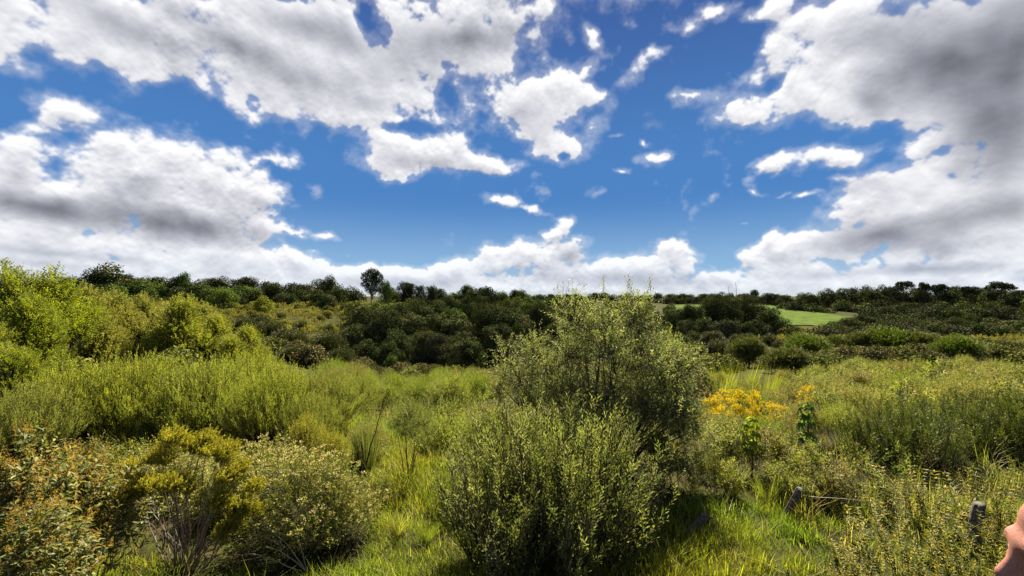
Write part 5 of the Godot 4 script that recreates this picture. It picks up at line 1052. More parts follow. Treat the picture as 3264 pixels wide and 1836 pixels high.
	["sapling", 0, "sapling", -1.40, -6.00, 0.68, 0.86, "slender sapling with a thin forked stem at the clearing", "tree", "", 0.0],
	["heath", 0, "feathery_shrub", -2.20, -6.80, 0.06, 1.07, "feathery pale green shrub behind the sapling", "shrub", "", -1.0],
	["heath", 1, "feathery_shrub", -1.12, -7.40, 0.26, 1.59, "yellow-green feathery shrub between the sapling and the willow-leaved bush", "shrub", "", -1.0],
	["heath", 3, "feathery_shrub", -1.71, -8.50, -0.25, 1.58, "green shrub in the gap behind the sapling", "shrub", "", -1.0],
	["arching_grass", 0, "arching_grass", -1.18, -4.55, -0.18, 0.49, "arching straw tipped grass clump in the clearing", "grass", "", -1.0],
	["arching_grass", 1, "arching_grass", -0.85, -4.40, -0.23, 0.38, "bright arching grass clump next to the straw tipped one", "grass", "", -1.0],
	["arching_grass", 0, "arching_grass", 2.69, -5.40, 0.03, 0.58, "arching grass clump under the broad-leaved plants", "grass", "", -1.0],
	["arching_grass", 1, "arching_grass", 3.00, -5.20, -0.12, 0.48, "pale arching grass clump before the leaning post", "grass", "", -1.0],
	["willow", 0, "willow_leaved_bush", 0.31, -4.15, 1.20, 2.34, "large willow-leaved green bush in the middle of the foreground", "bush", "", 0.0],
	["tree_bush", 0, "largest_bush", 1.19, -6.20, 2.27, 3.32, "largest bush, almost a tree, dark olive behind the willow-leaved bush", "tree", "", 0.0],
	["heath", 1, "yellow_green_shrub", -0.35, -5.60, 0.82, 1.32, "yellow-green feathery shrub left of the willow-leaved bush", "shrub", "", -1.0],
	["leafy", 1, "twiggy_shrub", 1.87, -5.60, 0.36, 1.32, "twiggy leafy shrub under the right side of the largest bush", "shrub", "", -1.0],
	["rush", 1, "tall_yellow_grass", 5.64, -12.00, 0.20, 1.29, "tall yellow-green grass stand behind the yellow flowers, side next to the largest bush", "grass", "", -1.0],
	["rush", 1, "tall_yellow_grass", 6.50, -12.50, 0.17, 1.34, "tall yellow-green grass stand in front of the yellowish round bush", "grass", "", -1.0],
	["rush", 1, "tall_yellow_grass", 6.95, -12.20, 0.08, 1.22, "tall yellow-green grass stand touching the round olive bush", "grass", "", -1.0],
	["goldenrod", 1, "yellow_flower", 6.06, -9.00, 0.12, 0.27, "orange-yellow flowering stem alone beyond the bright patch", "flower", "", -1.0],
	["goldenrod", 2, "yellow_flower", 5.87, -9.00, 0.01, 0.22, "smaller orange flowering stem just outside the bright patch", "flower", "", -1.0],
	["dark_broom", 0, "dark_broom_bush", 5.84, -6.60, 0.56, 2.03, "large dark green broom bush on the right with a dark twiggy base", "broom", "", -1.0],
	["dark_broom", 1, "dark_broom_bush", 7.29, -7.00, 0.57, 2.10, "broom bush next to the large dark one, towards the right edge", "broom", "", -1.0],
	["dark_broom", 0, "dark_broom_bush", 7.82, -6.60, 0.77, 1.98, "broom bush cut by the right edge", "broom", "", -1.0],
	["heath", 0, "flower_side_shrub", 3.51, -7.20, 0.07, 1.03, "low olive shrub in front of the orange-yellow flowers, side next to the largest bush", "shrub", "", -1.0],
	["heath", 3, "flower_side_shrub", 4.02, -7.10, 0.06, 0.91, "low green shrub in front of the orange-yellow flowers, far side", "shrub", "", -1.0],
	["heath", 2, "dusky_shrub", 4.91, -7.40, 0.25, 0.79, "dusky brown shrub right of the yellow flowers", "shrub", "", -1.0],
	["heath", 1, "bright_shrub", 5.34, -7.20, 0.33, 0.98, "yellow-green small-leaved shrub next to the dusky one", "shrub", "", -1.0],
]
const WHICH := ["first", "second", "third", "fourth", "fifth", "sixth", "seventh", "eighth", "ninth", "tenth", "eleventh", "twelfth", "thirteenth", "fourteenth", "fifteenth", "sixteenth", "seventeenth", "eighteenth", "nineteenth", "twentieth", "twenty-first", "twenty-second", "twenty-third", "twenty-fourth", "twenty-fifth", "twenty-sixth", "twenty-seventh", "twenty-eighth", "twenty-ninth", "thirtieth"]

# ---------- sky: air and clouds, computed for every direction ----------
const SKY_W := 4096
const SKY_H := 2048
# clouds: bearing, elevation, half width, half height (degrees), tilt (radians), amount (negative: a gap of clear air)
const CLOUDS := [
	[-45.8, 23.9, 8.30, 3.17, 0.09, 1.00],
	[-37.2, 24.2, 10.86, 3.61, 0.24, 1.00],
	[-30.0, 23.8, 8.56, 3.94, 0.38, 1.00],
	[-19.3, 24.5, 11.54, 5.27, 0.17, 1.00],
	[-25.5, 29.2, 13.51, 3.92, 0.00, 1.00],
	[-14.6, 29.4, 12.62, 6.09, 0.00, 1.00],
	[-5.1, 31.3, 13.38, 4.34, -0.17, 1.00],
	[-11.7, 23.2, 7.46, 3.00, 0.35, 1.00],
	[-18.4, 20.4, 5.13, 2.16, 0.17, 1.00],
	[-31.2, 20.4, 2.28, 1.56, 1.05, 0.80],
	[-52.5, 21.5, 6.35, 3.56, 0.09, 1.00],
	[-41.8, 21.5, 3.46, 1.67, 0.17, 0.70],
	[-18.7, 30.8, 2.09, 2.72, -0.35, -0.90],
	[-9.0, 23.6, 2.12, 2.36, 0.17, -0.80],
	[-12.2, 19.9, 5.45, 0.99, 0.00, -0.90],
	[1.9, 27.4, 3.88, 1.06, -0.44, -0.80],
	[2.2, 23.6, 8.03, 4.57, 0.21, 1.00],
	[7.3, 24.8, 4.34, 2.54, 0.00, 1.00],
	[10.9, 23.5, 3.00, 1.28, 0.26, 1.00],
	[6.6, 17.9, 4.35, 2.33, 0.00, 1.00],
	[3.2, 20.1, 5.17, 2.74, 0.70, 1.00],
	[6.6, 17.3, 1.13, 0.66, 0.00, -0.90],
	[10.4, 29.6, 1.51, 2.50, -0.31, 0.85],
	[9.4, 26.9, 1.62, 1.14, 0.00, 0.75],
	[14.8, 25.2, 1.55, 2.46, 0.52, 0.62],
	[17.7, 27.1, 1.98, 0.86, -0.35, 0.60],
	[12.4, 21.4, 2.97, 1.10, -0.52, 0.45],
	[-10.2, 17.1, 9.55, 2.42, 0.05, 1.00],
	[-3.0, 16.2, 3.62, 1.43, 0.00, 1.00],
	[-15.6, 16.2, 3.85, 1.75, 0.00, 1.00],
	[-45.8, 16.2, 2.39, 1.40, 0.24, 0.95],
	[-48.7, 10.0, 2.15, 2.99, 0.00, 1.00],
	[-48.5, 12.5, 1.82, 1.31, 0.00, 1.00],
	[-47.7, 14.2, 1.41, 0.59, 0.00, 0.50],
	[-38.8, 13.4, 6.30, 3.52, 0.09, 1.00],
	[-40.9, 11.7, 5.48, 3.19, 0.00, 1.00],
	[-33.4, 12.1, 3.98, 3.52, 0.00, 1.00],
	[-30.4, 10.6, 3.09, 2.38, 0.00, 1.00],
	[-36.2, 8.9, 7.26, 3.47, 0.00, 1.00],
	[-41.8, 8.2, 6.63, 2.84, 0.00, 1.00],
	[-46.6, 7.9, 4.16, 1.75, 0.09, 1.00],
	[-50.7, 8.3, 2.92, 3.86, 0.00, 1.00],
	[-28.8, 14.9, 2.99, 0.68, 0.17, 0.80],
	[-27.8, 15.6, 2.84, 1.06, 0.26, 0.50],
	[-23.8, 11.9, 2.17, 1.27, 0.17, 0.50],
	[-25.1, 6.8, 4.68, 0.69, 0.10, 0.75],
	[-29.6, 6.9, 2.35, 1.78, 0.00, 0.80],
	[-48.0, 5.5, 2.32, 1.10, 0.00, 1.00],
	[-41.8, 4.2, 12.10, 2.31, 0.00, 1.00],
	[-31.9, 3.7, 5.98, 2.19, 0.00, 1.00],
	[-49.4, 3.7, 4.84, 2.19, 0.00, 1.00],
	[-41.8, 1.7, 14.41, 1.93, 0.00, 1.00],
	[-24.7, 2.1, 4.71, 1.65, 0.00, 1.00],
	[-26.4, 3.7, 2.08, 1.39, 0.00, 1.00],
	[-49.4, 1.1, 6.60, 2.02, 0.00, 1.00],
	[-46.3, 14.8, 0.99, 0.47, 0.00, 0.40],
	[-19.3, 1.7, 5.54, 1.08, 0.00, 1.00],
	[-14.6, 2.2, 6.80, 1.50, 0.00, 1.00],
	[-8.1, 2.3, 6.10, 2.15, 0.00, 1.00],
	[-2.0, 4.3, 4.40, 2.27, 0.00, 1.00],
	[2.7, 4.3, 5.69, 2.99, 0.00, 1.00],
	[7.1, 5.7, 3.06, 1.94, 0.00, 1.00],
	[10.9, 2.2, 7.00, 2.64, 0.00, 1.00],
	[17.7, 3.2, 5.18, 3.05, 0.00, 1.00],
	[20.7, 4.6, 2.27, 1.64, 0.00, 1.00],
	[24.0, 1.6, 4.33, 1.61, 0.00, 1.00],
	[15.8, 0.4, 24.01, 1.70, 0.00, 1.00],
	[-14.6, 0.5, 19.42, 1.40, 0.00, 1.00],
	[-0.9, 5.4, 2.59, 0.62, 0.00, 0.60],
	[-1.0, 11.8, 3.42, 0.84, 0.21, 0.95],
	[2.4, 11.1, 1.55, 0.45, 0.00, 0.70],
	[7.1, 9.6, 1.94, 1.00, -0.44, 0.85],
	[5.5, 8.2, 2.16, 0.81, -0.17, 0.85],
	[17.7, 16.4, 2.64, 0.91, 0.07, 0.90],
	[13.6, 15.3, 1.57, 0.52, 0.00, 0.70],
	[11.1, 12.7, 1.30, 0.77, 0.00, 0.50],
	[23.7, 11.0, 0.96, 0.82, -0.52, 0.45],
	[12.6, 19.0, 0.89, 0.32, 0.00, 0.55],
	[-24.5, 4.7, 0.69, 0.42, 0.00, 0.50],
	[27.0, 8.0, 0.66, 0.27, 0.00, 0.55],
	[-20.4, 4.0, 0.73, 0.39, 0.00, 0.50],
	[15.8, 18.3, 0.96, 0.31, 0.35, 0.50],
	[0.0, 0.1, 77.78, 0.73, 0.00, 1.00],
	[29.0, 0.4, 19.84, 1.09, 0.00, 1.00],
	[-38.8, 0.2, 22.05, 0.89, 0.00, 1.00],
	[42.5, 0.2, 16.92, 0.92, 0.00, 1.00],
	[24.2, 30.2, 4.31, 1.20, -0.21, 0.90],
	[31.3, 29.4, 3.03, 1.01, 0.00, 0.90],
	[18.1, 33.0, 2.81, 0.87, 0.00, 0.70],
	[36.3, 23.8, 6.06, 4.72, 0.00, 1.00],
	[34.6, 20.4, 7.56, 3.00, 0.10, 1.00],
	[28.2, 19.8, 5.24, 1.94, 0.21, 0.95],
	[22.5, 22.8, 3.32, 1.14, 0.21, 0.85],
	[43.3, 22.0, 7.68, 6.81, 0.00, 1.00],
	[47.2, 16.6, 5.27, 7.45, 0.00, 1.00],
	[39.5, 18.1, 5.24, 2.17, 0.00, 1.00],
	[32.4, 26.7, 2.59, 2.10, -0.35, 0.80],
	[49.9, 20.3, 5.59, 8.82, 0.00, 1.00],
	[27.0, 23.1, 2.47, 1.17, -0.35, 0.40],
	[34.2, 14.4, 5.67, 1.37, -0.03, 1.00],
	[31.1, 14.4, 2.66, 0.92, 0.00, 1.00],
	[43.5, 14.1, 2.05, 0.99, -0.38, 0.85],
	[40.0, 15.5, 0.91, 0.92, 0.00, 0.60],
	[40.0, 15.7, 3.65, 0.81, 0.05, -0.85],
	[30.2, 22.4, 1.63, 0.84, 0.00, -0.70],
	[31.9, 27.0, 1.12, 1.40, -0.52, -0.40],
	[40.4, 10.1, 4.65, 3.25, -0.09, 1.00],
	[45.2, 8.5, 5.41, 3.75, 0.00, 1.00],
	[38.0, 5.9, 5.32, 2.43, 0.00, 1.00],
	[43.9, 4.3, 8.09, 3.53, 0.00, 1.00],
	[31.3, 4.5, 4.54, 1.85, -0.21, 1.00],
	[29.8, 6.1, 1.79, 1.11, -0.56, 1.00],
	[32.8, 1.8, 6.23, 2.00, 0.00, 1.00],
	[42.5, 1.3, 9.87, 2.10, 0.00, 1.00],
	[49.0, 5.9, 3.12, 5.72, 0.00, 1.00],
	[27.6, 4.1, 1.63, 1.10, 0.00, 1.00],
	[33.3, 10.5, 1.23, 0.42, 0.00, 0.75],
	[29.2, 11.8, 1.42, 0.61, 0.17, 0.55],
	[28.8, 13.1, 1.35, 0.69, 0.00, 0.55],
	[35.6, 12.0, 1.37, 0.60, 0.00, 0.50],
	[31.3, 11.1, 0.76, 0.34, 0.00, 0.50],
	[44.7, 11.8, 1.57, 1.06, 0.00, 0.50],
]
# where the clouds stand thick, so that little sun comes through them: the same columns, amount of grey
const THICK := [
	[-41.8, 24.5, 7.49, 1.60, 0.21, 0.55],
	[-33.4, 25.8, 7.95, 1.58, 0.24, 0.60],
	[-23.8, 28.8, 8.68, 1.82, 0.09, 0.60],
	[-25.5, 24.0, 8.44, 1.95, 0.17, 0.35],
	[-6.1, 29.9, 11.79, 2.13, -0.10, 0.75],
	[-13.1, 26.4, 8.85, 2.43, 0.00, 0.40],
	[-37.8, 6.9, 8.41, 1.70, 0.09, 1.00],
	[-47.1, 7.5, 4.09, 1.11, 0.10, 0.85],
	[-38.8, 10.2, 4.73, 1.37, 0.00, 0.22],
	[-41.8, 7.8, 4.61, 1.33, 0.00, 0.30],
	[-31.2, 8.5, 3.42, 1.30, -0.35, 0.25],
	[-45.3, 3.4, 6.41, 0.51, 0.07, 0.40],
	[-47.1, 2.6, 4.81, 0.42, 0.07, 0.30],
	[45.2, 20.4, 6.18, 4.17, 0.35, 1.00],
	[40.4, 24.9, 4.80, 1.95, 0.00, 0.55],
	[48.1, 13.7, 3.93, 4.90, 0.00, 1.00],
	[49.0, 20.0, 3.57, 4.80, 0.00, 0.80],
	[39.2, 18.7, 1.87, 1.08, 0.87, 0.50],
	[39.8, 5.7, 5.20, 1.50, -0.07, 0.95],
	[47.2, 7.0, 4.07, 1.39, -0.14, 0.75],
	[43.3, 2.2, 4.12, 0.60, 0.00, 0.70],
	[38.6, 11.0, 3.80, 1.17, 0.00, 0.40],
	[42.5, 4.4, 5.64, 1.14, 0.00, 0.40],
	[35.3, 1.9, 4.15, 0.59, 0.00, 0.40],
	[7.8, 4.8, 2.29, 1.63, 0.00, 0.50],
	[2.7, 2.3, 6.21, 1.24, 0.00, 0.40],
	[13.8, 1.7, 7.82, 1.01, 0.00, 0.40],
	[21.4, 1.2, 5.40, 0.97, 0.00, 0.40],
	[2.2, 21.4, 4.14, 2.69, 0.00, 0.25],
	[-10.7, 16.1, 6.51, 1.04, 0.00, 0.35],
	[-48.5, 10.0, 1.37, 1.33, 0.00, 0.30],
	[-14.6, 1.0, 9.71, 0.75, 0.00, 0.30],
]
var big_noise := FastNoiseLite.new()
var puff_noise := FastNoiseLite.new()
var wisp_noise := FastNoiseLite.new()
var warp_noise := FastNoiseLite.new()
var cell_noise := FastNoiseLite.new()

func lay(list: Array, x0: int, y0: int, w: int, h: int, ppd: float) -> PackedFloat32Array:
	var f := PackedFloat32Array()
	f.resize(w * h)
	for e in list:
		var tilt: float = e[4]
		var ca := cos(tilt)
		var sa := sin(tilt)
		var rx: float = e[2] * ppd
		var ry: float = e[3] * ppd
		var amount: float = e[5]
		var cx: float = (e[0] + 180.0) * ppd - x0
		var cy: float = (90.0 - e[1]) * ppd - y0
		var reach: float = maxf(rx, ry) * 1.5
		var reach_y: float = (absf(sa) * rx + ca * ry) * 1.5 + 1.0
		for y in range(maxi(0, int(cy - reach_y)), mini(h, int(cy + reach_y) + 1)):
			for x in range(maxi(0, int(cx - reach)), mini(w, int(cx + reach) + 1)):
				var dx: float = x - cx
				var dy: float = y - cy
				var u: float = (dx * ca + dy * sa) / rx
				var v: float = (dy * ca - dx * sa) / ry
				var r2: float = u * u + v * v
				if r2 < 2.1:
					var r: float = sqrt(r2)
					var s: float = clampf(1.08 - r * 0.80, 0.0, 1.0)
					var k: int = y * w + x
					if amount > 0.0:
						f[k] += s * amount * (1.0 - f[k])
					else:
						f[k] *= 1.0 + s * amount
	return f

func sky_block(x0: int, y0: int, w: int, h: int, ppd: float) -> Image:
	var cov := lay(CLOUDS, x0, y0, w, h, ppd)
	var thick := lay(THICK, x0, y0, w, h, ppd)
	var out := PackedFloat32Array()
	out.resize(w * h * 3)
	var dens := PackedFloat32Array()
	dens.resize(w * h)
	var soft := PackedFloat32Array()
	soft.resize(w * h)
	var air_top := Vector3(0.050, 0.118, 0.360)
	var air_mid := Vector3(0.078, 0.235, 0.560)
	var air_low := Vector3(0.300, 0.520, 0.760)
	var sun_d := SUN_FROM.normalized()
	for y in h:
		var el: float = deg_to_rad(90.0 - (y + y0 + 0.5) / ppd)
		var ce := cos(el)
		var sy := sin(el)
		for x in w:
			var az: float = deg_to_rad((x + x0 + 0.5) / ppd - 180.0)
			var d := Vector3(sin(az) * ce, sy * 1.15, -cos(az) * ce)
			var b: float = big_noise.get_noise_3dv(d)
			var p: float = puff_noise.get_noise_3dv(d)
			# lumps: cells with rounded middles and creases between, large ones carrying small ones
			var lump: float = -0.5 - 0.62 * cell_noise.get_noise_3dv(d + Vector3(p, -p, p) * 0.02) * 1.0
			var lump2: float = -0.5 - 0.62 * cell_noise.get_noise_3dv(d * 2.6 + Vector3(p, p, -p) * 0.05)
			var lump3: float = -0.5 - 0.62 * cell_noise.get_noise_3dv(d * 6.1 + Vector3(4.0, p * 0.1, 0.0))
			var wi: float = wisp_noise.get_noise_3dv(d)
			var k: int = y * w + x
			var inside: float = (1.0 - smoothstep(0.86, 1.03, absf(az))) * (1.0 - smoothstep(0.52, 0.62, el))
			var open: float = clampf(0.42 + b * 1.3 + 0.1 * (1.0 - sy), 0.0, 1.0)
			# the outline of each cloud is bent by the noise
			var xx: int = clampi(x + int((puff_noise.get_noise_3dv(d + Vector3(0.0, 4.7, 0.0)) * 2.4) * ppd), 0, w - 1)
			var yy: int = clampi(y + int((puff_noise.get_noise_3dv(d + Vector3(8.2, 0.0, 0.0)) * 1.7) * ppd), 0, h - 1)
			var c: float = lerpf(open, cov[yy * w + xx], inside)
			var torn: float = smoothstep(-0.25, 0.35, warp_noise.get_noise_3dv(d * 1.3))
			soft[k] = lerpf(0.035, 0.15, torn) * lerpf(0.55, 1.0, smoothstep(0.02, 0.22, sy))
			var round_: float = 0.55 * lump + 0.30 * lump2 + 0.17 * lump3
			dens[k] = c + 0.20 * p + lerpf(1.20, 0.60, torn) * round_ + lerpf(0.32, 0.60, torn) * wi + 0.11
			thick[k] = lerpf(smoothstep(0.55, 0.95, open + 0.2 * p) * 0.7, thick[k], inside)
	for y in h:
		var el: float = deg_to_rad(90.0 - (y + y0 + 0.5) / ppd)
		var sy := sin(el)
		var up: int = maxi(0, y - maxi(1, int(1.1 * ppd)))
		var up2: int = maxi(0, y - maxi(1, int(0.35 * ppd)))
		for x in w:
			var k: int = y * w + x
			var dn: float = dens[k]
			var air: Vector3 = air_low.lerp(air_mid, smoothstep(0.0, 0.22, sy)) if sy < 0.22 else air_mid.lerp(air_top, smoothstep(0.22, 0.62, sy))
			var fuzz: float = soft[k]
			var a: float = smoothstep(0.47 - fuzz, 0.53 + fuzz, dn)
			a = maxf(a, 0.30 * smoothstep(0.08, 0.55, dn))
			if a > 0.0:
				# more cloud above this point towards the sun: darker; an upper edge: bright
				var above: float = dens[up * w + x]
				var close: float = dens[up2 * w + x]
				var side: float = dens[y * w + mini(w - 1, x + maxi(1, int(0.5 * ppd)))]
				var relief: float = (dn - above) * 0.44 + (dn - close) * 0.66 + (dn - side) * 0.14
				var body: float = smoothstep(0.60, 1.30, dn)
				var grey: float = clampf(thick[k] * (0.78 + 0.35 * (dn - 0.8)) + 0.20 * body, 0.0, 1.0)
				var lit: float = clampf(0.93 - 0.70 * grey + relief * (0.72 - 0.34 * thick[k]), 0.22, 1.05)
				var cl := Vector3(lit * 0.985 , lit * 0.985, lit).lerp(Vector3(lit * 0.93, lit * 0.955, lit * 1.10), clampf((1.0 - lit) * 1.5, 0.0, 1.0))
				cl = cl * cl * 0.42 + cl * 0.55
				cl = cl.lerp(air_low * 1.15, 0.16 * (1.0 - smoothstep(0.0, 0.12, sy)))
				air = air.lerp(cl, a)
			if sy < 0.0:
				air = Vector3(0.66, 0.70, 0.76)
			out[k * 3] = air.x
			out[k * 3 + 1] = air.y
			out[k * 3 + 2] = air.z
	return Image.create_from_data(w, h, false, Image.FORMAT_RGBF, out.to_byte_array())

func make_sky() -> ImageTexture:
	for n in [[big_noise, 11, 0.9, 3], [puff_noise, 5, 5.5, 5], [wisp_noise, 23, 17.0, 7], [warp_noise, 31, 2.5, 3]]:
		n[0].seed = n[1]
		n[0].noise_type = FastNoiseLite.TYPE_SIMPLEX_SMOOTH
		n[0].frequency = n[2]
		n[0].fractal_type = FastNoiseLite.FRACTAL_FBM
		n[0].fractal_octaves = n[3]
		n[0].fractal_gain = 0.55
	cell_noise.seed = 47
	cell_noise.noise_type = FastNoiseLite.TYPE_CELLULAR
	cell_noise.cellular_return_type = FastNoiseLite.RETURN_DISTANCE
	cell_noise.fractal_type = FastNoiseLite.FRACTAL_NONE
	cell_noise.frequency = 7.0
	var whole := sky_block(0, 0, 1024, 512, 1024.0 / 360.0)
	whole.resize(SKY_W, SKY_H, Image.INTERPOLATE_CUBIC)
	var ppd := SKY_W / 360.0
	var x0 := int((180.0 - 54.0) * ppd)
	var y0 := int((90.0 - 37.0) * ppd)
	var part := sky_block(x0, y0, int(108.0 * ppd), int(37.5 * ppd), ppd)
	whole.blit_rect(part, Rect2i(0, 0, part.get_width(), part.get_height()), Vector2i(x0, y0))
	# a panorama begins at -Z in its first column, so its halves change places
	var turned := Image.create_empty(SKY_W, SKY_H, false, Image.FORMAT_RGBF)
	turned.blit_rect(whole, Rect2i(SKY_W / 2, 0, SKY_W / 2, SKY_H), Vector2i(0, 0))
	turned.blit_rect(whole, Rect2i(0, 0, SKY_W / 2, SKY_H), Vector2i(SKY_W / 2, 0))
	return ImageTexture.create_from_image(turned)

# ---------- the kinds of plant that grow here ----------
const BARK_GREY := [Color(0.16, 0.14, 0.12), Color(0.11, 0.095, 0.08)]
const BARK_DARK := [Color(0.05, 0.042, 0.034), Color(0.075, 0.062, 0.05)]
const TWIG := [Color(0.09, 0.075, 0.04), Color(0.07, 0.055, 0.035)]

func forest_variant(seed_: int, w: float, h: float, low: float, n: int, leaves: int, ll: float, cols: Array, size := 0.40) -> Node3D:
	rng.seed = seed_
	var lobes := dome(w, h, low, n, size)
	for lb in lobes.duplicate():
		# each bough carries smaller heads of its own
		for k in 4:
			var q := rdir()
			q.y = absf(q.y) * 0.9
			lobes.append([lb[0] + q * lb[1] * rf(0.55, 1.0), lb[1] * rf(0.26, 0.55)])
	# the skirt of the crown hangs to the ground
	for i in 7:
		var a := i * TAU / 7.0 + rf(-0.3, 0.3)
		lobes.append([Vector3(cos(a) * w * 0.30, h * rf(0.16, 0.26), sin(a) * w * 0.30), Vector3(w * 0.17, h * 0.17, w * 0.17) * rf(0.8, 1.2)])
	return forest_tree({"seed": seed_ + 1, "h": h, "lobes": lobes, "leaves": leaves, "ll": ll, "lw": ll * 0.62, "trunk": 0.13, "bark": BARK_DARK, "cols": cols})

func make_kinds() -> void:
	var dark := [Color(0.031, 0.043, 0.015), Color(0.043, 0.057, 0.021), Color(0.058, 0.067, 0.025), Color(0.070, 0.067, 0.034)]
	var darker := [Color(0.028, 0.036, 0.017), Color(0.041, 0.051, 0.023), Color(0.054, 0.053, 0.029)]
	var mid := [Color(0.075, 0.105, 0.026), Color(0.092, 0.122, 0.031), Color(0.062, 0.090, 0.026)]
	var v := []
	for i in 4:
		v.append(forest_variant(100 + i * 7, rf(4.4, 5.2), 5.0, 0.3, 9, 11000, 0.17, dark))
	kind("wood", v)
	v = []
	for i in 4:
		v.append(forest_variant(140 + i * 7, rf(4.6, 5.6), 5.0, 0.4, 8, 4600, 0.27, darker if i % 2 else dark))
	kind("far_wood", v)
	v = []
	for i in 3:
		v.append(forest_variant(180 + i * 7, 4.8, 4.4, 0.3, 9, 5000, 0.24, mid))
	kind("green_wood", v)
	v = []
	for i in 2:
		v.append(forest_variant(210 + i * 7, 4.6, 3.8, 0.2, 10, 7000, 0.18, [[Color(0.098, 0.136, 0.028), Color(0.112, 0.150, 0.030)], [Color(0.165, 0.172, 0.026), Color(0.185, 0.188, 0.028)]][i], 0.36))
	kind("bright_wood", v)
	v = []
	for i in 2:
		v.append(forest_variant(230 + i * 7, 5.0, 4.2, 0.2, 9, 5200, 0.22, [Color(0.060, 0.060, 0.046), Color(0.046, 0.047, 0.032), Color(0.030, 0.034, 0.018)]))
	kind("silver_wood", v)
	# the tall tree on the ridge: an open crown in tiers on a pale stem
	rng.seed = 300
	var tiers := []
	for q in [[0.0, 6.0, 0.0, 1.1], [0.9, 5.4, 0.2, 0.9], [-0.9, 5.2, -0.2, 0.9], [0.2, 4.6, 0.8, 0.9], [1.2, 4.3, -0.3, 0.75], [-1.1, 4.0, 0.3, 0.7], [0.3, 3.7, -0.6, 0.7], [-0.5, 3.1, 0.1, 0.6], [0.9, 3.2, 0.4, 0.55]]:
		tiers.append([Vector3(q[0], q[1], q[2]), Vector3(q[3], q[3] * 0.72, q[3])])
		for k in 3:
			var u := rdir()
			tiers.append([Vector3(q[0], q[1], q[2]) + u * q[3] * 0.8, Vector3(q[3], q[3] * 0.7, q[3]) * 0.42])
	kind("tall_tree", [forest_tree({"seed": 301, "h": 6.4, "lobes": tiers, "leaves": 6500, "ll": 0.22, "lw": 0.13, "trunk": 0.17, "bark": [Color(0.30, 0.27, 0.22)], "cols": [Color(0.022, 0.030, 0.012), Color(0.030, 0.038, 0.016)]})])
	# thin ridge trees with flat, open tops
	v = []
	for i in 3:
		rng.seed = 320 + i
		tiers = []
		for k in 9:
			var a := k * 2.4 + rf(-0.4, 0.4)
			var rr := 1.6 * sqrt((k + 0.4) / 9.0)
			tiers.append([Vector3(cos(a) * rr, 4.6 - rr * rr * 0.22 + rf(-0.5, 0.2), sin(a) * rr), Vector3(0.75, 0.36, 0.75) * rf(0.7, 1.15)])
		v.append(forest_tree({"seed": 325 + i, "h": 5.6, "lobes": tiers, "leaves": 2600, "ll": 0.24, "lw": 0.15, "trunk": 0.10, "bark": BARK_DARK, "cols": [Color(0.024, 0.032, 0.016), Color(0.032, 0.038, 0.020)]}))
	kind("flat_tree", v)
	# low scrub of the slopes, in four mixtures
	v = []
	var mixes := [
		[Color(0.200, 0.165, 0.040), Color(0.150, 0.135, 0.036), Color(0.120, 0.120, 0.034)],
		[Color(0.110, 0.120, 0.036), Color(0.090, 0.105, 0.032), Color(0.130, 0.130, 0.044)],
		[Color(0.105, 0.088, 0.045), Color(0.080, 0.075, 0.036), Color(0.12, 0.105, 0.05)],
		[Color(0.230, 0.190, 0.032), Color(0.190, 0.175, 0.036), Color(0.150, 0.150, 0.036)],
	]
	for i in 4:
		v.append(forest_variant(350 + i * 3, 2.0, 1.2, 0.05, 8, 2600, 0.115, mixes[i], 0.38))
	kind("scrub", v)
	# rounded bushes of the middle distance: fine leaved, in three greens
	v = []
	for i in 3:
		rng.seed = 400 + i
		v.append(shrub({"seed": 401 + i * 5, "lobes": dome(2.2, 1.7, 0.05, 14, 0.36), "mat": "dense_leaf", "shoots": 3200, "sl": [0.12, 0.22], "nl": 7, "ll": 0.070, "lw": 0.032, "spread": 0.8, "up": 0.40, "shell": 0.30, "cols": [[Color(0.105, 0.135, 0.024), Color(0.085, 0.112, 0.024)], [Color(0.088, 0.098, 0.030), Color(0.070, 0.080, 0.026), Color(0.105, 0.110, 0.036)], [Color(0.046, 0.050, 0.024), Color(0.058, 0.058, 0.032), Color(0.040, 0.046, 0.02)]][i], "bark": BARK_DARK, "twig": TWIG, "stem_r": 0.022, "stems": 1, "twig_every": 6}))
	kind("bush", v)
	# low mixed heath plants nearer by
	v = []
	for i in 5:
		rng.seed = 430 + i
		v.append(shrub({"seed": 431 + i * 5, "lobes": dome(1.2, 0.95, 0.0, 10, 0.40), "shoots": 1000, "sl": [0.12, 0.26], "nl": 8, "ll": 0.042, "lw": 0.013, "spread": 0.6, "up": 0.6, "shell": 0.4, "wild": 0.4, "cols": [[Color(0.170, 0.162, 0.072), Color(0.140, 0.140, 0.060), Color(0.21, 0.185, 0.095)], [Color(0.150, 0.168, 0.050), Color(0.180, 0.190, 0.058)], [Color(0.180, 0.145, 0.085), Color(0.140, 0.118, 0.065), Color(0.14, 0.14, 0.055)], [Color(0.120, 0.148, 0.036), Color(0.145, 0.165, 0.042)], [Color(0.230, 0.190, 0.045), Color(0.180, 0.165, 0.045), Color(0.14, 0.15, 0.04)]][i], "bark": BARK_DARK, "twig": TWIG, "stem_r": 0.010, "stems": 1, "twig_every": 4}))
	kind("heath", v)
	# the young trees on the slope, loose and yellow green
	v = []
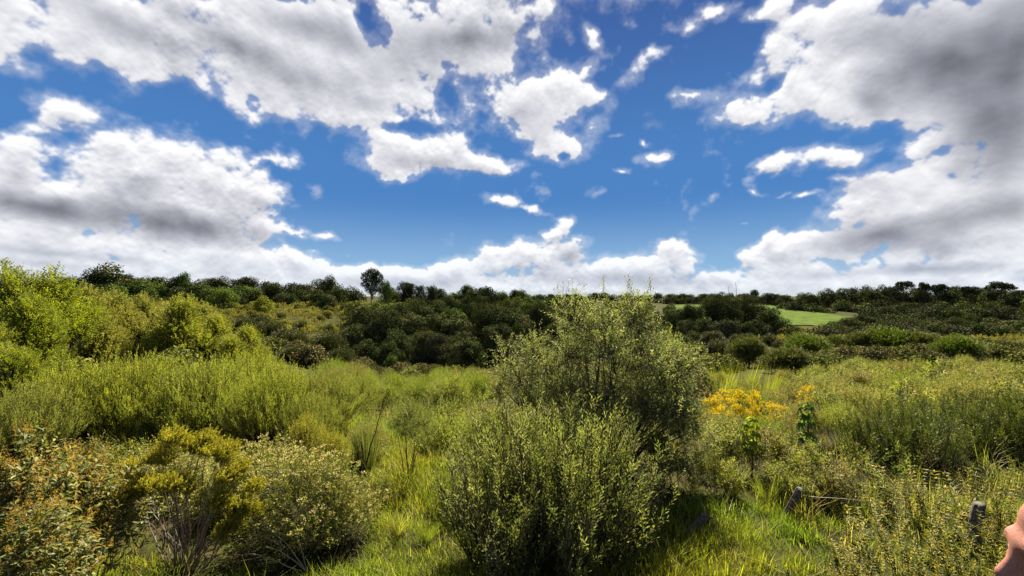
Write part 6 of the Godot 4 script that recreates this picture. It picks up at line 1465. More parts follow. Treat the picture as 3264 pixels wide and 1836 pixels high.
	for i in 3:
		rng.seed = 450 + i
		var lobes := []
		for k in 15:
			var a := k * 2.4
			var t := sqrt((k + 0.5) / 15.0)
			lobes.append([Vector3(cos(a) * t * 0.72, lerpf(2.25, 0.95, t * t) + rf(-0.35, 0.25), sin(a) * t * 0.72), Vector3(0.34, 0.46, 0.34) * rf(0.75, 1.15)])
		lobes.append([Vector3(0.05, 2.5, 0), Vector3(0.22, 0.35, 0.22)])
		v.append(shrub({"seed": 451 + i * 5, "lobes": lobes, "shoots": 3000, "sl": [0.16, 0.32], "nl": 9, "ll": 0.060, "lw": 0.029, "spread": 0.75, "up": 0.55, "shell": 0.5, "cols": [[Color(0.190, 0.205, 0.024), Color(0.160, 0.180, 0.026), Color(0.125, 0.145, 0.026)], [Color(0.180, 0.170, 0.050), Color(0.145, 0.145, 0.042), Color(0.21, 0.195, 0.06)], [Color(0.170, 0.180, 0.034), Color(0.200, 0.200, 0.040)]][i], "bark": BARK_DARK, "twig": TWIG, "stem_r": 0.026, "stems": 1, "foot": 0.10, "twig_every": 3, "wood": "trunk", "green": "crown"}))
	kind("young_tree", v)
	# broom, bright and upright
	v = []
	for i in 3:
		v.append(broom({"seed": 480 + i, "w": 2.1, "h": 1.4, "fall": 0.50, "base": 0.16, "wands": 640, "nsh": 9, "bare": 0.34, "r": 0.0045, "sl": [0.12, 0.24], "nl": 8, "ll": 0.035, "lw": 0.0092, "bark": TWIG, "cols": [[Color(0.203, 0.212, 0.041), Color(0.238, 0.241, 0.049), Color(0.158, 0.173, 0.036)], [Color(0.182, 0.198, 0.044), Color(0.210, 0.220, 0.049)], [Color(0.140, 0.155, 0.048), Color(0.164, 0.173, 0.054), Color(0.196, 0.194, 0.064)]][i]}))
	kind("broom", v)
	v = []
	for i in 2:
		v.append(broom({"dense": true, "seed": 490 + i, "w": 1.7, "h": 1.35, "wands": 230, "nsh": 15, "bare": 0.24, "r": 0.005, "sl": [0.10, 0.24], "nl": 9, "ll": 0.030, "lw": 0.0115, "spread": 0.7, "wild": 0.6, "short": 0.5, "twigs": true, "feet": [[0.0, 0.0, 1.0, 1.0], [-0.35, 0.1, 0.8, 0.8], [0.38, 0.0, 0.8, 0.88], [0.0, -0.2, 0.9, 0.95]], "bark": BARK_DARK, "cols": [Color(0.095, 0.120, 0.030), Color(0.120, 0.142, 0.036), Color(0.150, 0.162, 0.044), Color(0.075, 0.098, 0.028)]}))
	kind("dark_broom", v)
	# the willow-leaved bush in the middle of the foreground
	kind("willow", [broom({"seed": 511, "w": 1.75, "h": 1.62, "wands": 330, "nsh": 18, "bare": 0.17, "r": 0.0062, "sl": [0.14, 0.34], "nl": 12, "ll": 0.039, "lw": 0.0088, "spread": 0.6, "wild": 0.5, "short": 0.5, "fall": 0.30, "base": 0.10, "twigs": true, "bark": BARK_DARK, "feet": [[0.0, 0.0, 1.0, 1.0], [-0.30, 0.08, 0.9, 0.86], [0.30, -0.02, 0.9, 0.97], [-0.02, 0.22, 0.85, 0.72], [0.12, -0.25, 0.9, 0.9]], "cols": [Color(0.125, 0.140, 0.052), Color(0.150, 0.162, 0.062), Color(0.098, 0.114, 0.046), Color(0.190, 0.195, 0.085), Color(0.18, 0.178, 0.11)]})])
	# the largest bush, almost a tree
	rng.seed = 520
	var bt := []
	for q in [
		[-0.10, 2.02, 0.0, 0.50, 0.46], [0.45, 2.00, 0.1, 0.46, 0.46], [-0.62, 1.80, 0.1, 0.46, 0.42], [0.92, 1.72, 0.0, 0.46, 0.44], [-1.05, 1.55, 0.0, 0.36, 0.36], [-1.28, 1.36, 0.05, 0.26, 0.26],
		[1.18, 1.32, 0.05, 0.38, 0.44], [0.15, 1.62, 0.55, 0.55, 0.46], [-0.45, 1.40, 0.55, 0.50, 0.42], [0.75, 1.35, 0.55, 0.50, 0.46], [0.15, 1.6, -0.55, 0.55, 0.5], [-0.6, 1.4, -0.5, 0.5, 0.46], [0.8, 1.3, -0.5, 0.5, 0.5],
		[1.22, 0.88, 0.1, 0.34, 0.40], [0.95, 0.92, 0.45, 0.36, 0.38], [0.35, 1.10, 0.70, 0.44, 0.36], [-0.25, 1.05, 0.65, 0.40, 0.32], [-0.85, 1.15, 0.30, 0.34, 0.26]]:
		bt.append([Vector3(q[0], q[1], q[2]), Vector3(q[3], q[4], q[3])])
	var sp := []
	for k in 30:
		var x := rf(-0.65, 0.95)
		sp.append([Vector3(x, 2.28 - absf(x - 0.15) * 0.35 + rf(-0.12, 0.05), rf(-0.3, 0.3)), Vector3(rf(-0.16, 0.16), 0, rf(-0.15, 0.15)), rf(0.14, 0.30)])
	for x in [-0.52, -0.36, 0.10, 0.46, 0.54, 0.72]:
		sp.append([Vector3(x, 2.30, rf(-0.2, 0.2)), Vector3(rf(-0.06, 0.06), 0, 0), rf(0.46, 0.66)])
	kind("tree_bush", [shrub({"seed": 521, "lobes": split(bt, 4, 0.46, 1.0), "shoots": 5200, "sl": [0.14, 0.30], "nl": 11, "ll": 0.036, "lw": 0.016, "spread": 0.80, "up": 0.42, "shell": 0.50, "wild": 0.5, "low": 0.25, "cols": [Color(0.122, 0.138, 0.058), Color(0.152, 0.166, 0.070), Color(0.092, 0.106, 0.048), Color(0.210, 0.215, 0.115)], "bark": BARK_DARK, "twig": TWIG, "stem_r": 0.016, "stems": 1, "foot": 0.16, "bow": 0.02, "twig_every": 2, "sprigs": sp, "wood": "trunk", "green": "crown"})])
	# a slender sapling with a feathery head
	rng.seed = 530
	var sl := [[Vector3(0.0, 0.95, 0.0), Vector3(0.24, 0.22, 0.24)], [Vector3(0.22, 0.86, 0.05), Vector3(0.2, 0.2, 0.2)], [Vector3(-0.20, 0.84, 0.0), Vector3(0.2, 0.2, 0.2)], [Vector3(0.1, 0.70, 0.15), Vector3(0.22, 0.16, 0.2)], [Vector3(-0.15, 0.66, -0.1), Vector3(0.2, 0.16, 0.2)], [Vector3(0.3, 0.66, -0.05), Vector3(0.16, 0.16, 0.16)]]
	kind("sapling", [shrub({"seed": 531, "lobes": sl, "shoots": 620, "sl": [0.10, 0.22], "nl": 10, "ll": 0.032, "lw": 0.008, "spread": 0.6, "up": 0.6, "shell": 0.6, "cols": [Color(0.140, 0.160, 0.060), Color(0.115, 0.140, 0.050), Color(0.17, 0.185, 0.075)], "bark": BARK_DARK, "twig": TWIG, "stem_r": 0.011, "stems": 1, "foot": 0.015, "twig_every": 2, "wood": "trunk", "green": "crown"})])
	# golden shrub: crooked grey branches, plumes of golden leaf at their ends
	rng.seed = 540
	var gl := []
	for q in [
		[0.02, 1.20, 0.00, 0.20, 0.11], [0.18, 1.13, 0.08, 0.18, 0.10], [-0.16, 1.10, 0.05, 0.20, 0.10], [-0.34, 0.98, 0.00, 0.18, 0.10], [0.36, 1.02, -0.05, 0.16, 0.09], [-0.50, 0.86, 0.10, 0.16, 0.08],
		[0.56, 0.92, 0.00, 0.16, 0.10], [0.50, 0.62, 0.12, 0.15, 0.13], [0.66, 0.74, -0.05, 0.13, 0.10], [0.52, 0.46, 0.16, 0.12, 0.10], [0.72, 0.58, 0.10, 0.12, 0.08], [0.05, 0.90, 0.25, 0.22, 0.08], [-0.20, 0.86, 0.28, 0.20, 0.08], [0.25, 0.86, 0.25, 0.16, 0.07], [-0.62, 0.70, -0.1, 0.14, 0.08]]:
		gl.append([Vector3(q[0], q[1], q[2]), Vector3(q[3], q[4], q[3])])
	kind("golden", [shrub({"seed": 541, "lobes": split(gl, 3, 0.55, 1.0), "shoots": 4600, "sl": [0.05, 0.10], "nl": 11, "ll": 0.024, "lw": 0.009, "spread": 0.55, "up": 0.7, "shell": 0.55, "wild": 0.35, "lean": Vector3(0.35, 0, 0), "cols": [Color(0.225, 0.198, 0.036), Color(0.190, 0.175, 0.034), Color(0.260, 0.218, 0.038)], "bark": [Color(0.15, 0.125, 0.11), Color(0.11, 0.09, 0.08)], "twig": [Color(0.16, 0.13, 0.10)], "stem_r": 0.0075, "stems": 1, "foot": 0.07, "bow": 0.05, "crook": 0.036, "twig_every": 4})])
	# shrub with small pale flower heads
	v = []
	for i in 2:
		rng.seed = 550 + i
		v.append(shrub({"mat": "dense_leaf", "seed": 551 + i * 3, "lobes": dome(1.4, 1.05, 0.05, 13, 0.36), "shoots": 1900, "sl": [0.08, 0.18], "nl": 10, "ll": 0.026, "lw": 0.011, "spread": 0.75, "up": 0.6, "shell": 0.45, "cols": [Color(0.165, 0.172, 0.044), Color(0.215, 0.208, 0.058), Color(0.125, 0.136, 0.040)], "bark": BARK_GREY, "twig": TWIG, "stem_r": 0.009, "stems": 2, "foot": 0.12, "twig_every": 3, "bloom": {"share": 0.42, "above": -0.1, "n": 10, "size": 0.018, "petal": 0.015, "cols": [Color(0.42, 0.38, 0.22), Color(0.36, 0.33, 0.17), Color(0.38, 0.30, 0.20)]}}))
	kind("pale_flower", v)
	# yellow flowering stems
	v = []
	for i in 3:
		rng.seed = 560 + i
		var lobes := []
		for k in 5:
			lobes.append([Vector3(rf(-0.16, 0.16), rf(0.62, 0.82), rf(-0.14, 0.14)), Vector3(0.09, 0.07, 0.09)])
		lobes.append([Vector3(0, 0.35, 0), Vector3(0.14, 0.25, 0.14), 0.6])
		v.append(shrub({"seed": 561 + i * 3, "lobes": lobes, "shoots": 150, "sl": [0.06, 0.13], "nl": 7, "ll": 0.035, "lw": 0.009, "spread": 0.7, "up": 0.75, "cols": [Color(0.120, 0.140, 0.036), Color(0.150, 0.150, 0.044)], "bark": TWIG, "twig": TWIG, "stem_r": 0.005, "stems": 1, "foot": 0.05, "twig_every": 3, "bloom": {"share": 0.75, "above": -0.6, "n": 9, "size": 0.036, "petal": 0.021, "cols": [Color(0.60, 0.43, 0.012), Color(0.64, 0.47, 0.018), Color(0.55, 0.35, 0.012)]}}))
	kind("goldenrod", v)
	# weed with rings of small yellow-green leaves up its dark stems
	v = []
	for i in 3:
		rng.seed = 570 + i
		var f := Mesher.new()
		var b := Mesher.new()
		for k in 8:
			var foot := Vector3(rf(-0.12, 0.12), -0.03, rf(-0.12, 0.12))
			var tip := foot + Vector3(rf(-0.24, 0.24), rf(0.45, 0.85), rf(-0.24, 0.24))
			limb(b, foot, tip, rdir() * 0.03, 0.004, 0.0018, 3, tone(BARK_DARK), 4, 0.01)
			for j in 15:
				var t := 0.22 + j * 0.052
				var p := foot.lerp(tip, t)
				for q in 4:
					var a := j * 0.8 + q * TAU / 4.0 + rf(-0.3, 0.3)
					var out := Vector3(cos(a), rf(0.1, 0.6), sin(a)).normalized()
					f.leaf(p, out, out.cross(Vector3.UP + rdir() * 0.3).normalized(), rf(0.034, 0.056), rf(0.014, 0.022), tone([Color(0.200, 0.175, 0.006), Color(0.110, 0.120, 0.008), Color(0.240, 0.190, 0.008), Color(0.05, 0.062, 0.012), Color(0.06, 0.07, 0.014)]))
		var root := Node3D.new()
		root.add_child(mesh_node("stem", b.done(), bark_mat()))
		root.add_child(mesh_node("foliage", f.done(), leaf_mat("leaf", Color(0.95, 0.98, 0.70))))
		v.append(root)
	kind("weed", v)
	# broad-leaved shrub with rusty flower sprays, close on the left
	v = []
	for i in 2:
		rng.seed = 580 + i
		var f := Mesher.new()
		var b := Mesher.new()
		var fl := Mesher.new()
		for lb in dome(1.5, 1.6, 0.1, 16, 0.36):
			var c: Vector3 = lb[0]
			var r: Vector3 = lb[1]
			limb(b, Vector3(c.x * 0.2, -0.08, c.z * 0.2), c, Vector3(0, 0.03, 0), 0.012, 0.004, 5, tone(BARK_GREY), 6, 0.02)
			for k in 24:
				var q := rdir()
				var p: Vector3 = c + q * r * pow(rng.randf(), 0.4)
				if p.y < 0.1:
					continue
				var d := (q * 0.5 + Vector3.UP * 0.6 + rdir() * 0.4).normalized()
				var l := rf(0.14, 0.26)
				b.tube([p - d * 0.1, p + d * l], 0.003, 0.0015, 3, tone(TWIG))
				var s := d.cross(Vector3(0.3, 0.2, 0.9)).normalized()
				var u := d.cross(s)
				for j in 8:
					var a := j * 2.4 + rf(-0.3, 0.3)
					var out := s * cos(a) + u * sin(a)
					var ld := (d * 0.55 + out * 0.85 + Vector3(0, -0.15, 0)).normalized()
					f.wide_leaf(p + d * (l * (j + 1) / 8.0), ld, ld.cross(d + rdir() * 0.25).normalized(), rf(0.070, 0.115), rf(0.022, 0.034), rf(0.05, 0.3), tone([Color(0.080, 0.100, 0.028), Color(0.110, 0.125, 0.032), Color(0.065, 0.080, 0.028), Color(0.20, 0.21, 0.12), Color(0.17, 0.15, 0.04), Color(0.21, 0.155, 0.04)]))
				if rng.randf() < 0.6:
					var bc := tone([Color(0.27, 0.165, 0.045), Color(0.22, 0.150, 0.045), Color(0.29, 0.21, 0.045)], 0.2)
					for j in 26:
						var t := rng.randf()
						var bp := p + d * (l + 0.09 * t) + rdir() * (0.040 * (1.0 - t * 0.6))
						var bd := (rdir() + d).normalized()
						var kk := rf(0.7, 1.25)
						fl.leaf(bp, bd, bd.cross(rdir()).normalized(), rf(0.014, 0.026), rf(0.009, 0.015), Color(bc.r * kk, bc.g * kk, bc.b * kk))
		var root := Node3D.new()
		root.add_child(mesh_node("stem", b.done(), bark_mat()))
		root.add_child(mesh_node("foliage", f.done(), leaf_mat("leaf", Color(0.95, 0.98, 0.70))))
		root.add_child(mesh_node("blossom", fl.done(), leaf_mat("petal", Color(0.92, 0.90, 0.70), 0.8)))
		v.append(root)
	kind("broad_leaf", v)
	# grasses that stand as single clumps
	v = []
	for i in 2:
		rng.seed = 600 + i
		var f := Mesher.new()
		for k in 150:
			var a := rng.randf() * TAU
			var t := sqrt(rng.randf())
			var p := Vector3(cos(a), 0, sin(a)) * t * 0.13
			var d := (Vector3(cos(a) * t * 0.28, 1, sin(a) * t * 0.28)).normalized()
			f.blade(p, d, d.cross(Vector3(cos(a + 1.0), 0.1, sin(a + 1.0))).normalized(), rf(0.55, 1.0), rf(0.006, 0.011), Vector3(cos(a), -0.3, sin(a)) * rf(0.0, 0.10), tone([Color(0.060, 0.080, 0.032), Color(0.080, 0.098, 0.034), Color(0.05, 0.068, 0.028), Color(0.16, 0.14, 0.06)] if i == 0 else [Color(0.200, 0.215, 0.030), Color(0.170, 0.200, 0.030), Color(0.22, 0.21, 0.04)]))
		var root := Node3D.new()
		root.add_child(mesh_node("blade_tuft", f.done(), leaf_mat("leaf", Color(0.95, 0.98, 0.70))))
		v.append(root)
	kind("rush", v)
	v = []
	for i in 2:
		rng.seed = 610 + i
		var f := Mesher.new()
		for k in 130:
			var a := rng.randf() * TAU
			var t := sqrt(rng.randf())
			var p := Vector3(cos(a), 0, sin(a)) * t * 0.08
			var d := (Vector3(cos(a) * t * 0.7, 1, sin(a) * t * 0.7)).normalized()
			f.blade(p, d, d.cross(Vector3(cos(a + 1.2), 0.1, sin(a + 1.2))).normalized(), rf(0.28, 0.55), rf(0.005, 0.009), Vector3(cos(a), -0.55, sin(a)) * rf(0.15, 0.5), tone([Color(0.180, 0.200, 0.034), Color(0.220, 0.215, 0.050), Color(0.30, 0.26, 0.11)] if i == 0 else [Color(0.140, 0.175, 0.030), Color(0.180, 0.20, 0.036)]))
		var root := Node3D.new()
		root.add_child(mesh_node("blade_tuft", f.done(), leaf_mat("leaf", Color(0.95, 0.98, 0.70))))
		v.append(root)
	kind("arching_grass", v)
	# leafy meadow plants with gaps between their stems
	v = []
	for i in 3:
		rng.seed = 620 + i
		v.append(shrub({"seed": 621 + i * 3, "lobes": split(dome(1.0, 0.8, 0.0, 8, 0.40), 2, 0.55, 1.0), "shoots": 330, "sl": [0.10, 0.24], "nl": 8, "ll": 0.046, "lw": 0.018, "spread": 0.9, "up": 0.6, "shell": 0.6, "wild": 0.5, "cols": [[Color(0.170, 0.180, 0.030), Color(0.110, 0.130, 0.030), Color(0.070, 0.090, 0.026), Color(0.22, 0.20, 0.05)], [Color(0.090, 0.110, 0.032), Color(0.130, 0.140, 0.040), Color(0.20, 0.19, 0.07)], [Color(0.150, 0.135, 0.040), Color(0.100, 0.105, 0.036), Color(0.16, 0.12, 0.06)]][i], "bark": BARK_DARK, "twig": TWIG, "stem_r": 0.006, "stems": 1, "foot": 0.2, "twig_every": 2}))
	kind("leafy", v)

# ---------- what nobody could count: grass and undergrowth ----------
func scatter(called: String, mesh: Mesh, mat: Material, label: String, category: String, seed_: int, d0: float, d1: float, per_m2: float, s0: float, s1: float, keep: Callable) -> void:
	rng.seed = seed_
	var at: Array[Transform3D] = []
	var tint: Array[Color] = []
	var patch := FastNoiseLite.new()
	patch.seed = seed_
	patch.frequency = 0.35
	var strip := d0
	while strip < d1:
		var step := maxf(0.25, strip * 0.06)
		var half := strip * 1.28 + 0.8
		for i in int(half * 2.0 * step * per_m2):
			var x := rf(-half, half)
			var z := -rf(strip, strip + step)
			var pn := patch.get_noise_2d(x, z)
			if rng.randf() > 0.75 + pn * 0.9 or not keep.call(x, z):
				continue
			var s := rf(s0, s1) * (1.0 + pn * 0.5)
			var b := Basis(Vector3.UP, rng.randf() * TAU).rotated(Vector3(rf(-1, 1), 0, rf(-1, 1)).normalized(), rf(0.0, 0.16)).scaled(Vector3(s, s * rf(0.8, 1.2), s))
			at.append(Transform3D(b, Vector3(x, land(x, z) - 0.01, z)))
			var k := rf(0.8, 1.2)
			var y := patch.get_noise_2d(x * 1.7 + 40.0, z * 1.7)
			tint.append(Color(k * (1.0 + 0.35 * y), k, k * (1.0 - 0.2 * y)))
		strip += step
	var mm := MultiMesh.new()
	mm.transform_format = MultiMesh.TRANSFORM_3D
	mm.use_colors = true
	mm.mesh = mesh
	mm.instance_count = at.size()
	for i in at.size():
		mm.set_instance_transform(i, at[i])
		mm.set_instance_color(i, tint[i])
	var o := MultiMeshInstance3D.new()
	o.name = called
	o.multimesh = mm
	o.material_override = mat
	add_child(o)
	tag(o, label, category)
	o.set_meta("kind", "stuff")

func grass_tuft(seed_: int, n: int, r: float, h0: float, h1: float, w: float, cols: Array, flop := 0.35) -> ArrayMesh:
	rng.seed = seed_
	var f := Mesher.new()
	for k in n:
		var a := rng.randf() * TAU
		var p := Vector3(cos(a), 0, sin(a)) * r * sqrt(rng.randf())
		var b := rng.randf() * TAU
		var out := Vector3(cos(b), 0, sin(b))
		var d := (Vector3.UP + out * rf(0.0, flop)).normalized()
		f.blade(p, d, Vector3(-out.z, 0, out.x), rf(h0, h1), w * rf(0.7, 1.2), (out - Vector3.UP * 0.5) * rf(0.05, flop), tone(cols))
	return f.done()

func leafy_tuft(seed_: int, stems: int, r: float, h0: float, h1: float, ll: float, lw: float, cols: Array) -> ArrayMesh:
	rng.seed = seed_
	var f := Mesher.new()
	for k in stems:
		var p := Vector3(rf(-r, r), 0, rf(-r, r))
		var d := (Vector3.UP + rdir() * 0.35).normalized()
		var h := rf(h0, h1)
		f.tube([p, p + d * h], 0.003, 0.0015, 3, tone(TWIG))
		shoot(f, p + d * h * 0.2, d, h * 0.85, int(h * 42), ll, lw, 0.8, cols, 0.0)
		for j in 3:
			shoot(f, p + d * h * rf(0.3, 0.8), (d + rdir() * 0.7).normalized(), h * 0.3, 8, ll, lw, 0.7, cols, 0.0)
	return f.done()

func make_cover() -> void:
	var lm := leaf_mat("leaf", Color(0.95, 0.98, 0.70))
	scatter("short_grass", grass_tuft(700, 34, 0.085, 0.06, 0.17, 0.0050, [Color(0.150, 0.185, 0.022), Color(0.185, 0.210, 0.026), Color(0.240, 0.235, 0.034), Color(0.120, 0.150, 0.022)], 0.55), lm, "short bright green grass of the clearing between the bushes", "grass", 701, 2.2, 9.0, 95.0, 0.8, 1.5, func(x, z): return (x < -0.70 * z or fposmod(x * 7.3 + z * 3.1, 1.0) < 0.35) and (-z < 5.2 or x < -0.25 * z) and (x > 0.33 * z or -z < 3.9 or -z > 6.5))
	scatter("dry_grass", grass_tuft(710, 10, 0.06, 0.16, 0.36, 0.0035, [Color(0.30, 0.255, 0.11), Color(0.25, 0.22, 0.08), Color(0.22, 0.21, 0.05)], 0.6), lm, "thin straw coloured grass stalks mixed through the green grass", "grass", 711, 2.5, 11.0, 15.0, 0.8, 1.4, func(x, z): return x > 0.33 * z or -z < 3.9 or -z > 6.5)
	scatter("tall_grass", grass_tuft(720, 26, 0.12, 0.16, 0.36, 0.0065, [Color(0.130, 0.160, 0.030), Color(0.165, 0.185, 0.036), Color(0.20, 0.19, 0.055)], 0.4), lm, "tall green grass standing between the shrubs", "grass", 721, 5.0, 10.0, 4.0, 0.8, 1.3, func(x, z): return x > 0.33 * z or -z > 8.0)
	scatter("leafy_undergrowth", leafy_tuft(730, 5, 0.10, 0.16, 0.38, 0.034, 0.012, [Color(0.105, 0.125, 0.034), Color(0.130, 0.140, 0.042), Color(0.165, 0.150, 0.055), Color(0.085, 0.105, 0.03)]), lm, "mixed leafy weeds growing thickly beyond the clearing", "weeds", 731, 5.0, 9.0, 6.0, 0.8, 1.3, func(x, z): return x > -0.35 * z - 0.3 or -z > 8.5)
	scatter("brown_undergrowth", leafy_tuft(740, 4, 0.10, 0.18, 0.42, 0.024, 0.008, [Color(0.150, 0.115, 0.065), Color(0.180, 0.145, 0.085), Color(0.110, 0.090, 0.05), Color(0.14, 0.13, 0.05)]), lm, "dry brownish weeds scattered among the green ones", "weeds", 741, 5.4, 9.5, 2.2, 0.8, 1.3, func(x, z): return x > -0.3 * z - 1.0 or -z > 8.0)
	beyond_the_edges("outer_wood", kinds["far_wood"][0][0], "crown", "dark wood going on past both edges of the view", "wood", 761, 42.0, 190.0, 150, 1.1, 1.7)
	beyond_the_edges("outer_scrub", kinds["heath"][0][0], "foliage", "olive scrub going on past both edges of the view", "scrub", 771, 6.0, 42.0, 150, 0.8, 1.6)
	scatter("slope_heath", leafy_tuft(750, 7, 0.45, 0.30, 0.60, 0.085, 0.030, [Color(0.120, 0.115, 0.038), Color(0.150, 0.130, 0.040), Color(0.100, 0.105, 0.034), Color(0.18, 0.15, 0.04)]), lm, "low olive and ochre growth covering the far slopes", "heath", 751, 42.0, 105.0, 1.0, 0.8, 1.4, func(x, z): return not (x / -z > 0.26 and -z > 74.0))

# the country goes on past both edges of the view as it does inside it: one mass of wood, one of scrub
func beyond_the_edges(called: String, src: Node3D, part: String, label: String, category: String, seed_: int, d0: float, d1: float, n: int, s0: float, s1: float) -> void:
	rng.seed = seed_
	var from: MeshInstance3D = src.get_node(part)
	var mm := MultiMesh.new()
	mm.transform_format = MultiMesh.TRANSFORM_3D
	mm.mesh = from.mesh
	mm.instance_count = n
	for i in n:
		var d := d0 * pow(d1 / d0, (i + rng.randf()) / n)
		var x := d * (rf(1.24, 1.85) if i % 2 == 0 else -rf(1.28, 1.85))
		var s := rf(s0, s1)
		mm.set_instance_transform(i, Transform3D(Basis(Vector3.UP, rng.randf() * TAU).scaled(Vector3(s, s * rf(0.85, 1.15), s)), Vector3(x, land(x, -d) - 0.1, -d)))
	var o := MultiMeshInstance3D.new()
	o.name = called
	o.multimesh = mm
	o.material_override = from.material_override
	add_child(o)
	tag(o, label, category)
	o.set_meta("kind", "stuff")

# ---------- single things ----------
func wood_mat() -> StandardMaterial3D:
	if not mats.has("wood"):
		var m := StandardMaterial3D.new()
		m.albedo_texture = noise_tex(31, 0.03, [lin(0.030, 0.028, 0.025), lin(0.085, 0.079, 0.073), lin(0.15, 0.14, 0.13)], [0.3, 0.5, 0.75])
		m.uv1_triplanar = true
		m.uv1_scale = Vector3(9.0, 1.6, 9.0)
		m.normal_enabled = true
		m.normal_texture = noise_tex(32, 0.05, [Color(0, 0, 0), Color(1, 1, 1)], [0.2, 0.8])
		m.normal_texture.as_normal_map = true
		m.normal_texture.bump_strength = 6.0
		m.roughness = 0.95
		m.metallic_specular = 0.15
		mats["wood"] = m
	return mats["wood"]

# a weathered round post: uneven sides and a chamfered, sloping cut
func post(called: String, at: Vector3, tip: Vector3, r: float, seed_: int, label: String, category: String, wire := false) -> void:
	rng.seed = seed_
	var root := Node3D.new()
	root.name = numbered(called)
	add_child(root)
	root.position = at
	var l := (tip - at).length()
	var d := (tip - at).normalized()
	var s := d.cross(Vector3(0, 0, 1)).normalized()
	root.basis = Basis(s, d, s.cross(d)).orthonormalized()
	var m := Mesher.new()
	var sides := 30
	var crack := [rf(0.0, TAU), rf(0.0, TAU), rf(0.0, TAU)]
	var rings := [[-0.25, 1.0], [0.0, 1.02], [l * 0.35, 0.98], [l * 0.7, 1.0], [l - 0.012, 0.97], [l, 0.82]]
	for j in rings.size():
		for k in sides:
			var a := TAU * k / sides
			var rr: float = r * rings[j][1] * (1.0 + 0.06 * sin(a * 3.0 + seed_) + 0.04 * sin(a * 7.0 + seed_ * 2.0) + rf(-0.025, 0.025))
			for q in crack:
				# drying splits run down the grain
				rr *= 1.0 - 0.30 * exp(-pow(angle_difference(a, q + 0.05 * sin(j * 2.0)) / 0.11, 2.0))
			var slope: float = 0.25 * r * sin(a + seed_) if j >= 4 else 0.0
			m.v.push_back(Vector3(cos(a) * rr, rings[j][0] + slope, sin(a) * rr))
			m.c.push_back(Color.WHITE)
	for j in rings.size() - 1:
		for k in sides:
			var a := j * sides + k
			var b := j * sides + (k + 1) % sides
			for t in [a, a + sides, b, b, a + sides, b + sides]:
				m.ix.push_back(t)
	var n := m.v.size()
	m.v.push_back(Vector3(0, l - 0.008, 0))
	m.c.push_back(Color.WHITE)
	for k in sides:
		for t in [n, (rings.size() - 1) * sides + (k + 1) % sides, (rings.size() - 1) * sides + k]:
			m.ix.push_back(t)
	var st := SurfaceTool.new()
	st.create_from(m.done(), 0)
	st.generate_normals()
	root.add_child(mesh_node("shaft", st.commit(), wood_mat()))
	if wire:
		var w := Mesher.new()
		var pts := []
		for k in 13:
			var a := TAU * k / 12.0
			pts.append(Vector3(cos(a) * r * 1.06, l * 0.78 + 0.004 * sin(a * 2.0), sin(a) * r * 1.06))
		w.tube(pts, 0.0035, 0.0035, 5, Color(0.03, 0.028, 0.026))
		root.add_child(mesh_node("wire_loop", w.done(), bark_mat()))
	tag(root, label, category)

func bare_branch(called: String, at: Vector3, dirs: Array, r: float, cols: Array, seed_: int, label: String, category: String, forks := 3) -> void:
	rng.seed = seed_
	var root := Node3D.new()
	root.name = numbered(called)
	add_child(root)
	root.position = at
	for q in dirs:
		var m := Mesher.new()
		var e: Vector3 = q
		limb(m, Vector3(0, -0.04 if forks > 0 else 0.0, 0), e, rdir() * e.length() * (0.09 if forks > 0 else 0.015), r, r * 0.3, 5, tone(cols, 0.1), 7, e.length() * 0.012)
		for k in forks:
			var p := e * rf(0.45, 0.9)
			limb(m, p, p + (e.normalized() + rdir() * 0.8) * e.length() * rf(0.15, 0.3), rdir() * 0.01, r * 0.4, r * 0.15, 3, tone(cols, 0.1), 3, 0.008)
		root.add_child(mesh_node("branch", m.done(), bark_mat()), true)
	tag(root, label, category)

# plant with a dark straight stem and large hand-shaped leaves
func palmate_plant(at: Vector3, h: float, n: int, size: float, cols: Array, seed_: int, label: String) -> void:
	rng.seed = seed_
	var root := Node3D.new()
	root.name = numbered("broad_leaved_plant")
	add_child(root)
	root.position = at
	var m := Mesher.new()
	limb(m, Vector3(0, -0.05, 0), Vector3(rf(-0.03, 0.03), h * 0.92, 0), Vector3(0.01, 0, 0.01), 0.012, 0.007, 6, Color(0.03, 0.028, 0.026), 6, 0.006)
	root.add_child(mesh_node("stem", m.done(), bark_mat()))
	for i in n:
		var f := Mesher.new()
		var t := 0.42 + 0.58 * float(i) / n
		var a := i * 2.4
		var out := Vector3(cos(a), 0, sin(a))
		var p := Vector3(0, h * 0.92 * t, 0)
		var hub := p + (out * rf(0.5, 0.8) + Vector3.UP * rf(0.1, 0.5)) * size * (1.35 - t * 0.5)
		f.tube([p, hub], 0.0028, 0.002, 3, Color(0.12, 0.13, 0.04))
		var col := tone(cols, 0.2)
		var face := (Vector3.UP * 0.8 + out * 0.7 + rdir() * 0.25).normalized()
		var fw := (out - face * out.dot(face)).normalized()
		var rt := fw.cross(face)
		for k in 7:
			var b := (k - 3) * 0.62
			var d := (fw * cos(b) + rt * sin(b) - face * 0.18).normalized()
			f.wide_leaf(hub, d, d.cross(face).normalized(), size * (1.0 - absf(k - 3) * 0.13), size * 0.30, 0.25, col)
		root.add_child(mesh_node("leaf", f.done(), leaf_mat("leaf", Color(0.95, 0.98, 0.70))), true)
	tag(root, label, "plant")

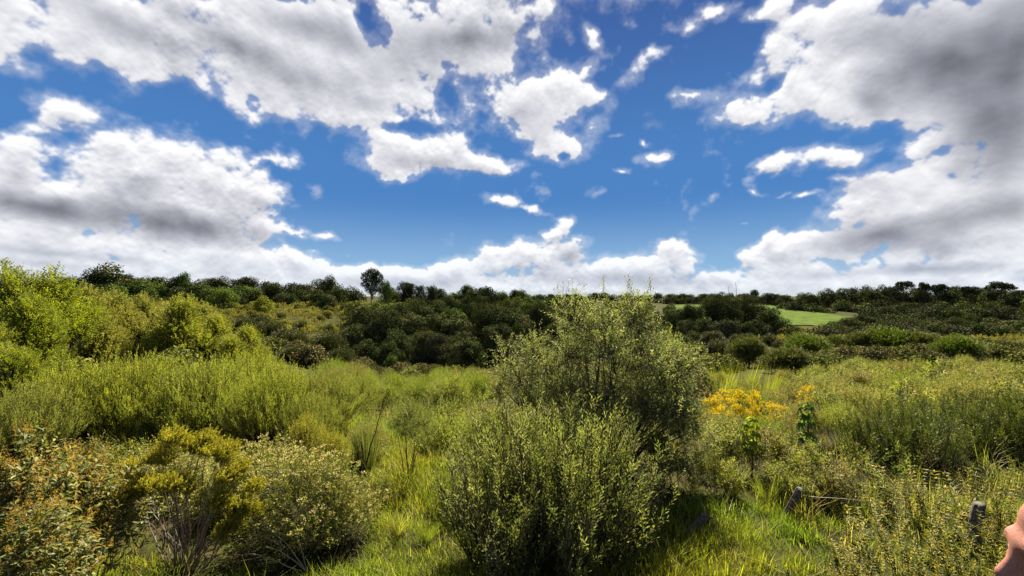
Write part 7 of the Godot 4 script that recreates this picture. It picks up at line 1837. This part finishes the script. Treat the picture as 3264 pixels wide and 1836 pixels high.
# ---------- the person at the edge of the view ----------
# joins tapered capsules [a, ra, b, rb] into one smooth surface (surface nets) and adds it to the mesher
func flesh(out: Mesher, prims: Array, cut: Array, cell: float, k: float, grow: float, to: Transform3D) -> void:
	var lo := Vector3(9, 9, 9)
	var hi := Vector3(-9, -9, -9)
	for p in prims:
		var r: float = maxf(p[1], p[3]) + grow + cell * 2.0
		lo = lo.min(p[0] - Vector3(r, r, r)).min(p[2] - Vector3(r, r, r))
		hi = hi.max(p[0] + Vector3(r, r, r)).max(p[2] + Vector3(r, r, r))
	var nx := int((hi.x - lo.x) / cell) + 2
	var ny := int((hi.y - lo.y) / cell) + 2
	var nz := int((hi.z - lo.z) / cell) + 2
	var f := PackedFloat32Array()
	f.resize(nx * ny * nz)
	f.fill(1.0)
	for pass_ in 2:
		for p in (prims if pass_ == 0 else cut):
			var a: Vector3 = p[0]
			var b: Vector3 = p[2]
			var ra: float = p[1] + grow
			var rb: float = p[3] + grow
			var ab := b - a
			var l2 := maxf(ab.length_squared(), 1e-9)
			var reach := maxf(ra, rb) + k + cell * 2.0
			var p0 := (a.min(b) - Vector3(reach, reach, reach) - lo) / cell
			var p1 := (a.max(b) + Vector3(reach, reach, reach) - lo) / cell
			for z in range(maxi(0, int(p0.z)), mini(nz, int(p1.z) + 1)):
				for y in range(maxi(0, int(p0.y)), mini(ny, int(p1.y) + 1)):
					var row := (z * ny + y) * nx
					for x in range(maxi(0, int(p0.x)), mini(nx, int(p1.x) + 1)):
						var q := lo + Vector3(x, y, z) * cell - a
						var t := clampf(q.dot(ab) / l2, 0.0, 1.0)
						var d := (q - ab * t).length() - lerpf(ra, rb, t)
						var o := f[row + x]
						if pass_ == 0:
							var h := maxf(k - absf(d - o), 0.0) / k
							f[row + x] = minf(d, o) - h * h * k * 0.25
						else:
							var h := maxf(0.008 - absf(-d - o), 0.0) / 0.008
							f[row + x] = maxf(-d, o) + h * h * 0.002
	var at := PackedInt32Array()
	at.resize(nx * ny * nz)
	at.fill(-1)
	var corner := [0, 1, nx, nx + 1, nx * ny, nx * ny + 1, nx * ny + nx, nx * ny + nx + 1]
	var edges := [[0, 1], [2, 3], [4, 5], [6, 7], [0, 2], [1, 3], [4, 6], [5, 7], [0, 4], [1, 5], [2, 6], [3, 7]]
	for z in nz - 1:
		for y in ny - 1:
			var row := (z * ny + y) * nx
			for x in nx - 1:
				var i := row + x
				var s0 := f[i] < 0.0
				if (f[i + 1] < 0.0) == s0 and (f[i + nx] < 0.0) == s0 and (f[i + nx * ny] < 0.0) == s0 and (f[i + nx + 1] < 0.0) == s0 and (f[i + nx * ny + 1] < 0.0) == s0 and (f[i + nx * ny + nx] < 0.0) == s0 and (f[i + nx * ny + nx + 1] < 0.0) == s0:
					continue
				var sum := Vector3.ZERO
				var n := 0
				for e in edges:
					var u: float = f[i + corner[e[0]]]
					var w: float = f[i + corner[e[1]]]
					if (u < 0.0) != (w < 0.0):
						var t := u / (u - w)
						var ca := Vector3(e[0] & 1, (e[0] >> 1) & 1, e[0] >> 2)
						var cb := Vector3(e[1] & 1, (e[1] >> 1) & 1, e[1] >> 2)
						sum += ca.lerp(cb, t)
						n += 1
				at[i] = out.v.size()
				out.v.push_back(to * (lo + (Vector3(x, y, z) + sum / n) * cell))
				out.c.push_back(Color.WHITE)
	var step := [1, nx, nx * ny]
	for z in range(1, nz - 1):
		for y in range(1, ny - 1):
			for x in range(1, nx - 1):
				var i := (z * ny + y) * nx + x
				var s0 := f[i] < 0.0
				for ax in 3:
					if (f[i + step[ax]] < 0.0) == s0:
						continue
					var u: int = step[(ax + 1) % 3]
					var w: int = step[(ax + 2) % 3]
					var q := [at[i - u - w], at[i - w], at[i], at[i - u]]
					if q[0] < 0 or q[1] < 0 or q[2] < 0 or q[3] < 0:
						continue
					for t in ([0, 2, 1, 0, 3, 2] if s0 else [0, 1, 2, 0, 2, 3]):
						out.ix.push_back(q[t])

func smooth_mesh(m: Mesher) -> ArrayMesh:
	var st := SurfaceTool.new()
	st.create_from(m.done(), 0)
	st.generate_normals()
	return st.commit()

func V(x: float, y: float, z: float) -> Vector3:
	return Vector3(x, y, z)

func make_person(at: Vector3, turn: float, look: float) -> void:
	rng.seed = 900
	var root := Node3D.new()
	root.name = "person"
	add_child(root)
	root.position = at
	root.rotation.y = turn
	tag(root, "person with short greying hair in profile at the right edge, looking across the valley", "person")
	var skin := StandardMaterial3D.new()
	skin.albedo_texture = noise_tex(41, 0.03, [lin(0.190, 0.075, 0.058), lin(0.230, 0.105, 0.085), lin(0.255, 0.125, 0.105)], [0.3, 0.55, 0.8], 5, 256)
	skin.uv1_triplanar = true
	skin.uv1_scale = Vector3(26, 26, 26)
	skin.normal_enabled = true
	skin.normal_texture = noise_tex(43, 0.12, [Color(0, 0, 0), Color(1, 1, 1)], [0.2, 0.8], 4, 256)
	skin.normal_texture.as_normal_map = true
	skin.normal_texture.bump_strength = 3.0
	skin.normal_scale = 0.5
	skin.roughness = 0.48
	skin.subsurf_scatter_enabled = true
	skin.subsurf_scatter_strength = 0.25
	var cloth := StandardMaterial3D.new()
	cloth.albedo_color = lin(0.05, 0.07, 0.12)
	cloth.roughness = 0.9
	var denim := StandardMaterial3D.new()
	denim.albedo_color = lin(0.06, 0.06, 0.065)
	denim.roughness = 0.9
	var leather := StandardMaterial3D.new()
	leather.albedo_color = lin(0.05, 0.035, 0.025)
	leather.roughness = 0.6
	var head := [
		[V(0, 0.036, 0.022), 0.092, V(0, 0.030, 0.030), 0.090], [V(0, 0.052, -0.020), 0.066, V(0, 0.02, -0.024), 0.066],
		[V(0, 0.0, -0.036), 0.060, V(0, -0.066, -0.046), 0.046], [V(-0.046, -0.055, -0.005), 0.026, V(0, -0.100, -0.074), 0.020], [V(0.046, -0.055, -0.005), 0.026, V(0, -0.100, -0.074), 0.020],
		[V(0, -0.103, -0.080), 0.019, V(0, -0.100, -0.078), 0.019], [V(-0.030, 0.024, -0.082), 0.013, V(0.030, 0.024, -0.082), 0.013],
		[V(-0.040, -0.022, -0.066), 0.022, V(-0.034, -0.045, -0.06), 0.02], [V(0.040, -0.022, -0.066), 0.022, V(0.034, -0.045, -0.06), 0.02],
		[V(0, 0.012, -0.086), 0.008, V(0, -0.034, -0.109), 0.0120], [V(-0.012, -0.040, -0.094), 0.0085, V(0.012, -0.040, -0.094), 0.0085],
		[V(-0.020, -0.067, -0.088), 0.007, V(0.020, -0.067, -0.088), 0.007], [V(-0.017, -0.077, -0.087), 0.008, V(0.017, -0.077, -0.087), 0.008],
		[V(-0.080, 0.020, 0.016), 0.009, V(-0.076, -0.026, 0.006), 0.008], [V(0.080, 0.020, 0.016), 0.009, V(0.076, -0.026, 0.006), 0.008],
		[V(0, -0.06, 0.030), 0.054, V(0, -0.17, 0.045), 0.056],
	]
	var holes := [[V(-0.031, 0.002, -0.098), 0.014, V(-0.031, 0.001, -0.098), 0.014], [V(0.031, 0.002, -0.098), 0.014, V(0.031, 0.001, -0.098), 0.014]]
	var hp := Transform3D(Basis(Vector3.UP, look), V(0, 1.545, -0.03))
	var body := Mesher.new()
	flesh(body, head, holes, 0.0042, 0.014, 0.0, hp)
	var trunk := [[V(0, 1.36, 0.02), 0.075, V(0, 1.44, 0.01), 0.055], [V(-0.13, 1.33, 0.01), 0.062, V(0.13, 1.33, 0.01), 0.062], [V(-0.07, 1.22, 0.0), 0.105, V(0.07, 1.22, 0.0), 0.105], [V(0, 1.2, 0.0), 0.12, V(0, 0.98, 0.0), 0.125], [V(-0.06, 0.92, 0.0), 0.112, V(0.06, 0.92, 0.0), 0.112]]
	var arms := []
	var legs := []
	var hands := []
	for s in [-1.0, 1.0]:
		arms.append([V(0.185 * s, 1.33, 0.01), 0.056, V(0.235 * s, 1.06, 0.03), 0.044])
		arms.append([V(0.235 * s, 1.06, 0.03), 0.042, V(0.245 * s, 0.82, -0.03), 0.028])
		legs.append([V(0.09 * s, 0.90, 0.0), 0.092, V(0.10 * s, 0.49, -0.01), 0.058])
		legs.append([V(0.10 * s, 0.49, -0.01), 0.056, V(0.105 * s, 0.09, 0.02), 0.038])
		hands.append([V(0.245 * s, 0.82, -0.03), 0.026, V(0.247 * s, 0.74, -0.045), 0.024])
		for k in 4:
			var fz := -0.075 + k * 0.02
			var kn := V(0.247 * s, 0.735, fz)
			var l: float = [0.068, 0.078, 0.074, 0.058][k]
			hands.append([V(0.247 * s, 0.78, -0.045), 0.012, kn, 0.0095])
			hands.append([kn, 0.0095, kn + V(-0.008 * s, -l * 0.5, -0.004), 0.0085])
			hands.append([kn + V(-0.008 * s, -l * 0.5, -0.004), 0.0085, kn + V(-0.024 * s, -l, 0.0), 0.007])
		hands.append([V(0.243 * s, 0.79, -0.055), 0.012, V(0.232 * s, 0.745, -0.088), 0.0095])
		hands.append([V(0.232 * s, 0.745, -0.088), 0.0095, V(0.222 * s, 0.712, -0.092), 0.008])
	flesh(body, trunk + arms + legs, [], 0.015, 0.05, 0.0, Transform3D.IDENTITY)
	flesh(body, hands, [], 0.0045, 0.006, 0.0, Transform3D.IDENTITY)
	root.add_child(mesh_node("body", smooth_mesh(body), skin))
	var m := Mesher.new()
	flesh(m, [trunk[1], trunk[2], trunk[3], trunk[4]] + arms, [], 0.015, 0.05, 0.016, Transform3D.IDENTITY)
	root.add_child(mesh_node("jacket", smooth_mesh(m), cloth))
	m = Mesher.new()
	flesh(m, [trunk[4]] + legs, [], 0.015, 0.04, 0.012, Transform3D.IDENTITY)
	root.add_child(mesh_node("trousers", smooth_mesh(m), denim))
	for s in [-1.0, 1.0]:
		m = Mesher.new()
		flesh(m, [[V(0.105 * s, 0.045, 0.04), 0.044, V(0.110 * s, 0.035, -0.13), 0.034], [V(0.105 * s, 0.10, 0.025), 0.046, V(0.105 * s, 0.05, 0.03), 0.044]], [], 0.012, 0.03, 0.0, Transform3D.IDENTITY)
		root.add_child(mesh_node("shoe", smooth_mesh(m), leather), true)
		var eye := SphereMesh.new()
		eye.radius = 0.0125
		eye.height = 0.025
		var em := StandardMaterial3D.new()
		em.albedo_color = lin(0.65, 0.62, 0.6)
		em.roughness = 0.15
		var eo := mesh_node("eye", eye, em)
		root.add_child(eo, true)
		eo.position = hp * V(0.031 * s, 0.002, -0.0775)
		var iris := SphereMesh.new()
		iris.radius = 0.006
		iris.height = 0.006
		var im := StandardMaterial3D.new()
		im.albedo_color = lin(0.05, 0.03, 0.02)
		im.roughness = 0.1
		var io := mesh_node("iris", iris, im)
		eo.add_child(io)
		io.position = Vector3(0, 0, -0.0105)
		io.rotation.x = PI / 2.0
	# short hair and brows, strand by strand
	m = Mesher.new()
	for i in 5200:
		var q := rdir()
		if q.y < -0.25 or (q.z < -0.35 and q.y < 0.80) or (q.y < 0.15 and q.z < 0.05):
			continue
		var p := V(0, 0.040, 0.010) + q * V(0.087, 0.094, 0.112)
		if q.z < -0.2 and rng.randf() < 0.5:
			continue
		var d := (q + V(0, -0.2, 0.5) + rdir() * 0.4).normalized()
		m.blade(hp * p, hp.basis * d, hp.basis * d.cross(q).normalized(), rf(0.012, 0.030), 0.0012, hp.basis * (V(0, -0.3, 0.3) * 0.3), tone([Color(0.12, 0.10, 0.085), Color(0.2, 0.18, 0.16), Color(0.07, 0.055, 0.045)]))
	root.add_child(mesh_node("hair", m.done(), bark_mat()))
	for s in [-1.0, 1.0]:
		m = Mesher.new()
		for i in 110:
			var t := rng.randf()
			var p := V((0.012 + 0.036 * t) * s, 0.026 - 0.008 * t * t + rf(-0.004, 0.004), -0.094 + 0.016 * t * t)
			var d := V(s * 0.9, rf(0.0, 0.5), -0.25 + rf(-0.2, 0.2)).normalized()
			m.blade(hp * p, hp.basis * d, hp.basis * d.cross(V(0, 0, -1)).normalized(), rf(0.007, 0.012), 0.0009, Vector3.ZERO, tone([Color(0.12, 0.10, 0.085), Color(0.2, 0.17, 0.14)]))
		root.add_child(mesh_node("eyebrow", m.done(), bark_mat()), true)
